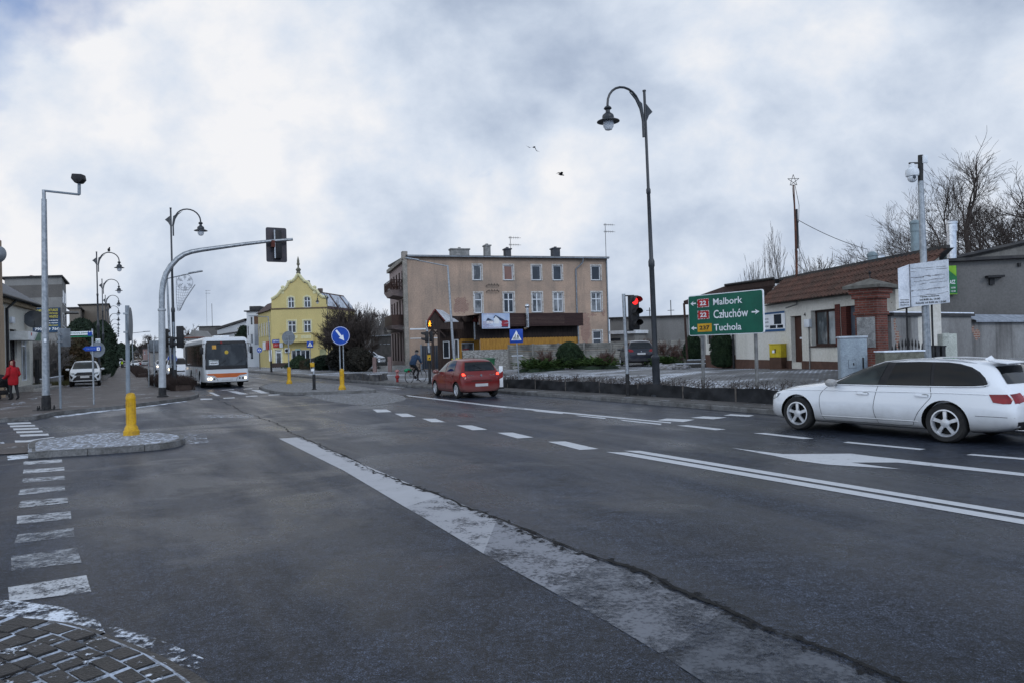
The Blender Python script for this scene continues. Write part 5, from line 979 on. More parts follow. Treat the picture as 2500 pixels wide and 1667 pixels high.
# ---- modern grey street lights
def streetlight(c,xb,xt,yt,arm,Z,label,H=None,black=True):
    b=at(c,xb,yt,Z); tp=at(c,xt,yt,Z); t=thing('street_light',label,'street light',(b.x,b.y,.12)); H=tp.z-.12; dx=tp.x-b.x
    MB().tube([(0,0,.02),(0,0,1.1)],.105,12).build('pole_base',blkm if black else galv,t)
    MB().tube([(0,0,1.1),(dx*.3,0,H*.35),(dx,0,H)],[.09,.085,.05],12).build('pole',galv,t)
    e=arm; mb=MB().tube([(dx,0,H-.05),(dx+e[0]*.65,-.1,H+e[1]*.65)],.035,8); mb.build('arm',galv,t)
    a=Vector((dx+e[0]*.6,-.1,H+e[1]*.62)); d=Vector((e[0],0,e[1])).normalized(); MB().ob(a+d*.42+Vector((0,0,.02)),(d,(0,1,0),d.cross(Vector((0,1,0)))),(.42,.13,.045)).build('luminaire',galv,t,bevel=.03)
    return t
streetlight('E',795,757,268,(-2.9,.55),45,'grey street light with a flat head before the beige tenement')
streetlight('B',735,705,-400,(2.4,.35),46,'grey street light with a black foot behind the mast arm')
streetlight('Y',265,245,685,(-1.8,.08),73,'grey street light standing in front of the yellow house door')
q=at('f',750,60,120); t=streetlight('f',755,748,-60,(2.6,.1),95,'thin grey street light far along the left pavement')
# ---- detector pole at the left
p=g('p',113,1000,.12); Zp=p.y; tpole=thing('camera_pole','tall grey pole with a black box on a bent arm at the left pavement','camera pole',p)
tt_=at('M',95,300,Zp); H=tt_.z-.12; dx=tt_.x-p.x; H2=at('M',95,222,Zp).z-.12
bz=at('H',890,815,Zp).z-.12
MB().lathe([(.2,0),(.2,.03),(.155,.04),(.15,.45),(.135,.46),(.13,bz)],16).build('pole_base',blkm,tpole)
mb=MB()
for a in range(6): mb.cyl((.27*math.cos(a),.27*math.sin(a)),.03,0,.1,8); mb.cyl((.27*math.cos(a),.27*math.sin(a)),.015,.1,.16,6)
mb.box(-.3,.3,-.3,.3,-.01,.02); mb.build('anchor_bolts',blkm,tpole,smooth=0)
MB().tube([(0,0,bz),(dx,0,H)],[.125,.085],16).tube([(dx,0,H),(dx,0,H2)],[.06,.06],12).build('pole',galv,tpole)
e1=at('M',392,262,Zp); e2=at('M',392,168,Zp); e=lambda q:(q.x-p.x,0,q.z-.12)
MB().tube([(dx,0,H2-.03),e(e1)],.04,8).tube([e(e1),e(e2)],.055,8).build('arm',polegrey,tpole)
c_=e(at('M',392,130,Zp)); MB().plate([(c_[0]-.22,c_[2]+.0),(c_[0]-.18,c_[2]+.17),(c_[0]+.18,c_[2]+.14),(c_[0]+.22,c_[2]-.05),(c_[0]+.1,c_[2]-.17),(c_[0]-.08,c_[2]-.17)],-.16,.10).build('detector_box',blk,tpole,bevel=.03)
MB().box(.06,.14,-.14,-.12,3.3-.9,3.42-.9).build('sticker',signwhite,tpole,smooth=0)
# ---- traffic signals
lensoff=[mat('lens_dark',(.03,.03,.03),.2),mat('lens_amber_off',(.06,.045,.03),.2)]
def emis(name,c,s): return mat(name,c,.4,0,c,3,emit=s,fine=0)
redon=emis('lens_red_lit',(.9,.02,.02),2.2)
def head(par,x,y,z,n=3,lit=None,s=1.0,rz=0,litm=None,name='signal_head',lens=True):
    h=.34*s; mb=MB().box(-.15*s,.15*s,-.07*s,.12*s,0,h*n); o=mb.build(name,blk,par,bevel=.03*s); o.location=(x,y,z); o.rotation_euler.z=rz
    for k in range(n):
        zz=h*(n-k-.5); vs=[];m_=14
        vz=MB()
        for i in range(m_+1):
            a=-.35+ (PI+.7)*i/m_; c,s_=math.cos(a)*.125*s,math.sin(a)*.125*s; vs+=[(c,-.07*s,zz+s_),(c*1.0,-.07*s-(.24*s if math.sin(a)>0 else .24*s*(1+math.sin(a)*1.6)),zz+s_+.01)]
        vz.add(vs,[(2*i,2*i+1,2*i+3,2*i+2) for i in range(m_)]).build('visor',blk,o)
        L_=MB().lathe([(.105*s,-.072*s),(.08*s,-.095*s),(.001,-.105*s)],16,(0,0,zz),'y').build('lens',(litm if (lit==k) else lensoff[0]),o)
    return o
# red signal at the right
p=at('p',1533,960,24.6); p=onlot(p); zt=at('p',1529,718,24.6).z
ts_=thing('traffic_light','traffic light showing red on a grey pole left of the tall lamp','traffic light',p)
MB().tube([(0,0,0),(0,0,.75)],.065,12).build('pole_base',blkm,ts_); MB().tube([(0,0,.75),(-.05,0,zt-p.z)],.06,12).build('pole',galv,ts_)
z0=at('D',1540,448,24.6).z-p.z; z1=at('D',1540,12,24.6).z-p.z; s=(z1-z0)/1.02
head(ts_,.29,0,z0,3,0,s,R(22),redon); MB().box(-.05,.3,-.03,.02,z1-.02,z1+.02).box(-.02,.25,-.03,.02,z0-.04,z0).build('bracket',blkm,ts_,smooth=0)
# pedestrian signal with amber figure near the cyclist
p=g('R',541,1305,.13); tq=thing('traffic_light','pedestrian signal with a lit orange walking figure beside the cyclist','traffic light',p)
H=at('R',500,380,p.y).z-p.z; MB().tube([(0,0,0),(0,0,1.6)],.075,12).lathe([(.13,0),(.13,.04),(.08,.08)],12).build('pole_base',blkm,tq); MB().tube([(0,0,1.6),(-.1,0,H)],.06,12).build('pole',galv,tq)
z=at('R',535,482,p.y).z-p.z; hx=(535-510)/6.03*p.y/1780
o=head(tq,hx,0,z,1,None,1.0,0,name='pedestrian_head'); amb=emis('amber_figure',(1,.33,.02),3)
fig=[(-.02,.09),(.015,.095),(.025,.06),(.06,.02),(.045,.0),(.02,.02),(.02,-.02),(.05,-.09),(.025,-.1),(-.005,-.04),(-.03,-.1),(-.06,-.09),(-.03,-.02),(-.03,.02),(-.055,-.02),(-.07,-.0),(-.035,.055)]
MB().plate([(x*1.25,.17+y_*1.25) for x,y_ in fig],-.125,-.115).plate([(x,y_+.17) for x,y_ in disc(0,.14,.03,10)],-.125,-.115).build('lit_figure',amb,o,smooth=0)
z=at('R',500,700,p.y).z-p.z; zz=at('R',500,540,p.y).z-p.z
head(tq,-.12,-.05,z,2,None,(zz-z)/.68,R(-75)); head(tq,.12,0,z+.02,3,None,(zz-z)/1.02*.95,R(170))
z=at('R',530,960,p.y).z-p.z; z1=at('R',530,880,p.y).z-p.z; MB().box(-.09,.09,-.14,-.06,z,z+.24).box(-.09,.09,-.14,-.06,z+.27,z1).build('push_button',yel,tq,bevel=.02); MB().plate(disc(.03,z+.12,.035,12),-.15,-.141).build('sticker',signblack,tq)
# mast arm over the left approach
p=g('p',397,968,.12); tm=thing('mast_arm_signal','thick grey mast arm carrying a traffic signal over the road','traffic light mast',p,0)
u_=VD; Zm=p.y
def onarm(c,x,y):   # pixel on the vertical plane through the mast along the arm
    d=ray(c,x,y); n=Vector((-u_.y,u_.x,0)); t=(Vector((p.x,p.y,0))-CP).dot(n)/d.dot(n); q=CP+d*t-Vector(p); return q
pts=[onarm('M',*a) for a in ((1090,1235),(1091,1100),(1102,1010),(1125,930),(1165,865),(1220,805),(1280,765),(1340,745),(1420,730),(1600,705),(1800,678),(2000,655),(2195,640))]
zb=onarm('B',620,1340).z
MB().lathe([(.24,0),(.24,.05),(.165,.09),(.155,zb)],18).build('pole_base',blkm,tm)
MB().tube([(0,0,zb),(pts[0].x,pts[0].y,pts[0].z)],[.155,.135],18).lathe([(.135,pts[0].z-.06),(.17,pts[0].z-.04),(.17,pts[0].z+.04),(.135,pts[0].z+.06)],18,(pts[0].x,pts[0].y,0)).build('pole',mat('galv_pole_light',(.40,.42,.44),.5,.4,(.34,.36,.38),5),tm)
pp=[]
for a,b in zip(pts,pts[1:]): pp.append(a)
pp.append(pts[-1]); MB().tube(pp,[.125,.125,.125,.122,.12,.115,.11,.105,.10,.092,.083,.075,.068],14).build('arm',galv,tm)
bc=onarm('M',2068,680); ang=math.atan2(VD.y,VD.x)
bx=onarm('M',2155,680)-onarm('M',1980,680); bw=bx.length/2; bh=(onarm('M',2068,530).z-onarm('M',2068,822).z)/2
rot=Matrix.Rotation(ang,3,'Z')
def rb(q): return rot@Vector(q)+Vector((bc.x,bc.y,bc.z))
mb=MB(); r_=.08; out=[]
for (cx_,cz_,a0) in ((bw-r_,bh-r_,0),(-bw+r_,bh-r_,PI/2),(-bw+r_,-bh+r_,PI),(bw-r_,-bh+r_,1.5*PI)):
    for k in range(4): a=a0+PI/2*k/3; out.append((cx_+r_*math.cos(a),cz_+r_*math.sin(a)))
mb.plate(out,.28,.31); mb.v=[tuple(rb(v)) for v in mb.v]; mb.build('backboard',mat('backboard_grey',(.045,.045,.055),.6,0,(.07,.06,.065),3),tm,smooth=0)
mb=MB().box(-.12,.2,.02,.28,-bh*.82,bh*.82); mb.v=[tuple(rb(v)) for v in mb.v]; o=mb.build('signal_head',blk,tm,bevel=.03)
mb=MB().box(-.16,-.10,.0,.06,-bh*.82,bh*.82); mb.v=[tuple(rb(v)) for v in mb.v]; mb.build('bracket',galv,tm,smooth=0)
mb=MB().box(-.3,-.14,-.12,.12,-.16,.16); mb.v=[tuple(rb(v)) for v in mb.v]; mb.build('clamp',mat('rusty_brown',(.10,.03,.02),.8,0,(.06,.02,.015),6),tm,smooth=0)
# signal seen from behind near the hedge
p=g('B',838,1385,.12); Zs=38.6; p=at('B',838,1300,Zs); t=thing('traffic_light','black signal heads seen from behind on the post beside the hedge','traffic light',(p.x,p.y,.12))
MB().tube([(0,0,0),(0,0,1.1)],.075,10).build('pole_base',blkm,t); H=at('B',825,340,Zs).z; MB().tube([(0,0,1.1),(-.02,0,H)],.06,10).build('pole',polegrey,t)
z0=at('B',900,712,Zs).z-.12; z1=at('B',900,370,Zs).z-.12; head(t,.32,0,z0,3,None,(z1-z0)/1.02,R(185)); z1=at('B',830,540,Zs).z-.12; head(t,-.06,-.12,z0+.02,2,None,(z1-z0)/.68,R(100))
z0=at('B',700,700,Zs).z-.12; head(t,-.62,.3,z0,3,None,.95,R(175)); MB().tube([(0,0,z0+.5),(-.62,.3,z0+.5)],.03,6).build('bracket',blkm,t)
# snowflake decoration on the lamp
Zs=40.1
tdq=at('M',1212,1000,Zs); td=thing('snowflake_decoration','wire snowflake comet decoration hanging on the lamp beside the mast','decoration',tdq)
def dq(x,y): q=at('M',x,y,Zs)-tdq; return (q.x,0,q.z)
wire=mat('light_tube',(.34,.35,.37),.5,.1,(.22,.23,.25),6)
mb=MB(); cx_,_,cz_=dq(1285,1002); r_=(dq(1352,1002)[0]-cx_)
mb.tube([(cx_+r_*math.cos(a*PI/12),0,cz_+r_*math.sin(a*PI/12)) for a in range(25)],.012,4)
for k in range(6):
    a=PI/2+k*PI/3; d=Vector((math.cos(a),0,math.sin(a))); n=Vector((-d.z,0,d.x)); c0=Vector((cx_,0,cz_)); mb.tube([c0+d*r_*.3,c0+d*r_*.95],.014,4)
    for s in (.5,.66,.82):
        for q in (-1,1): mb.tube([c0+d*r_*s,c0+d*r_*(s+.17)+n*q*r_*.2],.012,4)
mb.build('snowflake',wire,td)
mb=MB(); L_=[dq(1212,955),dq(1212,1060),dq(1213,1150),dq(1222,1240)]; Rr=[dq(1370,1022),dq(1330,1080),dq(1285,1150),dq(1240,1242)]
mb.tube(L_,.016,4).tube(Rr,.03,5)
for k in range(10):
    f=k/9; a=Vector(dq(1215,1040+200*f)); b=Vector(dq(1355-115*f,1045+195*f)); mb.tube([a,(a+b)/2-Vector((0,0,.05)),b],.008,3)
for k in range(1,6): mb.tube([Vector(dq(1212,1040)).lerp(Vector(dq(1350,1045)),k/6),Vector(dq(1222,1240)).lerp(Vector(dq(1240,1242)),k/6)],.008,3)
mb.build('comet_tail',wire,td)
# ---- signs
def post(par,H,r=.035,m=galv,x=0,y=0,z0=0,lean=(0,0),name='post'): return MB().tube([(x,y,z0),(x+lean[0],y+lean[1],H)],r,10).build(name,m,par)
def bollard(par,h=.95,s=1.0):
    pr=[(.17,0),(.17,.10),(.145,.12),(.14,.17),(.10,.24),(.098,h-.14),(.106,h-.12),(.106,h-.08),(.08,h),(.04,h+.02),(.001,h+.02)]
    o=MB().lathe([(r*s,z) for r,z in pr],20).build('bollard_sleeve',yel,par)
    for k in range(8):
        a=2*PI*k/8+.2; MB()
    mb=MB()
    for k in range(10):
        a=2*PI*k/10+.15; d=Vector((math.cos(a),math.sin(a),0)); mb.ob(d*.098*s+Vector((0,0,h*.55)),(d,Vector((-d.y,d.x,0)),(0,0,1)),(.008,.012,h*.28))
    mb.build('rib',yel,o,smooth=0); return o
def roundsign(par,z,r,m,edge=signwhite,y=-.05,rz=0,back=False):
    o=MB().plate(disc(0,0,r,36),-.012,.012).build('sign_plate',m,par,smooth=30); o.location=(0,y,z); o.rotation_euler.z=rz
    if not back:
        mb=MB(); n=36; 
        vs=[(r*k*math.cos(2*PI*i/n),-.016,r*k*math.sin(2*PI*i/n)) for k in (.93,.97) for i in range(n)]; mb.add(vs,[(i,(i+1)%n,n+(i+1)%n,n+i) for i in range(n)]).build('rim',edge,o,smooth=0)
    return o
arrowpts=[(-.13,.9),(.13,.9),(.13,-.1),(.36,-.1),(0,-.78),(-.36,-.1),(-.13,-.1)]
def keepright(label,c,x,y,zb,zdisc_c,zdisc_y,r,back=False,rz=0,h=.97,s=1.0,double=False,blue=signblue):
    p=g(c,x,y,.12); t=thing('keep_right_sign',label,'road sign',p); H=at(*zdisc_c,p.y).z-p.z
    bollard(t,h,s); 
    if double: post(t,H,.03,galv,-.07,0,h-.05); post(t,H,.025,galv,.09,.02,h-.05)
    else: post(t,H+.1,.035,galv,0,0,h-.05)
    o=roundsign(t,H,r,signback if back else blue,y=(.06 if back else -.06),rz=rz,back=back)
    if not back:
        a=R(37); q=[(px*.62,py*.62) for px,py in arrowpts]; q=[((x_*math.cos(a)-y_*math.sin(a))*r*1.35,(x_*math.sin(a)+y_*math.cos(a))*r*1.35) for x_,y_ in q]
        MB().plate(q,-.02,-.014).build('arrow',signwhite,o,smooth=0)
    else: MB().box(-.25,.25,-.03,-.013,-r*.55,-r*.48).box(-.25,.25,-.03,-.013,r*.45,r*.52).build('bracket',galv,o,smooth=0)
    return t
keepright('blue round sign with a white arrow down right on a yellow bollard','I',1385,885,0,('I',1360,118),0,.435,double=True)
keepright('round sign seen from its grey back on the farther yellow bollard of the middle island','I',625,800,0,('I',610,145),0,.39,back=True)
# near left island: bollard with a sign seen edge-on
p=g('p',321,1061,.12); t=thing('keep_right_sign','nearest yellow bollard with a grey post and a sign seen edge-on','road sign',p); Zk=p.y
bollard(t,at('p',321,960,Zk).z-p.z,1.0)
a=at('L',1022,1370,Zk)-p; b=at('L',1015,675,Zk)-p; MB().tube([(a.x,0,a.z),(b.x,0,b.z)],.045,12).build('post',polegrey,t)
c0=at('L',1033,690,Zk)-p; c1=at('L',1045,955,Zk)-p; r=(c0.z-c1.z)/2; cc=(c0+c1)/2
o=MB().plate(disc(0,0,r,40),-.012,.012).build('sign_plate',signback,t); o.location=(cc.x,.0,cc.z); o.rotation_euler=(R(0),R(-2),R(111))
MB().box(cc.x-.13,cc.x-.03,-.06,.06,cc.z-.2,cc.z-.16).box(cc.x-.13,cc.x,-.06,.06,cc.z+.22,cc.z+.26).build('bracket',galv,t,smooth=0)
# small far sign with yellow bollard beside the bus
p=at('B',795,985,60); t=thing('keep_right_sign','small blue and yellow island sign far behind the hedge left of the bus','road sign',(p.x,p.y,.02)); bollard(t,1.5,1.3); roundsign(t,at('B',770,890,60).z,.4,signblue)
MB().box(-.4,.0,.02,.1,.5,1.5).build('hazard_board',mat('hazard_orange',(.5,.2,.04),.5),t,smooth=0)
# pedestrian and cyclist crossing sign
def crossing(t,z,w,both,y=-.045):
    o=MB().box(-w,w,-.012,.012,-w*1.02,w*1.02).build('sign_plate',signblue,t,bevel=.01); o.location=(0,y,z)
    MB().plate([(-w*.78,-w*.62),(w*.78,-w*.62),(0,w*.82)],-.018,-.013).build('white_triangle',signwhite,o,smooth=0)
    mb=MB(); k=w*.9
    f=[(-.02,.30),(.06,.26),(.1,.1),(.2,-.02),(.17,-.06),(.06,.03),(.05,-.1),(.16,-.35),(.22,-.42),(.14,-.43),(-.01,-.17),(-.12,-.43),(-.2,-.43),(-.08,-.12),(-.08,.08),(-.16,-.04),(-.2,0),(-.12,.2)]
    ox=.28 if both else .02
    mb.plate([((x+ox)*k,(y_-.12)*k) for x,y_ in f],-.023,-.019).plate(disc(ox*k,.28*k,.07*k,10),-.023,-.019)
    if both:
        for cx_ in (-.42,-.12): mb.tube([(cx_*k+.13*k*math.cos(a*PI/6),-.022,-.36*k+.13*k*math.sin(a*PI/6)) for a in range(13)],.018*k+.002,4)
        mb.plate([(-.30*k,-.2*k),(-.2*k,.18*k),(-.1*k,.14*k),(-.2*k,-.36*k),(-.27*k,-.36*k)],-.023,-.019).plate(disc(-.17*k,.26*k,.06*k,10),-.023,-.019)
    mb.box(-.62*k,.62*k,-.023,-.019,-.58*k,-.55*k).build('pictogram',signblack,o,smooth=0); return o
p=at('R',1855,1270,31.5); t=thing('crossing_sign','blue square sign with a pedestrian and a cyclist in a white triangle','road sign',onlot(p)); zc=at('R',1812,607,31.5).z-onlot(p).z; xo=at('R',1812,607,31.5).x-p.x
MB().tube([(0,0,0),(xo,0,zc+.2)],.03,10).build('post',galv,t); o=crossing(t,zc,.285,True); o.location.x=xo
p=at('I',935,640,70); t=thing('crossing_sign','small blue pedestrian crossing sign in front of the yellow house','road sign',(p.x,p.y,.13)); zc=at('I',915,240,70).z-.13; post(t,zc+.2,.035); crossing(t,zc,.31,False)
p=at('I',205,575,90); t=thing('cycle_path_sign','round blue sign on a post left of the yellow house','road sign',(p.x,p.y,.13)); zc=at('I',200,318,90).z-.13; post(t,zc+.3,.05,dkpole); o=roundsign(t,zc,.34,signblue); MB().box(-.015,.015,-.02,-.014,-.26,.26).box(-.18,-.08,-.02,-.014,-.08,.1).box(.08,.18,-.02,-.014,-.1,.08).build('pictogram',signwhite,o,smooth=0)
# low black post with a push button on the middle island
p=g('I',983,885,.12); t=thing('signal_post','short black and grey post with a yellow button box on the middle island','signal post',p); H=at('I',970,435,p.y).z-p.z
MB().lathe([(.12,0),(.12,.03),(.075,.05),(.075,.72),(.06,.73)],12).build('pole_base',blkm,t); MB().tube([(0,0,.73),(-.04,0,H)],.055,12).build('post',galv,t); MB().lathe([(.085,H-.16),(.085,H-.02),(.03,H+.01)],12,(-.04,0,0)).build('cap',blk,t); MB().box(-.14,.06,-.13,-.05,H-.42,H-.2).build('push_button',yel,t,bevel=.02); MB().box(-.11,.03,-.06,.06,H-.62,H-.5).build('sticker',signwhite,t,smooth=0)
# left pavement: sign back, street name post
p=g('p',148,997,.12); t=thing('road_sign','grey sign seen from its side on a thin post left of the street name post','road sign',p); b=at('p',148,801,p.y)-p; post(t,b.z,.04,polegrey)
z0=at('L',500,1000,p.y).z-.12; z1=at('L',500,853,p.y).z-.12; o=MB().box(0,.42,-.015,.015,z0,z1).build('sign_plate',signback,t,bevel=.01); o.location=(-.05,.07,0); o.rotation_euler.z=R(62); MB().box(-.06,.1,-.05,.05,z0+.15,z0+.2).box(-.06,.1,-.05,.05,z1-.25,z1-.2).build('bracket',galv,t,smooth=0)
p=g('p',229.5,987,.12); Zs=p.y; t=thing('street_name_post','post with a street name sign, a blue arrow sign and a round sign back','sign post',p); b=at('p',229,803,Zs)-p; post(t,b.z,.035,galv)
def q2(x,y,yy=0): q=at('L',x,y,Zs+yy)-p; return q.x,q.z
def pl2(name,m,x0,x1,y0,y1,yo=-.05,par=t,txt=None,tm=None,tx=(0.05,.95),tz=(.25,.75)):
    a=q2(x0,y1);b_=q2(x1,y0); o=MB().box(a[0],b_[0],yo-.01,yo+.01,a[1],b_[1]).build(name,m,par,smooth=0); w_=b_[0]-a[0];h_=b_[1]-a[1]
    if txt: text(txt,'lettering',tm,o,a[0]+w_*tx[0],a[0]+w_*tx[1],a[1]+h_*tz[0],a[1]+h_*tz[1],y=yo-.014)
    return o
pl2('name_plate',signwhite,540,745,878,912,txt='ul. Królowej Jadwigi',tm=signgreen,tx=(.03,.82),tz=(.22,.8)); o=pl2('name_plate_band',mat('sign_leaf_green',(.02,.2,.1),.5),540,745,913,928)
a=q2(724,895); MB().plate([(a[0]-.08,a[1]-.1),(a[0]+.09,a[1]-.1),(a[0]+.09,a[1]+.02),(a[0]+.05,a[1]+.08),(a[0],a[1]+.02),(a[0]-.05,a[1]+.08),(a[0]-.08,a[1]+.02)],-.072,-.066).build('emblem',signblue,t,smooth=0)
pl2('name_plate',signwhite,760,796,937,965,yo=.03,txt='Piaski',tm=signgreen); pl2('name_plate_band',MATS['sign_leaf_green'],760,796,966,984,yo=.03)
a0,a1=q2(665,1015),q2(810,1015); z0,z1=q2(700,1034)[1],q2(700,998)[1]
o=MB().plate([(a0[0],a0[1]),(a0[0]+.12,z1),(a1[0],z1),(a1[0],z0),(a0[0]+.12,z0)],-.06,-.04).build('arrow_sign',signblue,t,smooth=0); b0=q2(780,1030); b1=q2(803,1003); MB().box(b0[0],b1[0],-.068,-.062,b0[1],b1[1]).build('symbol',signwhite,o,smooth=0); text('i','lettering',signblue,o,b0[0]+.05,b0[0]+.085,b0[1]+.04,b1[1]-.03,y=-.072,bold=.05)
text('Informacja','lettering',signwhite,o,a0[0]+.16,b0[0]-.06,z0+.08,z1-.08,y=-.064)
a=q2(775,1022); o=MB().plate([(a[0]+.3*x,a[1]+.3*z) for x,z in disc(0,0,1,28)],.0,.02).build('round_plate',signback,t)
# grey sign back beyond the mast
p=at('B',515,1290,45); t=thing('direction_sign','large grey sign back on two posts left of the mast','road sign',(p.x,p.y,.12)); a=at('B',420,770,45);b=at('B',592,593,45)
MB().box(a.x-p.x,b.x-p.x,-.02,.02,a.z-.12,b.z-.12).build('sign_plate',signback,t,bevel=.01); post(t,b.z-.12,.05,galv,0,-.06); post(t,b.z-.3,.04,galv,-.35,-.06)
# ---- green direction sign
pa=at('p',1682,760,23.8); pb=at('p',1865,760,21.4); FD=Fr((pa.x,pa.y,0),(pb.x,pb.y,0)); A0=onlot(Vector((pa.x,pa.y,0))); td=thing('direction_sign','green direction sign to Malbork, Człuchów and Tuchola on two grey posts','road sign',(pa.x,pa.y,0),FD.rz)
z0=(FD.z('G',100,1163)+FD.z('G',615,1143))/2; z1=(FD.z('G',90,885)+FD.z('G',605,828))/2; W=FD.w; H=z1-z0
def rr(x0,x1,z0,z1,r,n=4):
    o=[]
    for cx_,cz_,a0 in ((x1-r,z1-r,0),(x0+r,z1-r,PI/2),(x0+r,z0+r,PI),(x1-r,z0+r,1.5*PI)):
        for k in range(n+1): a=a0+PI/2*k/n; o.append((cx_+r*math.cos(a),cz_+r*math.sin(a)))
    return o
MB().plate(rr(0,W,z0,z1,.07),-.02,.03).build('sign_border',signwhite,td,smooth=0); sp_=MB().plate(rr(.025,W-.025,z0+.025,z1-.025,.055),-.028,-.0205).build('sign_plate',signgreen,td,smooth=0)
def dz(x,y): return W*x,z0+H*y
def dtext(s,x0,x1,y0,y1,m=signwhite,b=.012,yy=-.034,par=sp_): a=dz(x0,y0);c=dz(x1,y1); return text(s,'lettering',m,par,a[0],c[0],a[1],c[1],y=yy,bold=b)
dtext('Malbork',.36,.745,.72,.88); dtext('Człuchów',.36,.815,.40,.60); dtext('Tuchola',.36,.725,.10,.26)
for (y0,y1,s,m_) in ((.69,.90,'22',red),(.40,.61,'22',red),(.09,.29,'237',mat('sign_amber',(.62,.33,.02),.4))):
    x0=.135 if s=='22' else .13; x1=.30 if s=='22' else .33; a=dz(x0,y0);b=dz(x1,y1); 
    if s=='22':
        MB().box(a[0],b[0],-.031,-.029,a[1],b[1]).build('number_border',mat('sign_dashed',(.7,.7,.72),.5,0,(.25,.02,.02),26,thr=(.5,.52)),sp_,smooth=0); o=MB().box(a[0]+.02,b[0]-.02,-.034,-.0315,a[1]+.02,b[1]-.02).build('number_panel',m_,sp_,smooth=0)
    else: o=MB().box(a[0],b[0],-.034,-.0315,a[1],b[1]).build('number_panel',m_,sp_,smooth=0)
    k=(b[0]-a[0])*.22; text(s,'lettering',signwhite if s=='22' else signblack,o,a[0]+k*(1 if s=='22' else .65),b[0]-k*(1 if s=='22' else .65),a[1]+H*.05,b[1]-H*.05,y=-.038,bold=.03)
for (xa,xb,y,d) in ((.035,.115,.80,-1),(.86,.955,.495,1),(.035,.115,.19,-1)):
    a=dz(xa,y);b=dz(xb,y); l=b[0]-a[0]; x0,x1=(b[0],a[0]) if d<0 else (a[0],b[0]); s_=1 if d>0 else -1
    MB().plate([(x0,a[1]-.022),(x1-s_*l*.45,a[1]-.022),(x1-s_*l*.55,a[1]-.075),(x1,a[1]),(x1-s_*l*.55,a[1]+.075),(x1-s_*l*.45,a[1]+.022),(x0,a[1]+.022)],-.036,-.030).build('arrow',signwhite,sp_,smooth=0)
for c_ in (('G',190,1300),('G',570,1300)):
    x=FD.u(*c_,.08); MB().tube([(x,.08,.1),(x,.08,z1-.1)],.055,12).build('post',mat('sign_post_grey',(.2,.2,.195),.55,.2,(.14,.14,.14),5),td)
# ---- opening hours board with thin legs
pa=at('T',777,980,21.0); pb=at('T',1041,970,20.2); Fb=Fr((pa.x,pa.y,0),(pb.x,pb.y,0)); tb=thing('opening_hours_board','weathered white two part board with opening hours beside the camera pole','sign',(pa.x,pa.y,0),Fb.rz)
z0=Fb.z('T',910,1118); z1=Fb.z('T',900,830); W=Fb.w; wb=mat('board_white',(.66,.69,.74),.5,0,(.52,.55,.6),2.5,fine=.25)
bm_=MB().add([(0,0,z0-.06),(W,0,z0+.0),(W,0,z1+.03),(0,0,z1-.0),(0,.06,z0-.06),(W,.06,z0),(W,.06,z1+.03),(0,.06,z1)],[(0,1,2,3),(7,6,5,4),(0,4,5,1),(2,6,7,3),(1,5,6,2),(0,3,7,4)]).build('board',wb,tb,smooth=0)
ins=at('T',690,1000,20.9); l_=Fb.uv('T',693,1000,-.35); MB().add([(-.02,0,z0-.05),(l_[0],-.35,z0-.09),(l_[0],-.35,z1-.12),(-.02,0,z1),(-.02,.05,z0-.05),(l_[0],-.30,z0-.09),(l_[0],-.30,z1-.12),(-.02,.05,z1)],[(0,1,2,3),(7,6,5,4),(0,4,5,1),(2,6,7,3),(1,5,6,2)]).build('board',wb,tb,smooth=0)
rgc=random.Random(4); mb=MB()
for k,f in enumerate((.93,.84,.70,.685,.60,.5,.38,.36,.22)):
    x=.02; z=z0+(z1-z0)*(f-.03)
    while x<W-.08:
        x2=x+rgc.uniform(.03,.1); z2=z+rgc.uniform(-.012,.016); 
        if rgc.random()<.85: h_=rgc.choice([.003,.005,.006,.010]); mb.poly([(x,-.004,z-h_),(x2,-.004,z2-h_),(x2,-.004,z2+h_),(x,-.004,z+h_)])
        x=x2; z=z2
mb.box(-.012,.008,-.01,-.002,z0-.05,z1).build('tape_gaps',mat('grime',(.12,.12,.13),.8,0,(.3,.3,.32),18),bm_,smooth=0)
for s,x0,x1,f0,f1 in (('Czynne codziennie',.25,.76,.155,.20),('od 8:00 do 16:00',.24,.78,.085,.13),('Sobota od 8:00 do 13:00',.13,.93,.01,.055)): text(s,'lettering',signblack,bm_,W*x0,W*x1,z0+(z1-z0)*f0,z0+(z1-z0)*f1,y=-.006,bold=.03)
lx=l_[0]; inv_=[]
for s,f0,f1 in (('Czynne codziennie',.15,.185),('od 8:00 do 16:00',.09,.125),('Sobota od 8:00 do 13:00',.03,.06)):
    o=text(s,'lettering',signblack,bm_,0,.33,z0+(z1-z0)*f0-.05,z0+(z1-z0)*f1-.05,y=-.006,bold=.03)
    L_=Vector((lx,-.35,0)); d=-L_.normalized(); 
    for v in o.data.vertices: q=L_+d*(.05+v.co.x*.85); v.co=(q.x-d.y*-.0+.004*d.y,q.y-.006,v.co.z)
for c_ in (('T',752,1200),('T',928,1200)): x=Fb.u(*c_,.1); MB().tube([(x,.1,.3),(x,.1,z0+.2)],.028,8).build('leg',blkm,tb)
MB().tube([(Fb.u('T',752,1200,.1)-.25,.05,z0-.12),(Fb.u('T',752,1200,.1)+.35,.08,z0-.02)],.02,6).build('brace',blkm,tb)
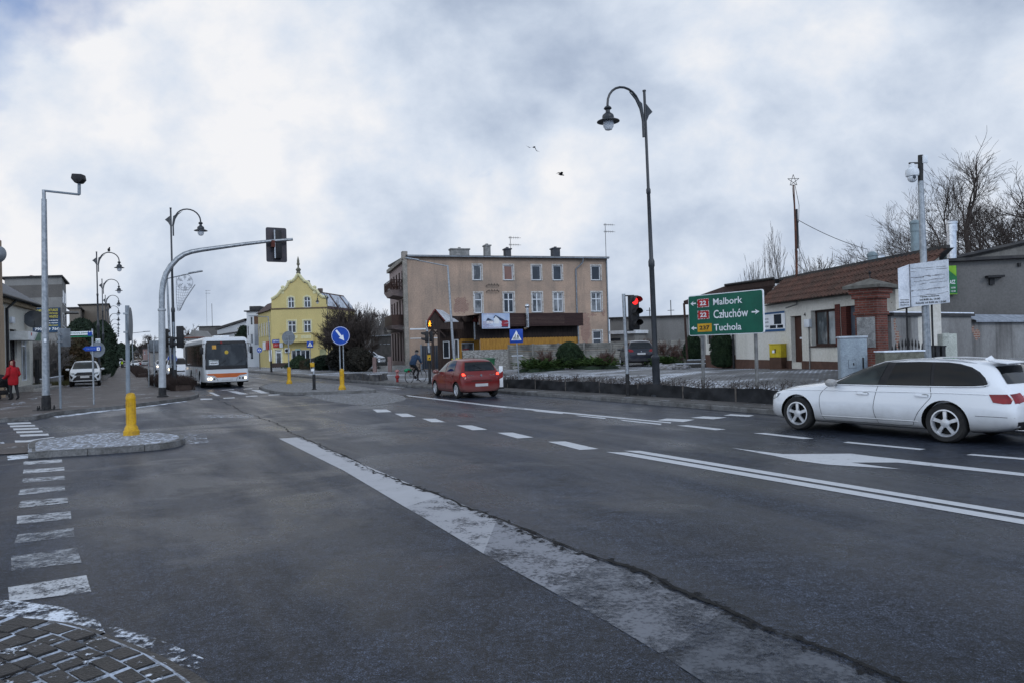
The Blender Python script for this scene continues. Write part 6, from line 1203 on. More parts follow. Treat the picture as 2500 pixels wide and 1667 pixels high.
# camera pole
b=at('T',893,1400,20.9); b=onlot(b); tc_=thing('camera_pole','slim grey pole with a white dome camera behind the opening hours board','camera pole',b); q=at('T',848,265,20.9)-b; q1=at('T',848,85,20.9)-b; q0=at('T',850,150,20.9)-b
MB().tube([(0,0,0),(q.x,0,q.z)],[.115,.075],14).build('pole',galv,tc_); MB().tube([(q.x,0,q.z-.02),(q1.x,0,q1.z)],.07,12).build('top_sleeve',blkm,tc_)
MB().box(q1.x+.0,q1.x+.14,-.12,-.07,q0.z+.02,q1.z-.03).build('antenna_panel',upvc,tc_,bevel=.01)
cm=at('T',790,225,20.9)-b; MB().box(cm.x-.08,q.x,-.03,.03,cm.z+.33,cm.z+.37).tube([(q.x,0,cm.z-.05),(q.x-.2,0,cm.z+.3)],.03,6).build('bracket',blkm,tc_,smooth=0)
d_=MB().lathe([(.05,.34),(.09,.30),(.1,.22),(.17,.16),(.185,.06),(.17,-.02),(.12,-.04)],20,(cm.x,0,cm.z)).build('dome_housing',upvc,tc_); MB().ball((cm.x,-.01,cm.z-.07),.135,16).build('camera_ball',upvc,d_); MB().lathe([(.05,-.15),(.045,-.16),(.001,-.165)],12,(cm.x-.02,0,cm.z-.08),'y').build('lens',gla,d_)
# cabinets, gas box, gate
p=at('O',360,1500,20.4); p=onlot(p); q=at('O',118,1500,20.4); q2_=at('O',612,1500,20.4); w_=(q2_.x-q.x); H=at('O',300,1115,20.4).z-p.z; tcb=thing('electric_cabinet','grey electrical cabinet in front of the brick pillar','cabinet',(q.x,20.3,p.z),R(-14))
a_=w_*.80; MB().box(0,a_,0,.42,0,H-.06).build('body',mat('cabinet_grey',(.27,.32,.36),.5,0,(.22,.26,.3),3,fine=.2),tcb,bevel=.012); MB().box(-.03,a_+.03,-.03,.46,H-.06,H).build('lid',mat('cabinet_lid',(.42,.46,.5),.5),tcb,bevel=.02)
dcb=MB().box(.03,a_-.04,-.012,-.001,.05,H-.12).build('door',MATS['cabinet_grey'],tcb,smooth=0); MB().box(a_*.30,a_*.56,-.02,-.013,H*.50,H*.62).build('panel',MATS['cabinet_grey'],dcb,smooth=0); MB().box(a_*.46,a_*.5,-.03,-.02,H*.54,H*.58).build('lock',blk,dcb,smooth=0); MB().box(a_*.8,a_*.86,-.035,-.013,H*.48,H*.66).build('handle',blk,dcb,bevel=.01)
MB().tube([(a_*.29,-.016,H*.49),(a_*.57,-.016,H*.49),(a_*.57,-.016,H*.63),(a_*.29,-.016,H*.63),(a_*.29,-.016,H*.49)],.006,4).build('panel_frame',polegrey,dcb)
u0=F4.u('G',688,1300,-.45); u1=F4.u('G',760,1300,-.45); o=F4.A+F4.x*u0+F4.y*-.62; zg=F4.z('G',720,1313,-.6); z1=F4.z('G',720,1222,-.6)
tg_=thing('gas_box','yellow gas meter box on a brown base against the white house','gas box',(o.x,o.y,0),F4.rz+R(25)); w_=.62; MB().box(0,w_,0,.42,.3,zg).build('base',mat('brown_render',(.09,.05,.035),.8),tg_,smooth=0); bo=MB().box(0,w_,0,.42,zg+.002,z1).box(-.02,w_+.02,-.03,.45,z1+.001,z1+.04).build('body',mat('gas_yellow',(.55,.42,.02),.45,0,(.45,.34,.02),4),tg_,bevel=.01)
MB().box(.06,w_-.06,-.012,-.001,zg+.04,z1-.05).build('door',MATS['gas_yellow'],bo,smooth=0); MB().box(.17,.3,-.02,-.013,zg+.2,zg+.32).build('sticker',signwhite,bo,smooth=0); MB().box(.3,.36,-.024,-.014,zg+.2,zg+.38).build('handle',blk,bo,smooth=0)
# wrought iron gate and its posts, meter cabinet, trough
pa=at('O',900,1300,21.8); pb=at('O',1615,1300,22.8); Fg=Fr((pa.x,pa.y,.45),(pb.x,pb.y,.45)); tg_=thing('iron_gate','black wrought iron gate with an arched rail beside the brick pillar','gate',Fg.A,Fg.rz); W=Fg.w
mb=MB(); n=13
def arch(x): return Fg.z('O',1250,1130)-.45-.5*((x/W-.45)/.55)**2
for k in range(n+1):
    x=.04+(W-.08)*k/n; zt=arch(x)+.45*(1 if True else 0)*.6; mb.tube([(x,0,.05),(x,0,zt)],.012,5); mb.lathe([(.012,0),(.03,.06),(.022,.16),(.001,.26)],8,(x,0,zt-.1))
    mb.lathe([(.012,-.05),(.03,0),(.012,.05)],8,(x,0,zt-.55))
mb.tube([(W*i/16,0,arch(W*i/16)) for i in range(17)],.022,6).tube([(0,0,.15),(W,0,.15)],.02,6).tube([(0,0,.6),(W,0,.6)],.016,6); mb.build('bars',blkm,tg_)
for x,h_ in ((W+.12,Fg.z('O',1660,1055)),(W+.42,Fg.z('O',1745,1060))): MB().box(x-.09,x+.09,-.09,.09,0,h_-.45).box(x-.11,x+.11,-.11,.11,h_-.45,h_-.4).build('post',blkm,tg_,smooth=0)
p=at('T',1050,1400,23.2); p=onlot(p); q=at('T',1003,1400,23.2); q1=at('T',1104,1400,23.2); H=at('T',1050,1325,23.2).z-p.z; t=thing('meter_cabinet','pale cream utility cabinet right of the iron gate','cabinet',(q.x,p.y,p.z)); w_=q1.x-q.x; MB().box(0,w_,0,.3,0,H).build('body',mat('cabinet_cream',(.42,.44,.40),.6,0,(.36,.38,.34),3,fine=.3),t,bevel=.015); MB().box(.03,w_*.42,-.012,-.001,.1,H-.1).build('door',MATS['cabinet_cream'],t,smooth=0); MB().box(-.02,w_*.42,-.03,0,H-.1,H+.02).build('lid',MATS['cabinet_cream'],t,smooth=0)
q=at('O',845,1400,19.4); q1=at('O',1410,1400,19.6); zt=at('O',1100,1340,19.5).z; g0=onlot(q).z; t=thing('concrete_trough','low mossy concrete planter with snow on its rim in front of the gate','planter',(q.x,q.y,g0)); w_=q1.x-q.x; MB().box(0,w_,0,.5,0,zt-g0-.04).build('body',mat('mossy_concrete',(.16,.16,.13),.9,0,(.10,.10,.08),6,bump=.5,fine=.4),t,smooth=0); MB().box(-.03,w_+.03,-.03,.53,zt-g0-.04,zt-g0).build('snow',snows,t,bevel=.01)
# ---- star mast on the white house roof
Zm=33; b=at('G',857,740,Zm); tmx=thing('star_mast','rusty roof mast with a wire star on top and thin cables','mast',b); P=lambda x,y: tuple(at('G',x,y,Zm)-b)
MB().tube([(0,0,-.6),P(848,420),P(835,95)],[.06,.05,.03],8).build('mast',mat('rusty_mast',(.13,.05,.03),.8,0,(.05,.03,.025),3),tmx)
MB().tube([P(862,545),P(856,265)],.045,6).box(P(820,95)[0],P(848,95)[0],-.03,.03,P(835,97)[2],P(835,93)[2]).build('insulator_rack',blkm,tmx)
mb=MB(); c_=Vector(P(833,62)); 
for k in range(5):
    a=PI/2+2*PI*k/5; a2=PI/2+2*PI*(k+2)/5; r=.27; mb.tube([c_+Vector((math.cos(a)*r,0,math.sin(a)*r)),c_+Vector((math.cos(a2)*r,0,math.sin(a2)*r))],.012,4)
mb.build('star',blkm,tmx); mb=MB()
for a_,b_,s_ in (((825,100),(862,545),.0),((845,100),(870,360),.05),((866,350),(940,712),-.1),((862,560),(925,712),-.1)): A_=Vector(P(*a_));B_=Vector(P(*b_)); mb.tube([A_,(A_+B_)/2+Vector((s_*2,0,-abs(s_))),B_],.012,4)
mb.build('cable',blkm,tmx)
a=at('G',866,342,Zm); b=at('T',480,740,36); t=MB().tube([a.lerp(b,k/10)-Vector((0,0,.5*(k/10)*(1-k/10))) for k in range(11)],.014,5).build('cable',blkm); tag(t,'single overhead cable running from the star mast to the right','cable')
# ---- black fabric edging with stakes, along the kerb
def fabric(pts,h,name,label,cat,m,seed=1,stk=None,stp=None):
    rg=random.Random(seed); P=dens(pts,.12); t=thing(name,label,cat,(P[0].x,P[0].y,.12)); mb=MB(); vs=[]; nrow=5; ph=[rg.uniform(0,6) for _ in range(6)]
    for i,p in enumerate(P):
        s=i*.12; d=(P[min(i+1,len(P)-1)]-P[max(i-1,0)]).normalized(); n=Vector((-d.y,d.x,0))
        for r in range(nrow):
            f=r/(nrow-1); w_=.035*math.sin(s*2.3+ph[0]+f*2)+.025*math.sin(s*5.1+ph[1]+f*4)+.02*math.sin(s*9+ph[2]-f*5)
            q=p+n*w_*(1-.5*abs(2*f-1)); vs.append((q.x-P[0].x,q.y-P[0].y,h*f+(.02*math.sin(s*1.7+ph[3])+.012*math.sin(s*4.4+ph[4]) if r==nrow-1 else 0)))
    mb.add(vs,[(i*nrow+r,i*nrow+r+1,(i+1)*nrow+r+1,(i+1)*nrow+r) for i in range(len(P)-1) for r in range(nrow-1)]); mb.build('fabric',m,t,smooth=80)
    for s in (stp or []):
        if s<len(P): q=P[s]; MB().box(-.02,.02,-.03,.01,-.05,h+.03).build('stake',stk,t,smooth=0,loc=(q.x-P[0].x,q.y-P[0].y,0))
    return t
fabm=mat('black_geotextile',(.012,.013,.015),.7,0,(.024,.025,.028),3,bump=.3)
ky=[k+VD*1.15 for k in kr if 1.5<uv(k)[0]<29.3]; ky.sort(key=lambda k:-uv(k)[0])
stakem=mat('old_stake',(.10,.09,.08),.8,0,(.07,.06,.055),5)
targets=[]
tf=fabric(ky,.40,'fabric_edging','low black fabric edging on stakes along the right kerb','edging',fabm,3,stakem,list(range(6,len(ky)*20,17)))
# red-white posts
p=at('R',1590,1275,31.2); t=thing('marker_post','red and white marker post beside the red car','marker post',(p.x,p.y,.13)); H=at('R',1590,1040,31.2).z-.13; rw=mat('marker_red',(.26,.02,.02),.5)
MB().box(-.08,.08,-.04,.04,0,H).build('post',signwhite,t,bevel=.01); MB().add([(-.083,-.044,H*.42),(.083,-.044,H*.52),(.083,-.044,H*.78),(-.083,-.044,H*.68)],[(0,1,2,3)]).build('red_band',rw,t,smooth=0); MB().box(-.12,.12,-.07,.07,0,.08).build('foot',blk,t,smooth=0)
p=at('R',62,1265,41); t=thing('marker_post','red and white hydrant post left of the cyclist','marker post',(p.x,p.y,.13)); H=at('R',55,1095,41).z-.13; MB().lathe([(.07,0),(.07,H*.3),(.12,H*.34),(.12,H*.5),(.08,H*.55)],12).build('foot',rw,t); MB().lathe([(.075,H*.55),(.075,H*.8),(.13,H*.82),(.12,H*.92),(.04,H)],12).build('post',mat('marker_pinkish',(.4,.22,.2),.6,0,(.3,.1,.1),9),t)
# ---- yard fence of concrete panels
Aq=gl('p',1241,897); fa=at('p',1243,880,58); fb=at('p',1560,880,53); fc=at('p',1712,880,50)
cpm=brickmat('concrete_panels',(.17,.165,.15),(.20,.19,.17),(.11,.108,.1),1.4,.16,.02,rough=.9,bump=1.0,dirt=1.0)
FQ=Fr((fa.x,fa.y,0),(fc.x,fc.y,0)); tf_=thing('panel_fence','weathered concrete panel fence behind the evergreens and the dark car','fence',(fa.x,fa.y,0),FQ.rz); W=FQ.w; zt0=FQ.z('p',1250,842); zt1=FQ.z('p',1700,829.5)
nx=int(W/2.05)
for k in range(nx+1):
    x=W*k/nx; h_=zt0+(zt1-zt0)*k/nx; MB().box(x-.07,x+.07,-.06,.1,0,h_+.04).build('post',mat('fence_post_concrete',(.2,.195,.18),.9,0,(.14,.13,.12),3,bump=.4,fine=.3),tf_,smooth=0)
    if k<nx:
        x2=W*(k+1)/nx
        pm=MB()
        for r in range(4): h0=(h_)*r/4; pm.box(x+.07,x2-.07,-.0-(.012 if r%2 else 0),.06,h0+.012,h0+h_/4)
        pm.build('panel',cpm,tf_,smooth=0)
# low rough stone-look wall left of it
fa2=at('p',1131,880,56); FQ2=Fr((fa2.x,fa2.y,0),(fa.x,fa.y,0)); t=thing('stone_wall','pale rough stone-patterned concrete wall behind the red car','wall',(fa2.x,fa2.y,0),FQ2.rz); z=FQ2.z('R',1350,805)
m,nt_,b_,_=newmat('rough_stone_pattern'); v=ncoord(nt_,(1.6,1.6,4.5)); vo=nt_.nodes.new('ShaderNodeTexVoronoi'); vo.feature='DISTANCE_TO_EDGE'; vo.inputs['Scale'].default_value=1.8; nt_.links.new(v,vo.inputs['Vector']); e=ramp(nt_,vo.outputs['Distance'],[(0,(.13,.125,.115)),(.12,(.29,.285,.27))]); nt_.links.new(mixc(nt_,.4,e,ramp(nt_,nnoise(nt_,v,3,5),[(.3,(0,0,0)),(.7,(1,1,1))]),'OVERLAY'),b_.inputs['Base Color']); b_.inputs['Roughness'].default_value=.9; bumpn(nt_,b_,vo.outputs['Distance'],1,.05)
MB().box(0,FQ2.w,0,.12,0,z).build('panel',m,t,smooth=0)
# bins by the red car and the yellow house
def bin_(label,loc,m_,h=1.05,w_=.55,rz=0,group=None,lid=None):
    t=thing('wheelie_bin',label,'bin',loc,rz,group)
    MB().add([(-w_*.4,-w_*.42,.08),(w_*.4,-w_*.42,.08),(w_*.4,w_*.42,.08),(-w_*.4,w_*.42,.08),(-w_*.5,-w_*.55,h*.93),(w_*.5,-w_*.55,h*.93),(w_*.5,w_*.55,h*.93),(-w_*.5,w_*.55,h*.93)],[(0,3,2,1),(4,5,6,7),(0,1,5,4),(1,2,6,5),(2,3,7,6),(3,0,4,7)]).build('body',m_,t,bevel=.02)
    MB().add([(-w_*.54,-w_*.6,h*.935),(w_*.54,-w_*.6,h*.935),(w_*.54,w_*.62,h*.935),(-w_*.54,w_*.62,h*.935),(-w_*.4,-w_*.4,h),(w_*.4,-w_*.4,h),(w_*.4,w_*.6,h),(-w_*.4,w_*.6,h)],[(0,3,2,1),(4,5,6,7),(0,1,5,4),(1,2,6,5),(2,3,7,6),(3,0,4,7)]).build('lid',lid or m_,t,bevel=.02)
    for s in (-1,1): MB().lathe([(.10,-.03),(.10,.03)],12,(s*w_*.42,w_*.5,.1),'x').build('wheel',rubber,t)
    return t
bgreen=mat('bin_green',(.015,.10,.04),.5,0,(.01,.07,.03),3); bdark=mat('bin_dark',(.02,.022,.025),.5,0,(.035,.035,.04),3); bylw=mat('bin_yellow',(.6,.5,.03),.5)
p=at('R',1340,1000,50); t=bin_('wide green waste container behind the red car',(p.x,p.y,.13),bgreen,at('R',1340,925,50).z-.13,1.5)
p=at('R',930,1000,50); bin_('yellow-lidded bin behind the red car roof',(p.x,p.y,.13),bdark,at('R',930,930,50).z-.13,.6,lid=bylw)
for (x,y0,Z,l,m_) in ((960,1170,73,'dark bin left of its twin under the bush by the yellow house',bdark),(1005,1172,72,'dark bin right of its twin under the bush by the yellow house',bdark),(688,1185,86,'dark green bin by the hedge of the yellow house',bdark),):
    p=at('Y',x,y0,Z); bin_(l,(p.x,p.y,.13),m_,p.z-.13,.95)
p=at('Y',720,1230,84); bin_('small bright green bin beside the dark one at the yellow house',(p.x,p.y,.13),mat('bin_bright',(.03,.30,.12),.5),p.z+.4,.55)
p=at('Y',583,1170,88); t=thing('gate_post','pale concrete pillar by the hedge of the yellow house','pillar',(p.x,p.y,.13)); MB().box(-.4,.4,-.3,.3,0,p.z-.13).build('shaft',conc,t,smooth=0); MB().box(-.45,.45,-.35,.35,p.z-.128,p.z-.05).build('cap',conc,t,smooth=0)
p=at('D',70,900,52); t=thing('utility_box','pale narrow utility box against the panel fence','utility box',(p.x,p.y,.13)); h_=at('D',70,775,52).z-.13; MB().box(-.35,.35,-.15,.15,0,h_).build('body',conc,t,smooth=0); MB().box(-.4,.4,-.2,.2,h_,h_+.04).build('snow',snows,t,smooth=0)
# palisade-like low wall by the junction, gate with the parking board
pw=[g('I',1400,735,.13),g('I',1700,750,.13),g('I',1900,765,.13),g('I',2040,735,.13)]
zt_=at('I',1500,645,pw[0].y).z-.13
tw=fabric(crv(pw,6),zt_,'fabric_edging','grey wrinkled fabric edging left of the cyclist','edging',mat('grey_geotextile',(.05,.05,.055),.8,0,(.11,.105,.10),2,bump=.3),8,stakem,list(range(0,200,11)))
a=at('I',1880,430,62); b=at('I',2030,430,62); t=thing('parking_board','dark board with a white P beside the tenement entrance','sign',(a.x,a.y,.13)); z1=at('I',1950,432,62).z-.13; z0=at('I',1950,540,62).z-.13; w_=b.x-a.x
MB().box(0,w_,0,.06,z0,z1).build('board',signblack,t,smooth=0); h_=z1-z0; MB().box(w_*.12,w_*.33,-.008,-.001,z0+h_*.5,z1-h_*.12).build('letter_panel',signwhite,t,smooth=0); text('P','lettering',signblack,t,w_*.17,w_*.28,z0+h_*.56,z1-h_*.18,y=-.012,bold=.04); text('PARKING','lettering',signwhite,t,w_*.4,w_*.85,z0+h_*.7,z0+h_*.82,y=-.006); text('PRYWATNY','lettering',signwhite,t,w_*.4,w_*.8,z0+h_*.5,z0+h_*.6,y=-.006)
for x in (-.35,w_+.05): MB().box(x,x+.3,-.1,.25,0,z1+.1).build('post',mat('pinkish_post',(.2,.14,.13),.8),t,smooth=0)
# black iron fence on its low wall, left
fa=at('p',112,930,47); fb=at('p',168,925,58); pts=[(at('H',735,650,46),at('H',1330,560,60))]
A=at('p',94,940,46); B=at('p',190,925,66); FI=Fr((A.x,A.y,.12),(B.x,B.y,.12)); t=thing('iron_fence','black close-barred iron fence on a low wall behind the parked white car','fence',FI.A,FI.rz); W=FI.w; zt=FI.z('H',900,125)-.12
MB().box(1.5,W,0,.25,0,.55).build('base_wall',conc,t,smooth=0); MB().box(1.5,W,-.03,.28,.552,.6).build('snow',snows,t,smooth=0)
mb=MB(); x=.2
while x<W: mb.box(x,x+.07,.1,.13,.62,zt); x+=.085
mb.box(0,W,.09,.14,zt-.2,zt-.14).box(0,W,.09,.14,.8,.86).build('bars',blkm,t,smooth=0); 
for x in (.0,.55): MB().box(x,x+.16,.02,.18,0,zt+.1).build('post',blkm,t,smooth=0)
# ================================================================ VEHICLES   (x forward, y left, origin on the ground between the axles)
def paint(name,c,r=.28,c2=None,dirt=.0):
    if name in MATS: return MATS[name]
    m,nt,b,out=newmat(name); v=ncoord(nt); n=nnoise(nt,v,2.2,5,.6); s=nt.nodes.new('ShaderNodeSeparateXYZ'); nt.links.new(nt.nodes.new('ShaderNodeTexCoord').outputs['Object'],s.inputs[0])
    low=ramp(nt,M('ADD',s.outputs[2],M('MULTIPLY',n,-.35,nt=nt),nt=nt),[(.02,(1,1,1)),(.42,(0,0,0))])
    col=mixc(nt,M('MULTIPLY',low,dirt,nt=nt),c,(.20,.19,.175)); nt.links.new(col,b.inputs['Base Color']); b.inputs['Roughness'].default_value=r; b.inputs['Coat Weight'].default_value=.35; b.inputs['Coat Roughness'].default_value=.08
    nt.links.new(M('ADD',r,M('MULTIPLY',low,.35,nt=nt),nt=nt),b.inputs['Roughness']); MATS[name]=m; return m
cglass=glass('car_glass',(.004,.005,.006),.03); cglass2=glass('car_glass_clear',(.010,.014,.015),.03,(.035,.045,.045)); alloy=mat('alloy',(.62,.63,.65),.32,.45,(.5,.51,.53),8); chrome=mat('chrome',(.6,.6,.62),.12,1)
tailred=mat('tail_red',(.24,.004,.008),.2,0,(.13,.003,.006),6,coat=.2); taillit=emis('tail_lit',(1,.06,.03),2.6); hlit=emis('headlight_lit',(1,.80,.55),3.5); hlens=mat('headlight_lens',(.30,.33,.33),.08,.3,(.16,.17,.18),14,coat=.8); amberl=mat('amber_lens',(.5,.2,.03),.2); under=mat('underbody',(.012,.012,.012),.85)
plate_m=mat('number_plate',(.5,.5,.5),.5,0,(.42,.42,.43),3); seam_m=mat('seam',(.02,.02,.022),.6)
def shell(st,crown=.02):
    vs=[];rows=10
    for (x,w0,wb,wt,zb,zm,zq,zt) in st:
        ze=zt-.035 if wt<wb-.03 else zt-.03
        half=[(0,zb),(w0*.82,zb),(w0*.975,zb+.09),(w0,zm),((w0*.45+wb*.55),(zm*.35+zq*.65)),(wb,zq),((wb+wt)/2+.016,(zq+ze)/2),(wt,ze-.02),(wt*.86,ze+.012),(wt*.45,zt-.005),(0,zt)]
        vs+=[(x,y,z) for y,z in half]+[(x,-y,z) for y,z in half[1:-1][::-1]]
    n=20; fs=[]
    for i in range(len(st)-1):
        for k in range(n): fs.append((i*n+k,i*n+(k+1)%n,(i+1)*n+(k+1)%n,(i+1)*n+k))
    fs.append(tuple(range(n-1,-1,-1))); L0=(len(st)-1)*n; fs.append(tuple(L0+k for k in range(n)))
    return vs,fs
def evald(o):
    bpy.context.view_layer.update(); return bpy.data.meshes.new_from_object(o.evaluated_get(bpy.context.evaluated_depsgraph_get()))
def smoothmesh(vs,fs,lv=2):
    me=bpy.data.meshes.new('tmp'); me.from_pydata(vs,[],fs); bm=bmesh.new(); bm.from_mesh(me); bmesh.ops.recalc_face_normals(bm,faces=bm.faces); bm.to_mesh(me); bm.free()
    o=bpy.data.objects.new('tmp',me); COL.objects.link(o); m=o.modifiers.new('s','SUBSURF'); m.levels=lv; m.render_levels=lv; r=evald(o); bpy.data.objects.remove(o); return r
def cut(me,cyls,boxes=()):
    o=bpy.data.objects.new('tmp',me); COL.objects.link(o); tmp=[o]
    for (x,y0,y1,z,r) in cyls:
        mb=MB().tube([(x,y0,z),(x,y1,z)],r,32); c=mb.build('tmpc',under); tmp.append(c); m=o.modifiers.new('b','BOOLEAN'); m.operation='DIFFERENCE'; m.object=c; m.solver='EXACT'
    r=evald(o)
    for t in tmp: bpy.data.objects.remove(t)
    return r
class Body:
    def __init__(s,me): s.me=me; bm=bmesh.new(); bm.from_mesh(me); s.b=BVHTree.FromBMesh(bm); s.bm=bm
    def hit(s,o,d):
        h=s.b.ray_cast(Vector(o),Vector(d)); 
        if h[0] is None: h=s.b.find_nearest(Vector(o)+Vector(d)*2.0)
        return h[0],h[1]
    def patch(s,pts,plane,side,name,m,par,off=.006,ml=.12,label=None):
        """outline pts in a side (xz), front/rear (yz) or top (xy) view, laid on the body surface as a panel of its own"""
        bm=bmesh.new(); vs=[bm.verts.new((p[0],p[1],0)) for p in pts]; bm.faces.new(vs); bmesh.ops.triangulate(bm,faces=bm.faces[:])
        for _ in range(5):
            es=[e for e in bm.edges if e.calc_length()>ml]
            if not es: break
            bmesh.ops.subdivide_edges(bm,edges=es,cuts=1); bmesh.ops.triangulate(bm,faces=[f for f in bm.faces if len(f.verts)>3])
        cs=[]; 
        for v in bm.verts:
            a,b=v.co.x,v.co.y
            if plane=='xz': o,d=(a,side*3,b),(0,-side,0)
            elif plane=='yz': o,d=(side*6,a,b),(-side,0,0)
            else: o,d=(a,b,5),(0,0,-1)
            p,n=s.hit(o,d)
            if n.dot(Vector(d))>0: n=-n
            cs.append((v,p+n*off))
        for v,c in cs: v.co=c
        me=bpy.data.meshes.new(name); bmesh.ops.recalc_face_normals(bm,faces=bm.faces); bm.to_mesh(me); bm.free(); me.materials.append(m); me.shade_smooth()
        ob=bpy.data.objects.new(name,me); COL.objects.link(ob); ob.parent=par
        if label: ob['label']=label
        return ob
    def line(s,pts,plane,side,name,m,par,w=.006,off=.004):
        mb=MB(); P=[]
        if len(pts)>3: pts=[(q.x,q.y) for q in crv([(p[0],p[1],0) for p in pts],4)]
        for a,b in zip(pts,pts[1:]):
            k=max(1,int(math.dist(a,b)/.08)); P+=[(a[0]+(b[0]-a[0])*i/k,a[1]+(b[1]-a[1])*i/k) for i in range(k)]
        P.append(pts[-1]); Q=[]
        for a,b in P:
            o,d=((a,side*3,b),(0,-side,0)) if plane=='xz' else (((side*6,a,b),(-side,0,0)) if plane=='yz' else ((a,b,5),(0,0,-1)))
            p,n=s.hit(o,d); Q.append(p+(n if n.dot(Vector(d))<0 else -n)*off)
        return mb.tube(Q,w,5).build(name,m,par)
def wheel(par,x,y,r,rim,side,spokes=5,w=.22,m=None,tw=.09,style='alloy'):
    mb=MB().lathe([(rim,-w/2),(rim+.02,-w/2),(r-.035,-w/2-.005),(r-.008,-w/2+.03),(r,-w/2+.06),(r,w/2-.06),(r-.008,w/2-.03),(r-.035,w/2+.005),(rim+.02,w/2),(rim,w/2)],40,(0,0,0),'y',cap=False)
    t=mb.build('wheel',rubber,par); t.location=(x,y,r)
    s=side; f=w/2*s
    mb=MB().lathe([(rim+.004,f),(rim-.018,f+.004*s),(rim-.03,f-.03*s),(rim-.04,f-.11*s)],36,(0,0,0),'y',cap=False)
    for k in range(spokes):
        a=2*PI*k/spokes+PI/2; d=Vector((math.cos(a),0,math.sin(a))); n=Vector((-d.z,0,d.x)); q=tw
        pts=[d*.05+n*q*.42,d*.05-n*q*.42,d*(rim-.02)-n*q*.62,d*(rim-.02)+n*q*.42]; y0=f-.012*s; y1=f-.05*s
        mb.add([(p.x,y0-(.012*s if i>1 else 0),p.z) for i,p in enumerate(pts)]+[(p.x,y1,p.z) for p in pts],[(0,1,2,3),(7,6,5,4),(0,4,5,1),(1,5,6,2),(2,6,7,3),(3,7,4,0)])
    mb.lathe([(.075,f-.05*s),(.075,f-.012*s),(.05,f-.004*s),(.001,f-.002*s)],18,(0,0,0),'y'); mb.build('rim',m or alloy,t)
    MB().lathe([(rim-.02,f-.075*s),(.001,f-.075*s)],28,(0,0,0),'y').build('brake',mat('brake_dark',(.012,.012,.012),.8,0,(.02,.02,.02),9),t)
    return t
def finish_body(me,par,pm,axles,r,zlow,name='body',dark=.0):
    me.materials.clear(); me.materials.append(pm); me.materials.append(under)
    idx=[]
    for p in me.polygons:
        c=p.center; u=0
        for ax in axles:
            d=math.hypot(c.x-ax,c.z-r[0]); 
            if d<r[1]+.012 and abs(p.normal.y)<.5 and c.z<r[0]+r[1]+.02: u=1
        if c.z<zlow: u=1
        if abs(c.y)<.62 and c.z<.32 and p.normal.z<-.6 : u=1
        idx.append(u)
    me.polygons.foreach_set('material_index',idx); me.shade_smooth(); me.set_sharp_from_angle(angle=R(42)); me.name=name
    o=bpy.data.objects.new(name,me); COL.objects.link(o); o.parent=par; return o
def car_root(name,label,pos,head,group=None):
    return thing(name,label,'car',pos,math.atan2(head[1],head[0]),group)
def bothwin(B,pts,name,m,par,**k):
    for s in (1,-1): B.patch(pts,'xz',s,name,m,par,**k)
def mirror(par,x,y,z,m,s=1):
    for sd in (1,-1):
        o=MB().lathe([(.001,-.12),(.06,-.11),(.085,-.04),(.088,.05),(.07,.10),(.001,.12)],14,(0,0,0),'y',sx=1.0,sy=.9).build('mirror',m,par); o.location=(x,sd*(y+.11),z)
        MB().ob((x-.0,sd*(y+.0),z-.03),((0,1,0),(1,0,0),(0,0,1)),(.06,.02,.015)).build('mirror_arm',blk,o,smooth=0).parent=par
# ---- the white estate car
ph=Vector((-.552,.834,0)); pc=Vector((7.40,14.35,0)); ta=car_root('estate_car','white estate car with dark rear windows cut by the right edge of the photo',pc,ph)
wp=paint('white_car_paint',(.74,.76,.79),.16,dirt=.8); wp.node_tree.nodes['Principled BSDF'].inputs['Coat Weight'].default_value=.9
st=[(2.25,.52,.52,.42,.34,.46,.60,.655),(2.19,.74,.70,.52,.24,.46,.665,.73),(2.06,.86,.80,.62,.19,.48,.735,.82),(1.85,.905,.845,.68,.17,.52,.79,.885),(1.45,.925,.87,.71,.17,.55,.85,.945),(1.0,.93,.885,.72,.17,.56,.90,.995),(.74,.935,.89,.71,.17,.56,.93,1.04),
(.42,.935,.89,.655,.17,.56,.945,1.20),(.02,.935,.89,.615,.17,.56,.95,1.355),(-.35,.935,.89,.60,.17,.56,.96,1.435),(-.9,.935,.89,.60,.17,.56,.97,1.462),(-1.45,.935,.888,.595,.17,.56,.98,1.45),(-1.9,.93,.88,.58,.18,.56,.985,1.415),(-2.12,.92,.865,.57,.2,.56,.985,1.365),(-2.25,.905,.85,.60,.22,.56,.975,1.22),(-2.40,.88,.82,.62,.25,.55,.93,1.03),(-2.50,.84,.78,.60,.29,.52,.84,.90),(-2.56,.70,.66,.5,.36,.5,.72,.78)]
me=smoothmesh(*shell(st),2); Bd_=Body(me); rr_=.345
cyl=[(ax,s*.70,s*1.2,rr_,.395) for ax in (1.456,-1.456) for s in (1,-1)]
finish_body(cut(me,cyl),ta,wp,(1.456,-1.456),(rr_,.395),.205)
for ax in (1.456,-1.456):
    for s in (1,-1): wheel(ta,ax,s*.80,rr_,.235,s,5,.225,tw=.062)
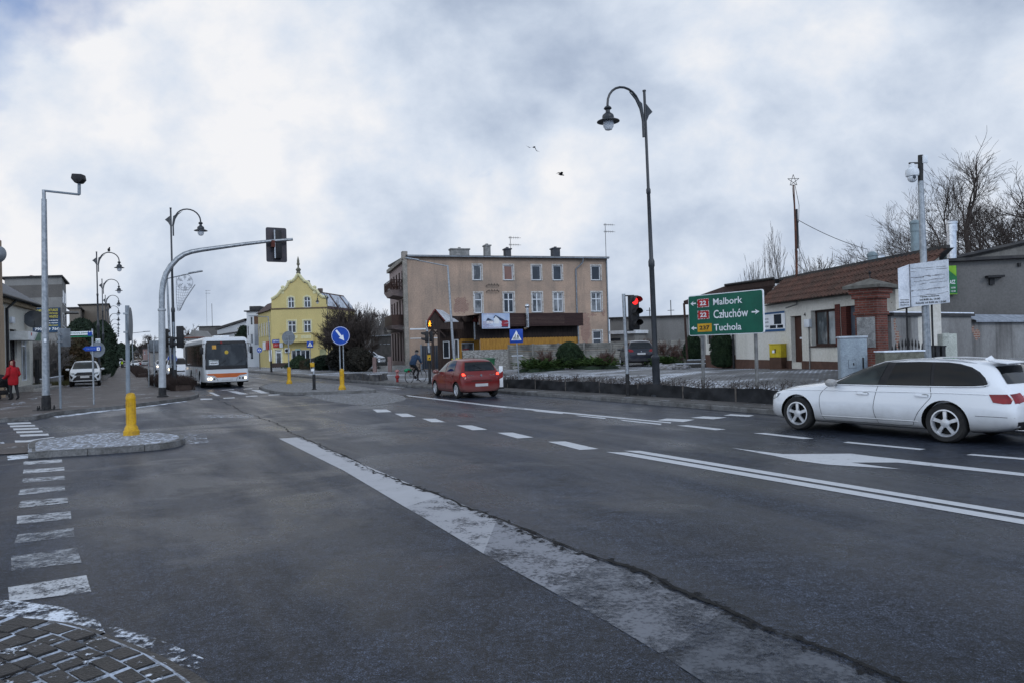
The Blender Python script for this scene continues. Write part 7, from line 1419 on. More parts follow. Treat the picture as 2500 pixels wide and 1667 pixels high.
for s in (1,-1):
    f1=[(.62,.972),(.48,1.06),(.30,1.165),(.10,1.258),(-.08,1.318),(-.22,1.35),(-.335,1.368),(-.27,.978)]
    Bd_.patch([(.70,.962),(.48,1.085),(.30,1.185),(.10,1.28),(-.08,1.342),(-.25,1.38),(-.9,1.395),(-1.4,1.385),(-1.6,1.36),(-1.8,1.305),(-1.95,1.225),(-2.06,1.13),(-2.12,1.04),(-2.10,.985),(-1.2,.975),(-.3,.966)],'xz',s,'window_frame',blk,ta,off=.006,ml=.05)
    Bd_.patch(f1,'xz',s,'window',cglass2,ta,off=.013,ml=.05); Bd_.patch([(-.42,.982),(-.49,1.372),(-.9,1.378),(-1.14,1.374),(-1.22,.992)],'xz',s,'window',cglass,ta,off=.013,ml=.05); Bd_.patch([(-1.28,.995),(-1.20,1.370),(-1.42,1.362),(-1.62,1.33),(-1.78,1.28),(-1.92,1.20),(-2.02,1.10),(-2.07,1.01)],'xz',s,'window',cglass,ta,off=.013,ml=.05)
    Bd_.line([(.70,.955),(.2,.955),(-.3,.96),(-1.2,.967),(-2.07,.992),(-2.115,1.09)],'xz',s,'window_trim',mat('bright_trim',(.8,.81,.83),.3),ta,.010,.016)
    Bd_.line([(.74,.93),(.90,.78),(.93,.6),(.89,.35),(.84,.25)],'xz',s,'door_seam',seam_m,ta,.0045,.001); Bd_.line([(-.27,.955),(-.21,.7),(-.19,.5),(-.26,.27)],'xz',s,'door_seam',seam_m,ta,.0045,.001)
    Bd_.line([(-1.22,.965),(-1.24,.80),(-1.15,.68),(-1.02,.52),(-.93,.35),(-.84,.26),(-.26,.255),(.84,.25)],'xz',s,'door_seam',seam_m,ta,.0045,.001)
    Bd_.line([(1.9,.80),(1.3,.83),(.5,.845),(-.5,.855),(-1.5,.865),(-2.15,.86)],'xz',s,'crease',wp,ta,.009,.0)
    Bd_.line([(.9,.335),(-1.0,.345)],'xz',s,'crease',wp,ta,.013,.0)
    for x in (.02,-1.08):
        p,n=Bd_.hit((x,s*3,.80),(0,-s,0)); MB().ob(p+n*.03,((1,0,.02),(0,1,0),(0,0,1)),(.115,.012,.017)).build('door_handle',wp,ta,bevel=.008); Bd_.patch([(x-.06+.04*math.cos(a*PI/6)*1.6,.815+.028*math.sin(a*PI/6)) for a in range(12)],'xz',s,'handle_recess',mat('recess',(.38,.39,.4),.4),ta,off=.003,ml=.2)
    Bd_.patch([(2.14,.70),(2.02,.735),(1.88,.745),(1.95,.655),(2.10,.60),(2.20,.585),(2.20,.63)],'xz',s,'headlight',hlens,ta,off=.006); Bd_.patch([(-2.16,.865),(-2.40,.87),(-2.51,.86),(-2.53,.72),(-2.36,.715),(-2.22,.735)],'xz',s,'taillight',tailred,ta,off=.008)
    Bd_.patch([(s*.80,.87),(s*.55,.885),(s*.50,.75),(s*.78,.72)],'yz',-1,'taillight',tailred,ta,off=.008)
    Bd_.line([(-1.95,.50),(-2.30,.50),(-2.5,.49)],'xz',s,'bumper_seam',seam_m,ta,.004,.001)
    MB().tube([Vector((x_,s*.55,Bd_.hit((x_,s*.55,4),(0,0,-1))[0].z+dz_)) for x_,dz_ in ((.0,.0),(-.25,.025),(-.7,.03),(-1.2,.03),(-1.6,.025),(-1.85,.0))],[.010,.014,.014,.014,.014,.010],8).build('roof_rail',mat('rail_alloy',(.6,.61,.63),.3,.4),ta)
Bd_.patch([(.70,.74),(-.70+.0,.74)] if False else [(s_,z_) for s_,z_ in ((-.70,1.03),(.70,1.03),(.66,1.10),(.57,1.35),(.3,1.40),(-.3,1.40),(-.57,1.35),(-.66,1.10))],'yz',1,'windshield',cglass2,ta,off=.008)
Bd_.patch([(-.66,1.03),(.66,1.03),(.60,1.16),(.52,1.31),(-.52,1.31),(-.60,1.16)],'yz',-1,'rear_window',cglass,ta,off=.010)
MB().add([(-2.02,-.56,1.435),(-2.02,.56,1.435),(-2.34,.55,1.375),(-2.34,-.55,1.375),(-2.02,-.56,1.40),(-2.02,.56,1.40),(-2.32,.55,1.35),(-2.32,-.55,1.35)],[(0,1,2,3),(7,6,5,4),(0,4,5,1),(1,5,6,2),(2,6,7,3),(3,7,4,0)]).build('spoiler',wp,ta,bevel=.012)
Bd_.patch([(-.45,.70),(.45,.70),(.38,.33),(-.38,.33)],'yz',1,'grille',blk,ta); Bd_.patch([(-.26,.66),(.26,.66),(.26,.55),(-.26,.55)],'yz',-1,'number_plate',plate_m,ta,off=.012)
Bd_.patch([(-.75,.42),(.75,.42),(.7,.30),(-.7,.30)],'yz',-1,'diffuser',blk,ta); MB().tube([(-2.4,.55,.27),(-2.57,.55,.27)],.035,12).build('exhaust',chrome,ta)
mirror(ta,.60,.90,1.0,wp); MB().add([(-1.72,-.03,1.41),(-1.72,.03,1.41),(-1.92,.0,1.39),(-1.84,0,1.49)],[(0,1,2),(0,3,1),(1,3,2),(2,3,0)]).build('antenna_fin',wp,ta,smooth=0)
# ---- compact hatchback (red, front wheels to the left)
def hatch(name,label,pos,head,pm,lit_tail=False,lit_head=False,suv=0,L=3.7,Wd=1.69,H=1.5,wb=2.38,plate_blur=True,detail=True,rr=.30,rim=.20,group=None):
    t=car_root(name,label,pos,head,group); w=Wd/2; a=wb/2; F=a+.72*(L/3.7); Rr=-(L-F); k=H/1.5; g_=.17+suv*.06
    st=[(F,.50*w/.845,.5*w/.845,.42,.34,.46,.60*k,.66*k),(F-.07,.86*w,.82*w,.62*w,.24,.46,.68*k,.76*k),(F-.25,.96*w,.92*w,.72*w,g_,.5,.76*k,.86*k),(F-.6,.99*w,.95*w,.78*w,g_,.54,.86*k,.955*k),(F-.92,w,.955*w,.80*w,g_,.56,.93*k,1.03*k),(F-1.08,w,.955*w,.80*w,g_,.56,.95*k,1.10*k),
    (F-1.40,w,.955*w,.74*w,g_,.56,.96*k,1.30*k),(F-1.72,w,.955*w,.71*w,g_,.56,.97*k,1.44*k),(F-2.1,w,.955*w,.70*w,g_,.56,.975*k,1.495*k),(-.3+(Rr+1.0)*.3,w,.955*w,.70*w,g_,.56,.98*k,1.50*k),(Rr+.75,w,.95*w,.69*w,g_,.56,.985*k,1.485*k),(Rr+.36,.985*w,.94*w,.675*w,g_+.02,.56,.985*k,1.44*k),(Rr+.22,.975*w,.93*w,.69*w,g_+.03,.56,.97*k,1.28*k),(Rr+.11,.96*w,.915*w,.74*w,g_+.05,.54,.92*k,1.0*k),(Rr+.04,.93*w,.88*w,.74*w,g_+.08,.52,.80*k,.88*k),(Rr,.80*w,.76*w,.62*w,.34,.5,.66*k,.72*k)]
    me=smoothmesh(*shell(st),2); B=Body(me); ra=rr+.05
    finish_body(cut(me,[(ax,s*.62*w/.845,s*1.3,rr,ra) for ax in (a,-a) for s in (1,-1)]),t,pm,(a,-a),(rr,ra),g_+.035+suv*.10)
    for ax in (a,-a):
        for s in (1,-1): wheel(t,ax,s*(w-.12),rr,rim,s,8 if detail else 5,.19,tw=.05)
    c0=F-1.12
    for s in (1,-1):
        B.patch([(c0,.985*k),(c0-.28,1.19*k),(c0-.55,1.34*k),(c0-.78,1.405*k),(c0-.83,1.0*k)],'xz',s,'window',cglass2 if detail else cglass,t,off=.007)
        B.patch([(c0-.90,1.005*k),(c0-.87,1.415*k),(c0-1.3,1.43*k),(Rr+.98,1.415*k),(Rr+.78,1.03*k)],'xz',s,'window',cglass,t,off=.007)
        if L>4.2: B.patch([(Rr+.72,1.05*k),(Rr+.90,1.40*k),(Rr+.62,1.36*k),(Rr+.42,1.12*k)],'xz',s,'window',cglass,t,off=.007)
        B.line([(c0+.06,.93*k),(c0+.12,.7),(c0+.1,.35)],'xz',s,'door_seam',seam_m,t,.005,.001); B.line([(c0-.86,.98*k),(c0-.84,.6),(c0-.86,.32)],'xz',s,'door_seam',seam_m,t,.005,.001); B.line([(Rr+.82,.98*k),(Rr+.9,.8),(-a+ra+.12,.6),(-a+ra+.04,.34),(c0+.1,.32)],'xz',s,'door_seam',seam_m,t,.005,.001)
        for x in (c0-.70,Rr+1.0): 
            p,n=B.hit((x,s*3,.84*k),(0,-s,0)); MB().ob(p+n*.025,((1,0,0),(0,1,0),(0,0,1)),(.09,.012,.016)).build('door_handle',pm,t,bevel=.006)
        tl=[(Rr+.02,.70*k),(Rr+.02,.86*k),(Rr+.10,1.0*k),(Rr+.26,.98*k),(Rr+.30,.86*k),(Rr+.18,.72*k)]
        B.patch([(x_,z_) for x_,z_ in tl],'xz',s,'taillight',tailred,t,off=.008)
        q=[(s*w*.93,.72*k),(s*w*.93,.98*k),(s*w*.84,1.0*k),(s*w*.70,.88*k),(s*w*.64,.74*k)] if not suv else [(s*w*.95,.88*k),(s*w*.93,1.02*k),(s*w*.6,.97*k),(s*w*.52,.86*k),(s*w*.7,.83*k)]
        tl_=B.patch(q,'yz',-1,'taillight',tailred,t,off=.010)
        if lit_tail: B.patch([(s*w*.89,.85*k),(s*w*.88,.95*k),(s*w*.78,.94*k),(s*w*.74,.86*k)] if not suv else [(s*w*.9,.9*k),(s*w*.88,.97*k),(s*w*.68,.94*k),(s*w*.66,.89*k)],'yz',-1,'lit_bulb',taillit,t,off=.014).parent=t
        B.patch([(F-.42,.83*k),(F-.22,.80*k),(F-.05,.70*k),(F-.06,.60*k),(F-.26,.64*k)],'xz',s,'headlight',hlens,t,off=.006); B.patch([(s*w*.55,.68*k),(s*w*.88,.72*k),(s*w*.9,.80*k),(s*w*.7,.80*k),(s*w*.52,.74*k)],'yz',1,'headlight',hlens,t,off=.008)
        if lit_head: 
            p,n=B.hit((6,s*w*.74,.72*k),(-1,0,0)); MB().ball(p+Vector((.01,0,0)),.11,12).build('lit_bulb',hlit,t)
    B.patch([(-w*.74,1.03*k),(w*.74,1.03*k),(w*.70,1.2*k),(w*.63,1.36*k),(-w*.63,1.36*k),(-w*.70,1.2*k)],'yz',-1,'rear_window',cglass,t,off=.010)
    B.patch([(-w*.80,1.02*k),(w*.80,1.02*k),(w*.76,1.12*k),(w*.66,1.42*k),(-w*.66,1.42*k),(-w*.76,1.12*k)],'yz',1,'windshield',cglass2 if detail else cglass,t,off=.008)
    B.patch([(-w*.52,.64*k),(w*.52,.64*k),(w*.5,.56*k),(-w*.5,.56*k)],'yz',1,'grille',blk,t); B.patch([(-.26,.50*k),(.26,.50*k),(.26,.39*k),(-.26,.39*k)],'yz',1,'number_plate',plate_m,t,off=.012)
    zp=.50 if not suv else .74
    B.patch([(-.26,zp*k+.055),(.26,zp*k+.055),(.26,zp*k-.055),(-.26,zp*k-.055)],'yz',-1,'number_plate',plate_m,t,off=.014)
    if detail:
        B.line([(-w*.93,.63*k),(w*.93,.63*k)],'yz',-1,'bumper_seam',seam_m,t,.006,.001); B.patch([(-.42,.70*k),(.42,.70*k),(.42,.64*k),(-.42,.64*k)],'yz',-1,'plate_recess',mat('dark_red_recess',tuple(c*.35 for c in (.26,.03,.02)),.5) if not suv else blk,t,off=.006)
        B.patch([(-.30,1.055*k),(.30,1.055*k),(.18,1.10*k),(-.18,1.10*k)],'yz',-1,'wiper_base',blk,t,off=.02)
        p,n=B.hit((-6,0,.86*k),(1,0,0)); MB().lathe([(.045,0),(.045,.012),(.001,.016)],14,(0,0,0),'x').build('badge',chrome,t,loc=(p.x-.02,0,.86*k))
        B.patch([(-w*.97,.36),(w*.97,.36),(w*.95,.26),(-w*.95,.26)],'yz',-1,'bumper_lower',pm if not suv else blk,t,off=.012)
    mirror(t,c0-.06,w*.98,.99*k,pm); MB().tube([(Rr+.8,0,1.495*k),(Rr+.62,0,1.495*k+.14)],.006,5).build('antenna',blk,t)
    return t,B
rp_=paint('red_car_paint',(.14,.008,.007),.28,dirt=.35)
tr,B=hatch('hatchback','small dark red hatchback seen from behind with its brake lights on',Vector((-1.45,28.2,0))+Vector((-.43,.903,0))*1.19,(-.43,.903),rp_,lit_tail=True)
text('SUZUKI','lettering',chrome,tr,0,.001,0,.001) if False else None
w=.845
p1,_=B.hit((-6,.42,.86),(1,0,0))
o=text('SUZUKI','lettering',chrome,tr,-.56,-.32,.855,.885,y=0,bold=.03,plane='yz'); 
for v in o.data.vertices: v.co=(p1.x-.012,-v.co.y,v.co.z)
o=text('SWIFT','lettering',chrome,tr,.36,.56,.855,.885,y=0,bold=.03,plane='yz')
for v in o.data.vertices: v.co=(p1.x-.012,-v.co.y,v.co.z)
# dark SUV parked in the yard
dp=paint('dark_blue_paint',(.012,.014,.022),.2,dirt=.35); q=gl('p',1557,896); 
ts2,B=hatch('parked_suv','dark blue SUV parked facing the panel fence in the yard',onlot(Vector((8.25,47.3+1.3,0))),(0.02,1),dp,suv=1,L=4.44,Wd=1.855,H=1.66,wb=2.64,rr=.36,rim=.24)
# white SUV facing the camera on the left pavement
wsp=paint('white_suv_paint',(.58,.61,.64),.25,dirt=.3)
f_=at('p',208,930,48.6); hd=Vector((.483,-.8755,0)); tv,B=hatch('parked_suv','white SUV with black grille facing the camera on the left pavement',Vector((f_.x,f_.y,.12))-hd*1.6,(hd.x,hd.y),wsp,suv=1,L=4.6,Wd=1.855,H=1.70,wb=2.69,rr=.36,rim=.24)
w=.93
B.patch([(-.50,.86),(-.42,.93),(.42,.93),(.50,.86),(.60,.74),(-.60,.74)],'yz',1,'grille',blk,tv,off=.02); B.patch([(-.62,.56),(-.45,.70),(.45,.70),(.62,.56),(.70,.40),(-.70,.40)],'yz',1,'grille',blk,tv,off=.022); B.patch([(-.5,.42),(.5,.42),(.6,.36),(-.6,.36)],'yz',1,'skid_plate',alloy,tv,off=.03); B.patch([(-.26,.70),(.26,.70),(.26,.58),(-.26,.58)],'yz',1,'number_plate',plate_m,tv,off=.035)
for s in (1,-1): B.patch([(s*.66,.62),(s*.80,.78),(s*.82,.66),(s*.76,.50)],'yz',1,'fog_light',blk,tv,off=.02)
for s in (1,-1): MB().tube([(.5,s*.60,1.70),(-.2,s*.62,1.75),(-1.3,s*.60,1.72)],.018,6).build('roof_rail',blk,tv)
# cars far off
cw=paint('far_white_paint',(.55,.57,.6),.3,dirt=.3); cg=paint('far_grey_paint',(.22,.23,.25),.3,dirt=.3); cr=paint('far_dark_paint',(.05,.05,.06),.3,dirt=.3)
h=-UD
def farcar(label,u,v,pm,dirn,lit=False,tail=False,**k): return hatch('car',label,xy(u,v,0),(dirn.x,dirn.y),pm,lit_head=lit,lit_tail=tail,detail=False,**k)
p=at('p',396,909,96); u,v=uv(p); farcar('white car with lit headlights behind the mast following the bus',u,v,cw,h,True,H=1.6,L=4.2)
p=at('p',437,925,60); u,v=uv(p)
farcar('white van-like car with lit headlights right behind the bus',u+1,v-.1,cw,h,True,H=1.9,L=4.6,Wd=1.8,wb=2.8)
p=at('f',1008,545,185); farcar('grey car parked far off on the right side of the street',*uv(p),cg,h); p=at('f',880,545,190); farcar('low dark red car far along the street',*uv(p),paint('far_red_paint',(.16,.03,.03),.3),h); p=at('f',800,545,160); farcar('pale car half hidden by the thin street light far away',*uv(p),cw,h)
p=at('f',620,570,150); farcar('dark car with bright bonnet parked far down the left pavement',*uv(p),cr,h); p=at('f',515,545,180); farcar('white van behind the walker in the yellow vest',*uv(p),cw,h,H=2.0,L=4.8); p=at('f',390,560,150); farcar('white car between the far lamp posts on the left',*uv(p),cw,h)
p=at('K',735,1090,95); farcar('white van roof behind the dark gate beside the bush',*uv(p),cw,Vector((1,.2,0)),H=2.1,L=4.8); p=at('I',1560,560,80); farcar('light car half hidden behind the thick dark bush',*uv(p),cg,Vector((1,.3,0)))
# ---- the bus
BL,BW,BH=12.0,2.5,2.98
bf=at('B',1590,1300,42.3); hd=-UD; u,v=uv(bf)
fl=g('B',1185,1350,0); u0=uv(fl)[0]-1.6
bus=thing('bus','white bus with an orange stripe and lit headlights coming toward the camera','bus',xy(45.6+2.45,6.0,0),math.atan2(hd.y,hd.x))
FX=2.45; RX=FX-BL
wbus=paint('white_bus_paint',(.60,.62,.64),.35,dirt=.5)
mb=MB(); secs=[]
def bsec(x,w,zb,zt,r): 
    o=[]
    for cx_,cz_,a0,rr in ((w-r,zt-r,0,r),(-w+r,zt-r,PI/2,r),(-w+.1,zb+.1,PI,.1),(w-.1,zb+.1,1.5*PI,.1)):
        for k in range(5): a=a0+PI/2*k/4; o.append((x,cx_+rr*math.cos(a),cz_+rr*math.sin(a)))
    return o
w=BW/2; vs=[]
S=[(FX,w-.16,.42,2.5,.3),(FX-.02,w-.10,.36,2.72,.28),(FX-.10,w-.05,.32,2.88,.26),(FX-.28,w,.30,2.96,.24),(FX-.8,w,.30,BH,.22),(FX-3,w,.32,BH,.22),(RX+1,w,.34,BH,.22),(RX+.15,w,.36,BH,.22),(RX,w-.1,.42,BH-.15,.2)]
for s_ in S: vs+=bsec(*s_)
n=20; fs=[(i*n+k,i*n+(k+1)%n,(i+1)*n+(k+1)%n,(i+1)*n+k) for i in range(len(S)-1) for k in range(n)]+[tuple(range(n-1,-1,-1)),tuple((len(S)-1)*n+k for k in range(n))]
# lean the front face: higher points sit further back
vs=[(x-(max(0,z-1.2)*.10 if x>FX-.5 else 0),y,z) for x,y,z in vs]
me=bpy.data.meshes.new('b'); me.from_pydata(vs,[],fs); bm=bmesh.new(); bm.from_mesh(me); bmesh.ops.recalc_face_normals(bm,faces=bm.faces); bm.to_mesh(me); bm.free()
B=Body(me); axf,axr=0.0,-5.2
finish_body(cut(me,[(ax,s*.85,s*1.6,.48,.56) for ax in (axf,axr) for s in (1,-1)]),bus,wbus,(axf,axr),(.48,.56),.36)
for ax in (axf,axr):
    for s in (1,-1): wheel(bus,ax,s*1.08,.48,.29,s,8,.28,tw=.08)
zw=1.22
B.patch([(-1.16,zw-.12),(1.16,zw-.12),(1.17,1.6),(1.13,2.55),(1.05,2.74),(-1.05,2.74),(-1.13,2.55),(-1.17,1.6)],'yz',1,'windshield_frame',blk,bus,off=.012,ml=.08)
ws=B.patch([(-1.10,zw+.08),(1.10,zw+.08),(1.10,1.7),(1.07,2.58),(-1.07,2.58),(-1.10,1.7)],'yz',1,'windshield',glass('bus_glass',(.006,.007,.008),.03,(.035,.038,.04)),bus,off=.022,ml=.08)
B.patch([(-1.14,.86),(1.14,.86),(1.10,.79),(.72,.74),(.55,.62),(-.55,.62),(-.72,.74),(-1.10,.79)],'yz',1,'orange_stripe',mat('bus_orange',(.48,.11,.02),.4,0,(.40,.09,.02),3),bus,off=.007,ml=.2)
B.patch([(-.30,.56),(.30,.56),(.30,.45),(-.30,.45)],'yz',1,'number_plate',plate_m,bus,off=.02)
for s in (1,-1):
    for y_,r_ in ((1.02,.065),(.88,.07),(.70,.055)):
        p,_=B.hit((8,s*y_,.56),(-1,0,0)); MB().lathe([(r_,0),(r_*.95,.02),(.001,.04)],14,(0,0,0),'x').build('headlight',(hlit if y_>.8 and not(s>0 and y_<.9) else mat('dark_lamp',(.05,.06,.07),.2)),bus,loc=(p.x+.004,s*y_,.56))
    B.line([(s*1.18,.80),(s*.78,.72),(s*.56,.56),(s*.50,.40)],'yz',1,'panel_seam',seam_m,bus,.008,.002)
def onw(y,z): p,n=B.hit((8,y,z),(-1,0,0)); return p.x+.03
for (y0,y1,z0,z1,m_,nm) in ((-.66,-.10,zw+.14,zw+.34,signwhite,'route_board'),(.72,.94,2.30,2.52,mat('sticker_yellow',(.62,.42,.05),.5),'sticker')):
    pass
b0=-1.02; xx=onw(-.8,1.45)
rb_=MB().add([(onw(-.98,1.36),-.98,1.36),(onw(-.45,1.36),-.45,1.36),(onw(-.45,1.66)+.0,-.45,1.66),(onw(-.98,1.66),-.98,1.66)],[(0,1,2,3)]).build('route_board',mat('board_pale',(.40,.44,.44),.5),bus,smooth=0)
rb2_=MB().add([(onw(-.92,1.38)+.01,-.92,1.38),(onw(-.47,1.38)+.01,-.47,1.38),(onw(-.47,1.56)+.01,-.47,1.56),(onw(-.92,1.56)+.01,-.92,1.56)],[(0,1,2,3)]).build('route_board',signwhite,bus,smooth=0)
def btext(s,y0,y1,z0,z1,m_):
    o=text(s,'lettering',m_,bus,0,1,z0,z1,y=0,bold=.04,plane='yz')
    for v_ in o.data.vertices: yy=y0+(y1-y0)*v_.co.y; v_.co=(onw(yy,v_.co.z)+.018,yy,v_.co.z)
btext('OSTROWITE',-.89,-.50,1.42,1.51,signblack); btext('CHOJNICE',-.80,-.48,1.59,1.64,signblack)
MB().add([(onw(-.60,2.30),-.78,2.28),(onw(-.50,2.30),-.56,2.28),(onw(-.5,2.5),-.56,2.50),(onw(-.6,2.5),-.78,2.50)],[(0,1,2,3)]).build('sticker',mat('sticker_orange',(.6,.32,.06),.5),bus,smooth=0)
MB().add([(onw(.0,2.08)+.01,-.0+.11*math.cos(a*PI/8),2.08+.11*math.sin(a*PI/8)) for a in range(16)],[tuple(range(16))]).build('sticker',mat('sticker_yellow',(.62,.5,.03),.5),bus,smooth=0)
MB().add([(onw(-.3,2.65),-.34,2.57),(onw(-.3,2.65),-.2,2.57),(onw(-.3,2.65),-.24,2.72),(onw(-.3,2.65),-.30,2.72)],[(0,1,2,3)]).build('sticker',rw,bus,smooth=0)
cl_=mat('driver_clothes',(.10,.11,.13),.8)
# side windows (the side toward the left pavement)
for s in (1,-1):
    B.patch([(FX-.62,zw+.02),(FX-.62,2.62),(RX+.25,2.62),(RX+.25,zw+.02)],'xz',s,'window_frame',blk,bus,off=.004,ml=.6)
    for k in range(7):
        x1=FX-.72-k*1.36; x0=x1-1.28
        if x0<RX+.28: break
        B.patch([(x0,zw+.10),(x1,zw+.10),(x1,2.54),(x0,2.54)],'xz',s,'window',glass('bus_side_glass',(.03,.018,.016),.06,(.10,.05,.045)),bus,off=.010,ml=.4)
    for x in (FX-1.2,-1.0,-2.4,-3.8,-6.3): B.line([(x,1.2),(x,.36)],'xz',s,'panel_seam',seam_m,bus,.007,.001)
    B.line([(-.62,.80),(-4.5,.80)],'xz',s,'panel_seam',seam_m,bus,.006,.001)
o=text('PKS','lettering',mat('faded_red',(.35,.12,.10),.6),bus,-1.95,-1.35,.86,1.1,y=-(BW/2+.012),bold=.02)
MB().box(-.5,.5,-.45,.45,BH-.02,BH+.12).build('roof_hatch',wbus,bus,bevel=.05)
for s in (1,-1):
    o=MB().box(-.06,.06,-.09,.09,-.2,.2).build('mirror',blk,bus,bevel=.03); o.location=(FX+.05,s*1.36,2.2); MB().tube([(FX-.3,s*1.1,2.62),(FX+.02,s*1.34,2.55),(FX+.05,s*1.36,2.35)],.02,6).build('mirror_arm',blk,bus)
for y in (-.5,.45): MB().tube([(onw(y,1.36)+.02,y,1.33),(onw(y+.5,1.5)+.02,y+.45,1.62)],.012,5).build('wiper',blk,bus)
# ================================================================ VEGETATION
bark=mat('bark',(.035,.03,.026),.9,0,(.06,.052,.045),6,bump=.6); twig=mat('twigs',(.045,.036,.032),.9,0,(.065,.052,.045),3); twigp=mat('pale_twigs',(.11,.10,.095),.9,0,(.15,.14,.13),3)
def tree(name,label,pos,H,seed,trunk=.25,r0=.22,levels=6,spread=.75,m=None,mt=None,fork=3,lean=(0,0),up=.25,minr=.008,ratio=.74,group=None,cat='tree',first=.28,stems=1,wig=.25,cnt=2600):
    rg=random.Random(seed); T=MB(); Cn=MB(); cntr=[0]
    def br(p,d,l,r,dep):
        if cntr[0]>cnt*6: return
        cntr[0]+=1; n=4 if dep<3 else (3 if dep<5 else 2); pts=[p]; rs=[r]; q=Vector(p); dd=Vector(d); r1=max(minr,r*.72)
        for i in range(n):
            dd=(dd+Vector((rg.gauss(0,wig),rg.gauss(0,wig),rg.gauss(0,wig)))*.45+Vector((0,0,up*.25))).normalized(); q=q+dd*l/n; pts.append(q.copy()); rs.append(r+(r1-r)*(i+1)/n)
        (T if dep<1 else Cn).tube(pts,rs,8 if dep<1 else (5 if dep<3 else 3),cap=False)
        if dep>=levels: return
        k=fork+(1 if rg.random()<.45 else 0)
        for j in range(k):
            f=1.0 if j==0 else rg.uniform(.35,.98); ii=min(n,max(1,int(round(f*n)))); b=pts[ii]; ax=Vector((rg.gauss(0,1),rg.gauss(0,1),rg.gauss(0,.5))); ax=(ax-dd*ax.dot(dd)).normalized()
            sp=spread*(.45 if j==0 else 1)*rg.uniform(.6,1.25); nd_=(dd*math.cos(sp)+ax*math.sin(sp)).normalized(); br(b,nd_,l*ratio*rg.uniform(.75,1.12),max(minr,r1*(.86 if j==0 else .6)),dep+1)
    for s in range(stems):
        a=2*PI*s/max(1,stems)+rg.random(); d=Vector((lean[0]+(.35*math.cos(a) if stems>1 else 0),lean[1]+(.35*math.sin(a) if stems>1 else 0),1)).normalized()
        br(Vector((.15*math.cos(a)*(stems>1),.15*math.sin(a)*(stems>1),0)),d,H*first,r0,0)
    zs=max(v[2] for v in Cn.v); k=H/zs
    for q in (T,Cn): q.v=[(x*k,y*k,z*k) for x,y,z in q.v]
    t=thing(name,label,cat,pos,0,group); T.build('trunk',mt or bark,t,smooth=60,recalc=False); Cn.build('crown',m or twig,t,smooth=0,recalc=False); return t
def foliage(mb,fn,n,size,rg,flat=.5):
    for _ in range(n):
        p,nn=fn(); s=size*rg.uniform(.6,1.5); d=(nn+Vector((rg.gauss(0,flat),rg.gauss(0,flat),rg.gauss(0,flat)))).normalized(); a=d.orthogonal().normalized(); a=(Matrix.Rotation(rg.uniform(0,6.28),3,d)@a); b=d.cross(a)
        mb.add([p-a*s*.5,p+b*s*.35,p+a*s*.5+d*s*.6,p-b*s*.35],[(0,1,2,3)])
def leafmat(name,c1,c2,th=(.35,.65)):
    if name in MATS: return MATS[name]
    m,nt,b,out=newmat(name); v=ncoord(nt); n=nnoise(nt,v,2.2,5,.7); n2=nnoise(nt,v,19,2); g_=nt.nodes.new('ShaderNodeNewGeometry')
    c=mixc(nt,ramp(nt,n,[(th[0],(0,0,0)),(th[1],(1,1,1))]),c1,c2); c=mixc(nt,.45,c,mixc(nt,g_.outputs['Random Per Island'],(.2,.2,.2),(.8,.8,.8)),'OVERLAY'); nt.links.new(c,b.inputs['Base Color']); b.inputs['Roughness'].default_value=.75; b.inputs['Specular IOR Level'].default_value=.25; MATS[name]=m; return m
thuja=leafmat('thuja_green',(.012,.026,.012),(.025,.045,.018)); juni=leafmat('juniper_green',(.022,.05,.014),(.055,.09,.02)); conif=leafmat('conifer_dark',(.010,.02,.012),(.02,.034,.018)); brownleaf=leafmat('rusty_foliage',(.05,.028,.012),(.03,.03,.014))
def conifer(name,label,pos,H,R_,seed,m=thuja,n=5200,shape='ovoid',size=.11,cat='shrub',group=None,trunk=True,core=.78,base=.04):
    rg=random.Random(seed); t=thing(name,label,cat,pos,0,group); mb=MB()
    ph=[rg.uniform(0,6) for _ in range(6)]
    def prof(f): 
        if shape=='cone': return (1-f)**.8*min(1,f*9+.35)
        if shape=='column': return min(1,f*6+.5)*(1-max(0,f-.7)/.3*.75)
        return math.sqrt(max(0,1-(max(0,(f-.35))/.65)**2))*min(1,.55+f*1.4)
    def lump(a,f): return 1+.10*math.sin(3*a+ph[0]+f*5)+.08*math.sin(7*a+ph[1]-f*9)+.06*math.sin(13*a+f*21+ph[2])
    def fn():
        f=rg.random()**.9; a=rg.uniform(0,2*PI); r=R_*prof(f)*lump(a,f)*(rg.uniform(.86,1.05)); return Vector((r*math.cos(a),r*math.sin(a),H*(base+f*(1-base)))),Vector((math.cos(a),math.sin(a),.55)).normalized()
    foliage(mb,fn,n,size,rg)
    vs=[];nr,na=14,16
    for i in range(nr+1):
        for j in range(na): f=i/nr; a=2*PI*j/na; r=R_*prof(min(.999,f))*core*lump(a,f); vs.append((r*math.cos(a),r*math.sin(a),H*(base+f*(.96-base))))
    mb.add(vs,[(i*na+j,i*na+(j+1)%na,(i+1)*na+(j+1)%na,(i+1)*na+j) for i in range(nr) for j in range(na)])
    mb.build('crown',m,t,smooth=0,recalc=False)
    if trunk: MB().tube([(0,0,-.05),(0,0,H*.5)],.06+.02*H/3,8).build('trunk',bark,t)
    return t
def onp(c,x,y,Z,z=.13): p=at(c,x,y,Z); return Vector((p.x,p.y,z))
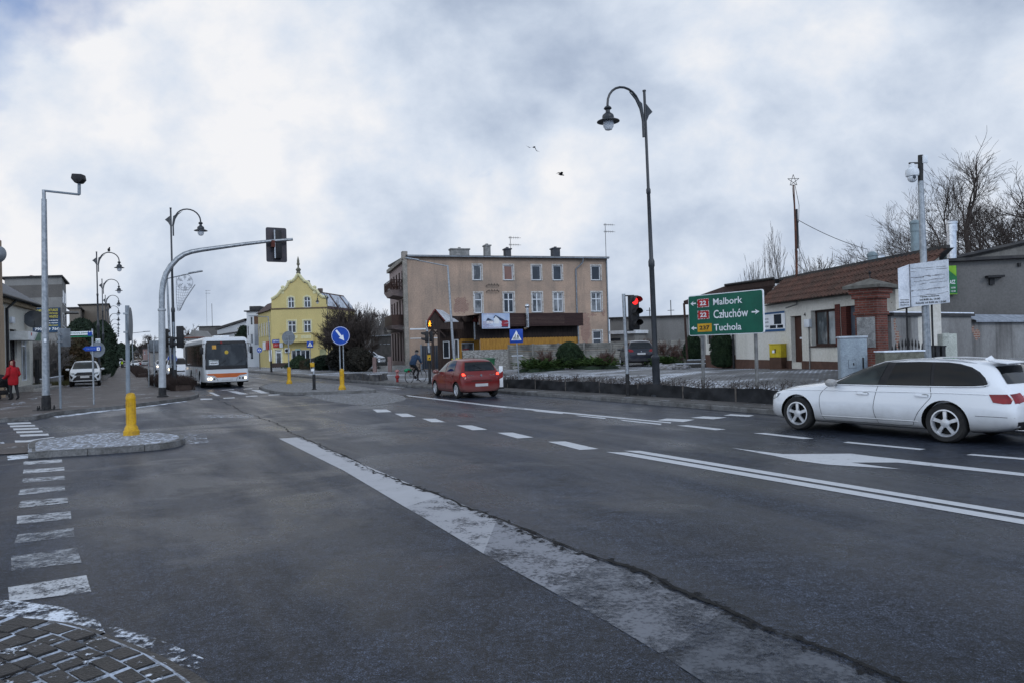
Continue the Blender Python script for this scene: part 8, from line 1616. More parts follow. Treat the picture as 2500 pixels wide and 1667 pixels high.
# big trees at the right, behind the workshop
for i,(x,ytop,Z,sd,r0) in enumerate(((2405,362,55,11,.42),(2490,385,60,23,.45),(2290,455,64,37,.36))):
    b=onp('p',x,800,Z,.3); H=at('p',x,ytop,Z).z-.3; tree('bare_tree',['tall bare tree with an upright crown behind the workshop','bare tree cut by the right edge behind the workshop','lower bare tree with a wide crown behind the two flues'][i],b,H,sd,levels=7,r0=r0,spread=.62,fork=3,ratio=.77,first=.22,minr=.007,group='bare trees behind the workshop',cnt=6000)
b=onp('T',510,800,60,.3); H=at('T',510,700,60).z-.3; tree('bare_tree','small bare tree top peeping over the tiled roof left of the flues',b,H,41,levels=6,r0=.25,spread=.7,fork=3,ratio=.72,first=.4,minr=.016)
for i,(x,yt,sd) in enumerate(((770,340,5),(560,470,8),(500,560,9))):
    b=onp('G',x,900,47,.4); H=at('G',x,yt,47).z-.4; tree('bare_tree',['thin pale birch-like tree behind the star mast','slender bare tree left of the star mast','lowest slender bare tree over the green sign'][i],b,H,sd,levels=5,r0=.12,spread=.42,fork=2,ratio=.74,first=.42,minr=.009,m=twigp,up=.9,wig=.15,stems=2)
b=onp('G',900,900,45,.4); H=at('G',900,560,45).z-.4; tree('bare_tree','bushy pale bare tree just right of the star mast',b,H,15,levels=5,r0=.1,spread=.5,fork=3,ratio=.7,first=.4,minr=.009,m=twigp,up=.6,stems=3)
# thick bush by the yellow house
for i,(x,y0,yt,Z,sd,st_,n_) in enumerate(((1130,1250,500,70,3,5,0),(1040,1250,680,74,7,5,0),(1230,1250,600,67,9,5,0))):
    b=onp('Y',x,y0,Z); H=at('Y',x,yt,Z).z-.13; tree('bare_bush',['tallest dense bare bush right of the yellow house','left bare bush in front of the yellow house wall','right bare bush behind the keep right sign'][i],b,H,sd,levels=6,r0=.12,spread=.5,fork=3,ratio=.76,first=.3,minr=.013,stems=st_,up=.35,cat='bush',group='dark bare bushes by the yellow house')
for i,(x,yt,Z,R_,sd) in enumerate(((1130,960,71,1.7,5),(1235,1030,66,1.2,6),(1030,1040,73,1.1,8))):
    b=onp('Y',x,1270,Z); H=at('Y',x,yt,Z).z-.13; conifer('evergreen_bush',['broad dark evergreen mass under the tall bare bush','dark evergreen just right of the keep right sign','low dark evergreen with spreading branches by the green-beige door'][i],b,H,R_,sd,leafmat('dusky_bush',(.012,.012,.009),(.026,.022,.016)),4200,size=.22,cat='bush')
b=onp('I',1180,420,76); conifer('evergreen_bush','flat-topped dark shrub behind the bins at the yellow house',b,at('I',1200,395,76).z-.13,2.0,51,conif,2500,size=.2,cat='bush')
for x,l_,r_ in ((1035,'small round clipped shrub in front of the yellow wall',.75),): b=onp('I',x,600,84); conifer('clipped_shrub',l_,b,at('I',x,478,84).z-.13,1.8,77,thuja,1500,size=.15)
b=onp('I',775,610,86); conifer('evergreen_bush','dark green shrub behind the concrete pillar of the yellow house',b,at('I',775,400,86).z-.13,1.9,78,thuja,2200,size=.2,shape='cone')
def hedge(name,label,A,B,H,wd,m,n,seed,size=.12,kind='hedge'):
    rg=random.Random(seed); F=Fr(A,B); t=thing(name,label,kind,F.A,F.rz); mb=MB(); W=F.w
    def fn():
        x=rg.uniform(0,W); s=rg.random(); hh=H*(1+.12*math.sin(x*2.1+seed)+.08*math.sin(x*5.3))
        if s<.55: return Vector((x,-wd/2*rg.uniform(.85,1.05),rg.uniform(0,hh))),Vector((0,-1,.3)).normalized()
        if s<.9: return Vector((x,rg.uniform(-wd/2,wd/2),hh*rg.uniform(.9,1.04))),Vector((0,-.2,1)).normalized()
        return Vector((rg.choice([0,W]),rg.uniform(-wd/2,wd/2),rg.uniform(0,hh))),Vector((0,-1,.3)).normalized()
    foliage(mb,fn,n,size,rg); mb.box(.05,W-.05,-wd*.38,wd*.38,0,H*.86); mb.build('foliage',m,t,smooth=0,recalc=False); return t
hedge('hedge','low clipped brownish hedge in front of the yellow house',onp('I',830,600,82),onp('I',1230,610,78),.95,.9,leafmat('hedge_brown',(.03,.032,.016),(.05,.035,.02)),3500,4,.16)
# shrubs at the panel fence
fb_=lambda x,y: gl('D',x,y)
s0=Vector((0,0,0))
def atl(c,x,Z): p=at(c,x,800,Z); return onlot(p)
b=atl('D',735,46); conifer('thuja','round dark thuja in front of the panel fence',b,at('D',740,600,46).z-b.z,.80,31,thuja,9000,shape='ovoid',size=.075)
b=atl('D',1140*0+2290,46)
b=atl('J',1000,44.5); conifer('thuja','bulky thuja left of the green sign post behind the sign',b,at('J',1000,-20,44.5).z-b.z,.52,33,thuja,5000,size=.08)
b=atl('J',1375,38.6); conifer('thuja','tall dark thuja at the house corner between the sign posts',b,at('G',345,1150,38.6).z-b.z+.3,.56,35,thuja,9000,size=.065,shape='column')
b=atl('T',668,25.5); conifer('thuja','small potted conifer between the pillar and the opening hours board',Vector((b.x,b.y,at('T',668,1130,25.5).z)),at('T',668,1050,25.5).z-at('T',668,1130,25.5).z,.22,39,brownleaf,700,size=.07,shape='cone',trunk=False)
def juniper(label,c,x0,x1,ytop,Z,seed,m=juni,n=5200,dep=2.4):
    a=atl(c,x0,Z); b=atl(c,x1,Z); rg=random.Random(seed); W=(b-a).length; t=thing('juniper',label,'shrub',a,0); H=at(c,(x0+x1)/2,ytop,Z).z-a.z; mb=MB(); F=Fr(a,b); t.rotation_euler.z=F.rz
    cl=[(rg.uniform(.08,.92)*W,rg.uniform(-dep/2,dep/2),rg.uniform(.45,1)*H) for _ in range(16)]
    for (cx,cy,ch) in cl:
        for k in range(26):
            az=rg.uniform(0,2*PI); el=rg.uniform(-.05,.8); L_=rg.uniform(.5,1.15); d=Vector((math.cos(az)*math.cos(el),math.sin(az)*math.cos(el),math.sin(el)*.75)); p0=Vector((cx,cy,ch*.25))
            for q in range(int(n/16/26)):
                f=rg.uniform(.25,1); p=p0+d*L_*f+Vector((0,0,-.25*f*f*L_+ch*.3*f)); 
                if p.z<.02: p.z=rg.uniform(.02,.1)
                mb.add([p,p+Vector((rg.gauss(0,.05),rg.gauss(0,.05),.02)),p+d*rg.uniform(.08,.16)+Vector((rg.gauss(0,.03),rg.gauss(0,.03),rg.uniform(0,.05)))],[(0,1,2)])
    mb.build('foliage',m,t,smooth=0,recalc=False); mb=MB()
    for (cx,cy,ch) in cl: mb.ball((cx,cy,0),.5,8,sc=(1.1,1,.5))
    mb.build('branches',conif,t,recalc=False); return t
juniper('spreading green juniper left of the round thuja','D',120,620,740,44.5,2,n=12000); juniper('lighter green juniper right of the round thuja','D',850,1310,745,44.5,3,n=12000)
juniper('small green juniper patch behind the tall lamp','D',1850,2010,735,46,4,n=4000,dep=1.4)
# bare little shrubs at the fence
for i,(c,x,Z,yt,sd) in enumerate((('D',1190,44,690,61),('D',2150,46,640,62),('D',1700,50,540,63),('D',1980,49,545,64),('D',440,45,670,65))):
    b=atl(c,x,Z); tree('bare_shrub',['thin bare shrub between the lighter juniper and the dark car','bare shrub by the stone edging right of the tall lamp','brownish bare shrub behind the dark car','brown bare shrub against the panel fence','dry stalks rising from the left juniper'][i],b,max(.8,at(c,x,yt,Z).z-b.z),sd,levels=4,r0=.03,spread=.6,fork=3,ratio=.75,first=.35,minr=.007,stems=6,m=mat('brown_twigs',(.10,.06,.05),.9),cat='shrub')
# rubble edging behind the steps
rg=random.Random(9); mb=MB(); a=gl('J',560,300)
for k in range(420):
    x,y=rg.uniform(570,950),rg.uniform(235,335); 
    if y<235+ (x-570)*.0: continue
    p=atl('J',x,46-(y-235)/100*6); s=rg.uniform(.06,.16); mb.ball((p.x,p.y,p.z+rg.uniform(0,.12)),s,6,sc=(1,rg.uniform(.7,1.2),rg.uniform(.5,.9)))
tag(mb.build('rubble',mat('pale_stones',(.16,.15,.14),.9,0,(.34,.34,.36),5),None,smooth=0,recalc=False),'pale stones heaped along the yard edge by the snowy steps','stones',kind='stuff')
# dried flower heads behind the black edging
rg=random.Random(77); mb=MB()
def stems(mb,kk,o0,o1,n,h0,h1,rg,head=True):
    for _ in range(n):
        i=rg.randrange(len(kk)-1); b=kk[i].lerp(kk[i+1],rg.random())+VD*rg.uniform(o0,o1); z0=lotz(b.x,b.y); h=rg.uniform(h0,h1); d=Vector((rg.gauss(0,.12),rg.gauss(0,.12),1)); t_=b+d*h; t_.z=z0+h; b.z=z0
        mb.tube([b,b.lerp(t_,.5)+Vector((rg.gauss(0,.02),rg.gauss(0,.02),0)),t_],.0045,3,cap=False)
        for q in range(rg.randint(3,7)):
            f=rg.uniform(.35,1); p=b.lerp(t_,f); e=p+Vector((rg.gauss(0,.10),rg.gauss(0,.10),rg.uniform(.02,.12))); mb.tube([p,e],.0035,3,cap=False)
            if head and rg.random()<.5: s=rg.uniform(.015,.035); mb.add([e+Vector((-s,0,0)),e+Vector((0,-s,s*.4)),e+Vector((s,0,0)),e+Vector((0,s,s*.4))],[(0,1,2,3)])
kk=[k for k in kr if 3<uv(k)[0]<33]; kk.sort(key=lambda k:uv(k)[0])
stems(mb,kk,1.35,2.45,1300,.30,.58,rg)
tag(mb.build('dried_flowers',mat('dry_stems',(.04,.032,.028),.9,0,(.07,.055,.05),5),None,smooth=0,recalc=False),'dry brown flower stems along the bed behind the black edging','dried flowers',kind='stuff')
# dark hedge strips on the left pavement edge
def strip(label,pA,pB,h,seed,wd=.9,n=2600,nm='hedge'):
    rg=random.Random(seed); F=Fr(pA,pB); t=thing(nm,label,'hedge',F.A,F.rz); mb=MB(); W=F.w
    for _ in range(n):
        x=rg.uniform(0,W); y=rg.uniform(-wd/2,wd/2); hh=h*rg.uniform(.5,1.15); d=Vector((rg.gauss(0,.25),rg.gauss(0,.25),1)).normalized(); b=Vector((x,y,0)); m_=b+d*hh*.5; e=b+d*hh+Vector((rg.gauss(0,.06),rg.gauss(0,.06),0)); mb.tube([b,m_,e],.007,3,cap=False); mb.tube([m_,m_+Vector((rg.gauss(0,.12),rg.gauss(0,.12),hh*.35))],.005,3,cap=False)
    mb.box(0,W,-wd*.35,wd*.35,0,h*.4); mb.build('branches',mat('dark_hedge_twigs',(.03,.02,.018),.9,0,(.05,.036,.03),4),t,smooth=0,recalc=False); return t
a=g('B',930,1395,.12); b_=g('B',500,1290,.12)
strip('dark leafless hedge around the posts in front of the bus',Vector((b_.x+.2,b_.y,.12)),Vector((a.x,a.y+.3,.12)),.7,3,1.1,3600)
a=g('B',330,1175,.12); b_=g('B',160,1050,.12); strip('long dark trimmed hedge along the left kerb further on',Vector((b_.x,b_.y,.12)),Vector((a.x,a.y,.12)),.75,4,1.2,2600)
# left side evergreens and bare shrubs
for i,(x,yt,Z,R_,sd,m_) in enumerate(((660,790,62,1.5,1,conif),(810,800,84,1.5,2,conif),(620,940,58,1.25,3,brownleaf),(850,980,74,.9,4,conif))):
    b=onp('L',x,1200,Z,.12); H=at('L',x,yt,Z).z-.12; conifer('conifer',['big dark conifer behind the parked white SUV','dark conifer behind the receding lamp posts','rusty brown conifer hedge behind the iron fence','dark rounded conifer behind the street name post'][i],b,H,R_,sd+90,m_,5200,size=.28,cat='tree',shape='ovoid')
for i,(x,yt,Z,sd) in enumerate(((330,900,54,1),(440,890,56,2),(280,950,50,6))):
    b=onp('L',x,1200,Z,.12); H=at('L',x,yt,Z).z-.12; tree('bare_shrub',['left grey bare shrub below the advertising banner','right grey bare shrub below the advertising banner','low bare shrub at the corner of the cream shop'][i],b,H,sd+70,levels=5,r0=.05,spread=.55,fork=3,ratio=.74,first=.3,minr=.008,stems=5,cat='shrub',m=twigp)
b=g('H',1700*0+680,640,.12); 
rg=random.Random(5); mb=MB()
for (x0,x1,y0) in ((640,760,650),(940,1330,610)):
    for k in range(900):
        x=rg.uniform(x0,x1); p=at('H',x,y0,45.6+rg.uniform(-.4,.6)+(x-640)/700*7); h=rg.uniform(.1,.45); mb.add([(p.x,p.y,.12),(p.x+.03,p.y,.12),(p.x+rg.gauss(0,.06),p.y+rg.gauss(0,.06),.12+h)],[(0,1,2)])
tag(mb.build('grass',leafmat('winter_grass',(.05,.06,.025),(.08,.07,.035)),None,smooth=0,recalc=False),'tufts of dull winter grass along the foot of the iron fence','grass',kind='stuff')
for k,(c,x,y,Z,h_) in enumerate((('f',180,780,63,.8),('f',240,700,70,.7))): 
    b=onp(c,x,y,Z,.12); t=thing('plant_pot',['round dark shrub pot at the foot of the first pavement tree','second shrub pot further along the left pavement'][k],'plant pot',b); MB().lathe([(.3,0),(.42,.4),(.38,.4),(.35,.3)],12).build('pot',conc,t); mbp=MB(); rgp=random.Random(k); foliage(mbp,lambda:(Vector((rgp.gauss(0,.2),rgp.gauss(0,.2),rgp.uniform(.4,.9))),Vector((0,0,1))),500,.12,rgp); mbp.build('foliage',conif,t,smooth=0,recalc=False)
# trees at the end of the street and behind the far houses
b=onp('B',1935,900,118,.1); conifer('conifer','dark columnar conifer between the long white house and the modern house',b,at('B',1935,380,118).z,1.3,21,conif,2600,shape='column',size=.3,cat='tree')
for i,(c,x,yt,Z,sd,nm) in enumerate((('B',1060,340,210,1,'bare tree crown above the red roofed house behind the bus'),('f',1080,-40,230,2,'bare tree crown above the grey sign back left of the mast'),('f',980,60,210,3,'lower bare tree left of the grey sign back'),('K',830,330,150,4,'bare poplar with a dark nest between the two big houses'),('K',940,320,160,5,'tall bare poplar left of the beige tenement'),('K',1010,340,170,6,'bare poplar touching the beige tenement balcony'),('K',760,380,145,7,'bare tree just right of the bush'),('K',700,250,95,8,'thin arching bare tree over the bush by the yellow house'))):
    b=onp(c,x,1000,Z,0); H=at(c,x,yt,Z).z; tree('bare_tree',nm,b,H,sd+300,levels=5,r0=.3,spread=.38 if c=='K' else .6,fork=3,ratio=.74,first=.3,minr=.035 if Z>120 else .018,m=twigp if c=='K' else twig,up=.7 if c=='K' else .2,cnt=900)
pn=at('K',830,435,149); o=MB().ball((0,0,0),.55,8,sc=(1,1,.7)).build('bird_nest',bark,loc=pn); tag(o,'dark round bird nest high in the bare poplar','bird nest')
for i,(x,yt,Z,R_) in enumerate(((545,150,260,6),(500,250,270,5),(610,230,280,6),(770,180,250,4),(900,250,240,5),(700,250,300,7))):
    b=onp('f',x,600,Z,0); conifer('conifer',['tallest dark fir at the end of the left pavement','fir on the left side of the tallest one','fir on the right side of the tallest one','pointed fir beside the far street light','round evergreen at the right of the street end','low far fir behind the island post'][i],b,at('f',x,yt,Z).z,R_,i+400,conif,900,shape='cone' if i<4 else 'ovoid',size=.9,cat='tree')
# far wooded bank between the yellow house and the tenement, and its low buildings
rg=random.Random(31); mb=MB()
for k in range(900):
    x=rg.uniform(660,1090); Z=rg.uniform(135,190); p=at('K',x,1000,Z); h=at('K',x,rg.uniform(820,960),Z).z; d=rg.gauss(0,.4); mb.tube([(p.x,p.y,0),(p.x+d,p.y,h*.5),(p.x+d*2,p.y,h)],[.14,.1,.03],3,cap=False)
    for q in range(3): e=rg.uniform(.4,1); mb.tube([(p.x+d*2*e,p.y,h*e),(p.x+d*2*e+rg.gauss(0,.8),p.y,h*e+rg.uniform(.3,1.4))],.04,3,cap=False)
tag(mb.build('woodland',twig,None,smooth=0,recalc=False),'far wooded bank between the yellow house and the beige tenement','woodland',kind='stuff')
struct(MB().add([tuple(at('K',500,1000,150))[:2]+(0,),tuple(at('K',1150,1000,140))[:2]+(0,),tuple(at('K',1150,1000,200))[:2]+(9,),tuple(at('K',500,1000,210))[:2]+(9,)],[(0,1,2,3)]).build('terrain',mat('far_bank',(.035,.03,.025),.95,0,(.06,.055,.045),.2)),'dark bank rising behind the gap between the houses')
t,F,W,H=house('warehouse','long low dark building with a bright window strip in the gap between the houses','warehouse','K',640,1090,128,745,Z2=122,depth=6,wall=mat('far_dark_wall',(.075,.07,.065),.9,0,(.05,.047,.045),1),roof=mat('pale_roof',(.20,.21,.22),.8))
r=rect(F,'K',700,1040,838,856); MB().box(r[0],r[1],-.05,-.002,r[2],r[3]).build('window',mat('bright_strip',(.42,.45,.5),.3,0,(.05,.05,.05),1.2,thr=(.5,.56)),t,smooth=0)
# ================================================================ BIRDS, PEOPLE
def bird(label,c,x,y,Z,roll,fold):
    p=at(c,x,y,Z); mb=MB(); mb.lathe([(.001,-.26),(.05,-.2),(.085,-.05),(.08,.08),(.05,.2),(.055,.25),(.04,.31),(.001,.36)],8,(0,0,0),'x')
    mb.add([(-.24,-.03,0),(-.24,.03,0),(-.46,.09,0),(-.46,-.09,0)],[(0,1,2,3)])
    for s in (1,-1): 
        a=s*.4; mb.add([(.14,s*.05,.02),(-.10,s*.05,.02),(-.14,s*.38,.02+fold*.25),(.10,s*.34,.03+fold*.25),(-.10,s*.72,fold*.2),(-.24,s*.74,fold*.15)],[(0,1,2,3),(3,2,5,4)])
    o=mb.build('bird',mat('crow_black',(.012,.012,.014),.7),None,smooth=50); o.location=p; o.rotation_euler=roll; o.scale=(.8,.8,.8); tag(o,label,'bird'); return o
bird('upper black bird flying with wings down above the tenement','p',1304,360,58,(R(30),R(-20),R(70)),-1.0); bird('lower black bird gliding with raised wings above the tenement','p',1369,427,55,(R(10),R(10),R(15)),.8)
_,_=0,0
q=at('M',643,735,56); o=MB().ball((0,0,0),.12,8,sc=(.9,.9,1.2)).ball((.05,0,.16),.06,8).add([(-.05,-.03,-.08),(-.05,.03,-.08),(-.22,0,-.2)],[(0,1,2)]).build('bird',MATS['crow_black'],None,loc=q+Vector((0,0,.05))); tag(o,'small dark bird perched on top of a lamp arm','bird')
def skinmesh(segs,name,m,par,sub=2,root=0):
    """segs: chains of (x,y,z,r); equal points join into one connected skeleton"""
    vs=[];rs=[];es=[];idx={}
    for ch in segs:
        prev=None
        for (x,y,z,r) in ch:
            k=(round(x,4),round(y,4),round(z,4))
            if k not in idx: idx[k]=len(vs); vs.append((x,y,z)); rs.append(r)
            i=idx[k]
            if prev is not None and prev!=i: es.append((prev,i))
            prev=i
    me=bpy.data.meshes.new('sk'); me.from_pydata(vs,es,[]); o=bpy.data.objects.new('sk',me); COL.objects.link(o)
    mo=o.modifiers.new('s','SKIN'); mo.use_smooth_shade=True
    for i,v in enumerate(me.skin_vertices[0].data): v.radius=(rs[i],rs[i]); v.use_root=(i==0)
    su=o.modifiers.new('u','SUBSURF'); su.levels=sub; su.render_levels=sub
    r=evald(o); bpy.data.objects.remove(o); r.materials.clear(); r.materials.append(m); r.shade_smooth(); r.name=name
    ob=bpy.data.objects.new(name,r); COL.objects.link(ob); ob.parent=par; return ob
skin=mat('skin',(.42,.25,.19),.6,0,(.38,.2,.15),9)
def hand(w,d,side,curl=1.0,s=1.0):
    """five separate bent fingers and a thumb rooted in the palm; w wrist, d direction, side = thumb side"""
    w=Vector(w); d=Vector(d).normalized(); sd=(Vector(side)-d*Vector(side).dot(d)).normalized(); nn=d.cross(sd); ch=[]
    palm=w+d*.05*s; ch.append([(*w,.022*s),(*(w+d*.03*s),.028*s),(*palm,.032*s),(*(w+d*.085*s),.030*s)])
    for k,(o,l) in enumerate(((.026,.075),(.009,.085),(-.009,.08),(-.025,.062))):
        b=w+d*.085*s+sd*o*s; b0=w+d*.05*s+sd*o*.7*s; c1=b+d*l*.4*s-nn*.008*curl*s; c2=c1+(d*.6-nn*.8*curl)*l*.35*s; c3=c2+(d*.05-nn*curl)*l*.28*s; ch.append([(*b0,.010*s),(*b,.0095*s),(*c1,.009*s),(*c2,.0085*s),(*c3,.007*s)])
    b=w+d*.03*s+sd*.022*s; c1=b+(sd*.8+d*.5)*.03*s; c2=c1+(d*.8-nn*.5)*.03*s; ch.append([(*b,.013*s),(*c1,.0105*s),(*c2,.009*s)]); return ch
def headparts(par,c,yaw,r=.105,hair=None,hood=None,hat=None):
    """head with brow, nose, mouth, chin and ears facing local direction yaw"""
    rot=Matrix.Rotation(yaw,3,'Z'); c=Vector(c); P=lambda x,y,z: rot@Vector((x,y,z))+c
    mb=MB(); n=16; rows=[(-.125,.035,.045),(-.115,.05,.062),(-.085,.06,.078),(-.045,.068,.086),(0,.074,.09),(.04,.077,.094),(.08,.070,.086),(.11,.048,.058),(.125,.012,.014)]; vs=[]
    for z,rx,ry in rows:
        for k in range(n):
            a=2*PI*k/n; x=rx*math.sin(a); y=-ry*math.cos(a)+.0
            if k==0 and -.05<z<.01: y-=.022 if z<-.02 else .012
            vs.append(tuple(P(x,y,z)))
    mb.add(vs,[(i*n+k,i*n+(k+1)%n,(i+1)*n+(k+1)%n,(i+1)*n+k) for i in range(len(rows)-1) for k in range(n)]+[tuple(range(n-1,-1,-1)),tuple((len(rows)-1)*n+k for k in range(n))])
    for s in (1,-1): mb.ball(tuple(P(s*.078,.01,-.005)),.022,8,sc=(.5,.9,1.3))
    h=mb.build('head',skin,par)
    mb=MB(); 
    for s in (1,-1): mb.ball(tuple(P(s*.03,-.083,.005)),.012,8)
    mb.build('eyes',blk,h); a=MB().box(-.022,.022,-.004,.004,-.004,.004); a.v=[tuple(P(x,y-.084,z-.068)) for x,y,z in a.v]; a.build('mouth',mat('lips',(.3,.1,.09),.6),h); return h,P
# ---- woman in the red hooded coat with the pushchair
fp=g('H',285,905,.12); fp=at('H',262,890,fp.y); Zp=fp.y
tw=thing('person','person in a red hooded coat and black trousers pushing a pushchair','person',(fp.x,fp.y,.12),R(-20))
Hh=at('H',235,165,Zp).z-.12
k=Hh/1.70
coat=mat('red_coat',(.34,.008,.014),.75,0,(.24,.006,.01),5,bump=.3); blackcloth=mat('black_cloth',(.012,.012,.014),.85,0,(.02,.02,.022),6)
S=lambda *q: (q[0]*k,q[1]*k,q[2]*k,q[3]*k)
# local frame: facing -x (toward the pushchair), a little toward the camera
wr=(-.30,-.22,.98); wl=(-.30,.16,.98)
body=[[S(0,0,.92,.15),S(0,0,1.06,.155),S(-.02,0,1.24,.165),S(-.02,0,1.40,.12),S(-.03,0,1.47,.06),S(-.05,0,1.54,.055)],
 [S(0,0,.92,.15),S(-.02,-.09,.84,.10),S(-.05,-.10,.50,.068),S(-.01,-.10,.10,.045),S(-.12,-.10,.04,.04),S(-.18,-.10,.035,.03)],
 [S(0,0,.92,.15),S(.02,.09,.84,.10),S(.06,.10,.50,.068),S(.16,.10,.12,.045),S(.08,.10,.05,.04),S(.02,.10,.035,.03)],
 [S(-.02,0,1.40,.12),S(-.02,-.19,1.36,.075),S(.02,-.27,1.12,.06),S(-.16,-.26,.98,.05),S(*wr,.032)],[S(-.02,0,1.40,.12),S(-.02,.19,1.36,.075),S(.02,.25,1.12,.06),S(-.16,.22,.98,.05),S(*wl,.032)]]
skinmesh(body,'body',blackcloth,tw)
cv=[(.175,.66,.0),(.20,.74,0),(.20,.95,0),(.185,1.08,0),(.20,1.25,-.01),(.185,1.36,-.02),(.13,1.43,-.03),(.105,1.48,-.04),(.10,1.53,-.05)]
mb=MB(); n=20; vs=[]
for r,z,x in cv:
    for a in range(n): an=2*PI*a/n; vs.append(((x+r*.82*math.cos(an)*(1+.04*math.sin(5*an)))*k,(r*1.08*math.sin(an))*k,(z+.01*math.sin(3*an))*k))
mb.add(vs,[(i*n+a,i*n+(a+1)%n,(i+1)*n+(a+1)%n,(i+1)*n+a) for i in range(len(cv)-1) for a in range(n)]); mb.build('coat',coat,tw)
for ch in (body[3],body[4]):
    q=[Vector(p[:3]) for p in ch[1:]]; q[-1]=q[-2].lerp(q[-1],.85); MB().tube([q[0]+Vector((0,0,.01)),q[0].lerp(q[1],.5),q[1],q[1].lerp(q[2],.5),q[2],q[3]],[.088*k,.082*k,.075*k,.068*k,.06*k,.052*k],14).ball(tuple(q[0]),.092*k,12).build('sleeve',coat,tw)
h_,P=headparts(tw,(-.06*k,0,1.60*k),R(30))
mb=MB(); n=18; vs=[]
for z,r,fr in ((-.20,.15,.0),(-.12,.135,.0),(-.03,.13,.0),(.06,.135,.0),(.13,.11,.0),(.17,.06,.0),(.18,.01,.0)):
    for a in range(n): an=2*PI*a/n; c_,s_=math.sin(an),-math.cos(an); y=s_*r; 
    for a in range(n):
        an=R(40)+ (2*PI-R(80))*a/(n-1); vs.append(tuple(P(r*math.sin(an),-r*math.cos(an)*1.02+.015,z)))
mb.add(vs,[(i*n+a,i*n+a+1,(i+1)*n+a+1,(i+1)*n+a) for i in range(6) for a in range(n-1)]); mb.build('hood',mat('dark_red_hood',(.10,.008,.012),.85,0,(.06,.006,.01),8),h_)
for wv in (wr,wl): skinmesh(hand(Vector(wv)*k,(-1,0,-.15),(0,0,1),1.2,1.0),'hand',skin,tw,1)
# ---- pushchair
pt=thing('pushchair','black pushchair with its hood up held by the person in red','pushchair',(fp.x,fp.y,.12),R(-20)); bc=blackcloth
X0=-.95
mb=MB(); vs=[];n=14
for i in range(9):
    a=R(0)+R(150)*i/8
    for j in range(n): b=PI*j/(n-1); vs.append((X0+.06+ (.36*math.cos(a)*math.sin(b)),.30*math.cos(b),.86+.34*math.sin(a)*math.sin(b)))
mb.add(vs,[(i*n+j,i*n+j+1,(i+1)*n+j+1,(i+1)*n+j) for i in range(8) for j in range(n-1)]); mb.build('hood',bc,pt)
MB().add([(X0-.45,-.26,.62),(X0+.35,-.26,.58),(X0+.35,.26,.58),(X0-.45,.26,.62),(X0-.55,-.29,.88),(X0+.42,-.29,.88),(X0+.42,.29,.88),(X0-.55,.29,.88)],[(0,3,2,1),(0,1,5,4),(1,2,6,5),(2,3,7,6),(3,0,4,7),(4,5,6,7)]).build('bassinet',bc,pt,bevel=.05)
MB().box(X0-.35,X0+.3,-.24,.24,.24,.44).build('basket',bc,pt,bevel=.03)
mb=MB()
for s in (-.27,.27): mb.tube([(X0-.42,s,.16),(X0,s,.50),(X0+.42,s,.75),(X0+.62,s,.98)],.014,6).tube([(X0+.36,s,.16),(X0+.02,s,.5),(X0-.1,s,.62)],.014,6)
mb.tube([(X0+.62,-.27,.98),(X0+.66,0,1.0),(X0+.62,.27,.98)],.018,8); mb.build('frame',blkm,pt)
for x,r in ((X0+.36,.16),(X0-.42,.12)):
    for s in (-.30,.30): 
        o=MB().lathe([(r-.03,-.02),(r,-.015),(r,.015),(r-.03,.02)],20,(0,0,0),'y').build('wheel',rubber,pt); o.location=(x,s,r)
        mb=MB(); 
        for q in range(6): a=2*PI*q/6; mb.tube([(0,0,0),((r-.025)*math.cos(a),0,(r-.025)*math.sin(a))],.007,4)
        mb.build('spokes',polegrey,o)
# ---- cyclist and bicycle
r1=at('R',255,1215,39.4); f1=at('R',412,1190,40.3); rz_=math.atan2(.84,.54); cen=(r1+f1)/2
tb=thing('bicycle','black bicycle with a bright green bag on its rear carrier','bicycle',(cen.x,cen.y,.125),rz_)
r=.345; wbk=.54; blackm=mat('bike_black',(.015,.015,.016),.4)
for x in (-wbk,wbk):
    mb=MB(); mb.tube([(r*math.cos(2*PI*a/36)*1.0,0,r*math.sin(2*PI*a/36)) for a in range(37)],.019,6,cap=False); o=mb.build('wheel',rubber,tb); o.location=(x,0,r)
    mb=MB()
    for a in range(16): an=2*PI*a/16; mb.tube([(0,.02*(-1)**a,0),((r-.015)*math.cos(an),0,(r-.015)*math.sin(an))],.0022,3)
    mb.lathe([(.02,-.04),(.02,.04)],10,(0,0,0),'y').build('spokes',galv,o)
BBx=(-.10,0,.28); ST=(-.24,0,.80); HD=(.33,0,.82); HB=(.37,0,.68)
MB().tube([BBx,ST],.016,8).tube([BBx,HB],.018,8).tube([ST,HD],.016,8).tube([BBx,(-wbk,0,r)],.011,6).tube([ST,(-wbk,0,r)],.010,6).tube([HD,HB,(wbk,0,r)],.015,8).tube([(-.55,-.06,.74),(-.2,-.06,.74)],.008,5).tube([(-.55,.06,.74),(-.2,.06,.74)],.008,5).tube([(-.55,-.06,.74),(-.54,-.05,r)],.006,5).build('frame',blackm,tb)
MB().tube([(.33,0,.82),(.31,0,1.0)],.014,8).tube([(.16,-.28,1.03),(.30,-.2,1.03),(.33,0,1.0),(.30,.2,1.03),(.16,.28,1.03)],.013,8).build('handlebar',blackm,tb)
MB().add([(-.42,-.08,.90),(-.42,.08,.90),(-.14,.02,.90),(-.14,-.02,.90),(-.42,-.07,.87),(-.42,.07,.87),(-.14,.015,.88),(-.14,-.015,.88)],[(0,1,2,3),(7,6,5,4),(0,4,5,1),(1,5,6,2),(2,6,7,3),(3,7,4,0)]).build('saddle',blackm,tb,bevel=.01)
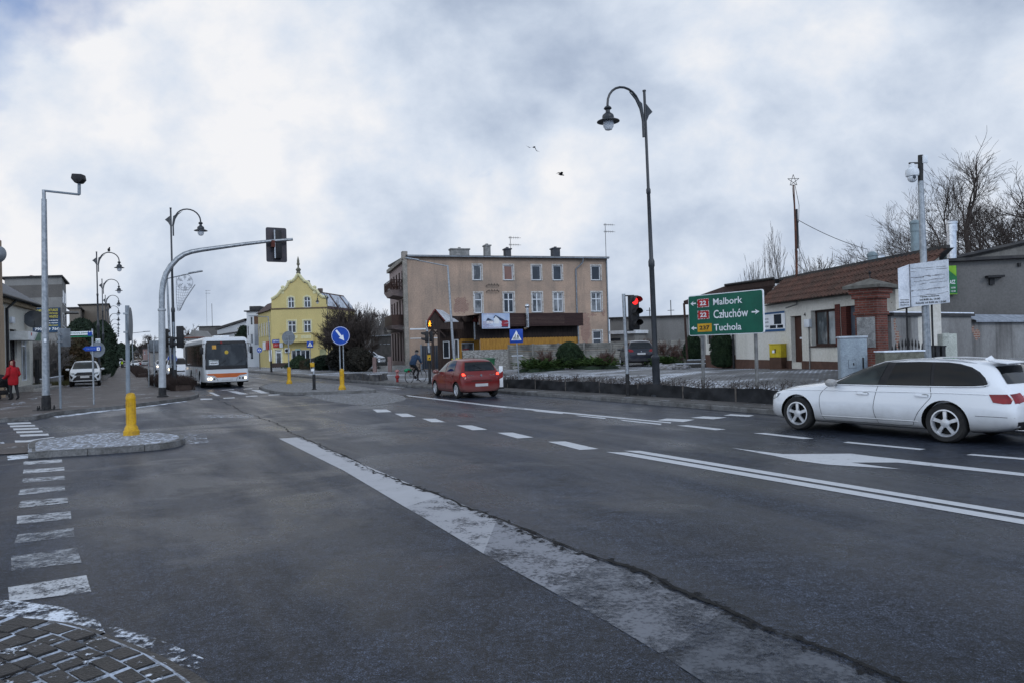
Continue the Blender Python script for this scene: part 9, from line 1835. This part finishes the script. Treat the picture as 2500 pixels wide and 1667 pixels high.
mb=MB().lathe([(.09,-.04),(.09,-.035)],18,(BBx[0],0,BBx[2]),'y'); mb.tube([BBx,(-.05,-.08,.13)],.01,6).tube([BBx,(-.15,.08,.44)],.01,6).box(-.1,.0,-.16,-.07,.115,.135).box(-.2,-.1,.07,.16,.43,.45).build('pedals',blackm,tb,smooth=0)
MB().box(-.60,-.57,-.04,.04,.58,.66).build('rear_lamp',tailred,tb,smooth=0)
gb=mat('green_bag',(.01,.28,.11),.5,0,(.008,.18,.08),5,bump=.4); mb=MB(); mb.lathe([(.02,-.22),(.14,-.17),(.19,0),(.16,.12),(.10,.2),(.05,.24)],12,(-.42,.20,.68),'x',sy=.6); o=mb.build('shopping_bag',gb,None); o.location=(cen.x,cen.y,.125); o.rotation_euler.z=rz_; tag(o,'bright green shopping bag hanging on the bicycle carrier','bag')
tc=thing('person','person in a dark blue jacket and cap riding a bicycle away','person',(cen.x,cen.y,.125),rz_)
jk=mat('blue_jacket',(.022,.045,.085),.75,0,(.015,.03,.06),6,bump=.4)
hl=(.17,.27,1.05); hr=(.17,-.27,1.05); bodyc=[[(-.26,0,.98,.14),(-.20,0,1.12,.14),(-.08,0,1.28,.155),(.03,0,1.42,.14),(.07,0,1.49,.06),(.10,0,1.55,.055)],
 [(-.26,0,.98,.14),(-.22,-.10,.93,.10),(.10,-.12,.62,.068),(-.04,-.11,.22,.045),(.0,-.11,.16,.04),(.10,-.11,.14,.032)],[(-.26,0,.98,.14),(-.22,.10,.93,.10),(.20,.12,.86,.068),(-.06,.11,.52,.045),(-.10,.11,.47,.04),(.0,.11,.46,.032)],
 [(.03,0,1.42,.14),(.03,-.19,1.40,.08),(.04,-.28,1.20,.06),(.12,-.28,1.10,.045),(*hr,.03)],[(.03,0,1.42,.14),(.03,.19,1.40,.08),(.04,.28,1.20,.06),(.12,.28,1.10,.045),(*hl,.03)]]
skinmesh(bodyc,'body',blackcloth,tc)
jv=[(-.27,.95,.165),(-.25,1.05,.185),(-.19,1.15,.18),(-.10,1.28,.19),(-.01,1.40,.185),(.05,1.47,.12),(.07,1.52,.08)]
mb=MB(); n=18; vs=[]
for x,z,rr in jv:
    for a in range(n): an=2*PI*a/n; vs.append((x+rr*.8*math.cos(an)*(.9),rr*1.12*math.sin(an),z-.35*rr*math.cos(an)))
mb.add(vs,[(i*n+a,i*n+(a+1)%n,(i+1)*n+(a+1)%n,(i+1)*n+a) for i in range(len(jv)-1) for a in range(n)]+[tuple(range(n))]); mb.build('jacket',jk,tc)
for ch in (bodyc[3],bodyc[4]): q=[Vector(p[:3]) for p in ch[1:]]; MB().tube([q[0],q[0].lerp(q[1],.5),q[1],q[2],q[2].lerp(q[3],.6)],[.09,.08,.07,.058,.05],12).ball(tuple(q[0]),.095,12).build('sleeve',jk,tc)
h_,P=headparts(tc,(.13,0,1.63),R(90)); mb=MB().lathe([(.097,.02),(.10,.06),(.085,.12),(.04,.145),(.001,.15)],16,(0,0,0)); mb.v=[tuple(P(x,y*1.08,z)) for x,y,z in mb.v]; mb.build('cap',blackcloth,h_)
mb=MB().lathe([(.082,-.06),(.092,-.02),(.095,.03)],14,(0,0,0)); mb.v=[tuple(P(x,y*1.05+.012,z)) for x,y,z in mb.v]; mb.build('hair',mat('grey_hair',(.22,.21,.2),.8),h_)
for wv in (hl,hr): skinmesh(hand(wv,(.9,0,-.35),(0,-wv[1],.2),1.3,1.0),'hand',skin,tc,1)
# ---- walkers far down the left pavement
def walker(label,c,x,y,Z,top,vest=True,seed=0):
    p=at(c,x,y,Z); H=at(c,x,top,Z).z-.12; k=H/1.75; t=thing('person',label,'person',(p.x,p.y,.12),R(28)); Q=lambda a,b,c_,d: (a*k,b*k,c_*k,d*k)
    b=[[Q(0,0,.95,.14),Q(0,0,1.2,.15),Q(0,0,1.4,.13),Q(0,0,1.5,.055),Q(0,0,1.56,.05)],[Q(0,0,.95,.14),Q(-.09,.06,.85,.1),Q(-.1,.16,.48,.07),Q(-.1,.22,.08,.045),Q(-.1,.12,.03,.035)],[Q(0,0,.95,.14),Q(.09,-.04,.85,.1),Q(.1,-.10,.48,.07),Q(.1,-.18,.08,.045),Q(.1,-.28,.03,.035)],[Q(0,0,1.4,.13),Q(-.2,0,1.37,.08),Q(-.27,.06,1.1,.06),Q(-.27,-.04,.86,.04)],[Q(0,0,1.4,.13),Q(.2,0,1.37,.08),Q(.27,-.04,1.1,.06),Q(.27,-.12,.86,.04)]]
    skinmesh(b,'body',blackcloth,t,1)
    for s in (-1,1): skinmesh(hand((s*.27*k,(-.04 if s<0 else -.12)*k,.86*k),(0,0,-1),(0,-1,0),.6,1.0),'hand',skin,t,1)
    MB().lathe([(.20*k,.92*k),(.19*k,1.1*k),(.20*k,1.3*k),(.15*k,1.42*k),(.08*k,1.47*k)],14,(0,0,0),'z',0,1.1,.8).build('jacket',mat('vest_yellow',(.42,.62,.02),.6,emit=0) if vest else jk,t)
    h,P=headparts(t,(0,0,1.63*k),0); mb=MB().lathe([(.09,-.02),(.1,.05),(.08,.11),(.001,.14)],12,(0,0,0)); mb.v=[tuple(P(x,y*1.1+.01,z)) for x,y,z in mb.v]; mb.build('cap',blackcloth,h); return t
walker('person in a bright yellow vest walking far down the left pavement','f',552,600,138,470); walker('person in dark clothes beside the far lamp post on the left','f',467,600,150,480,False)
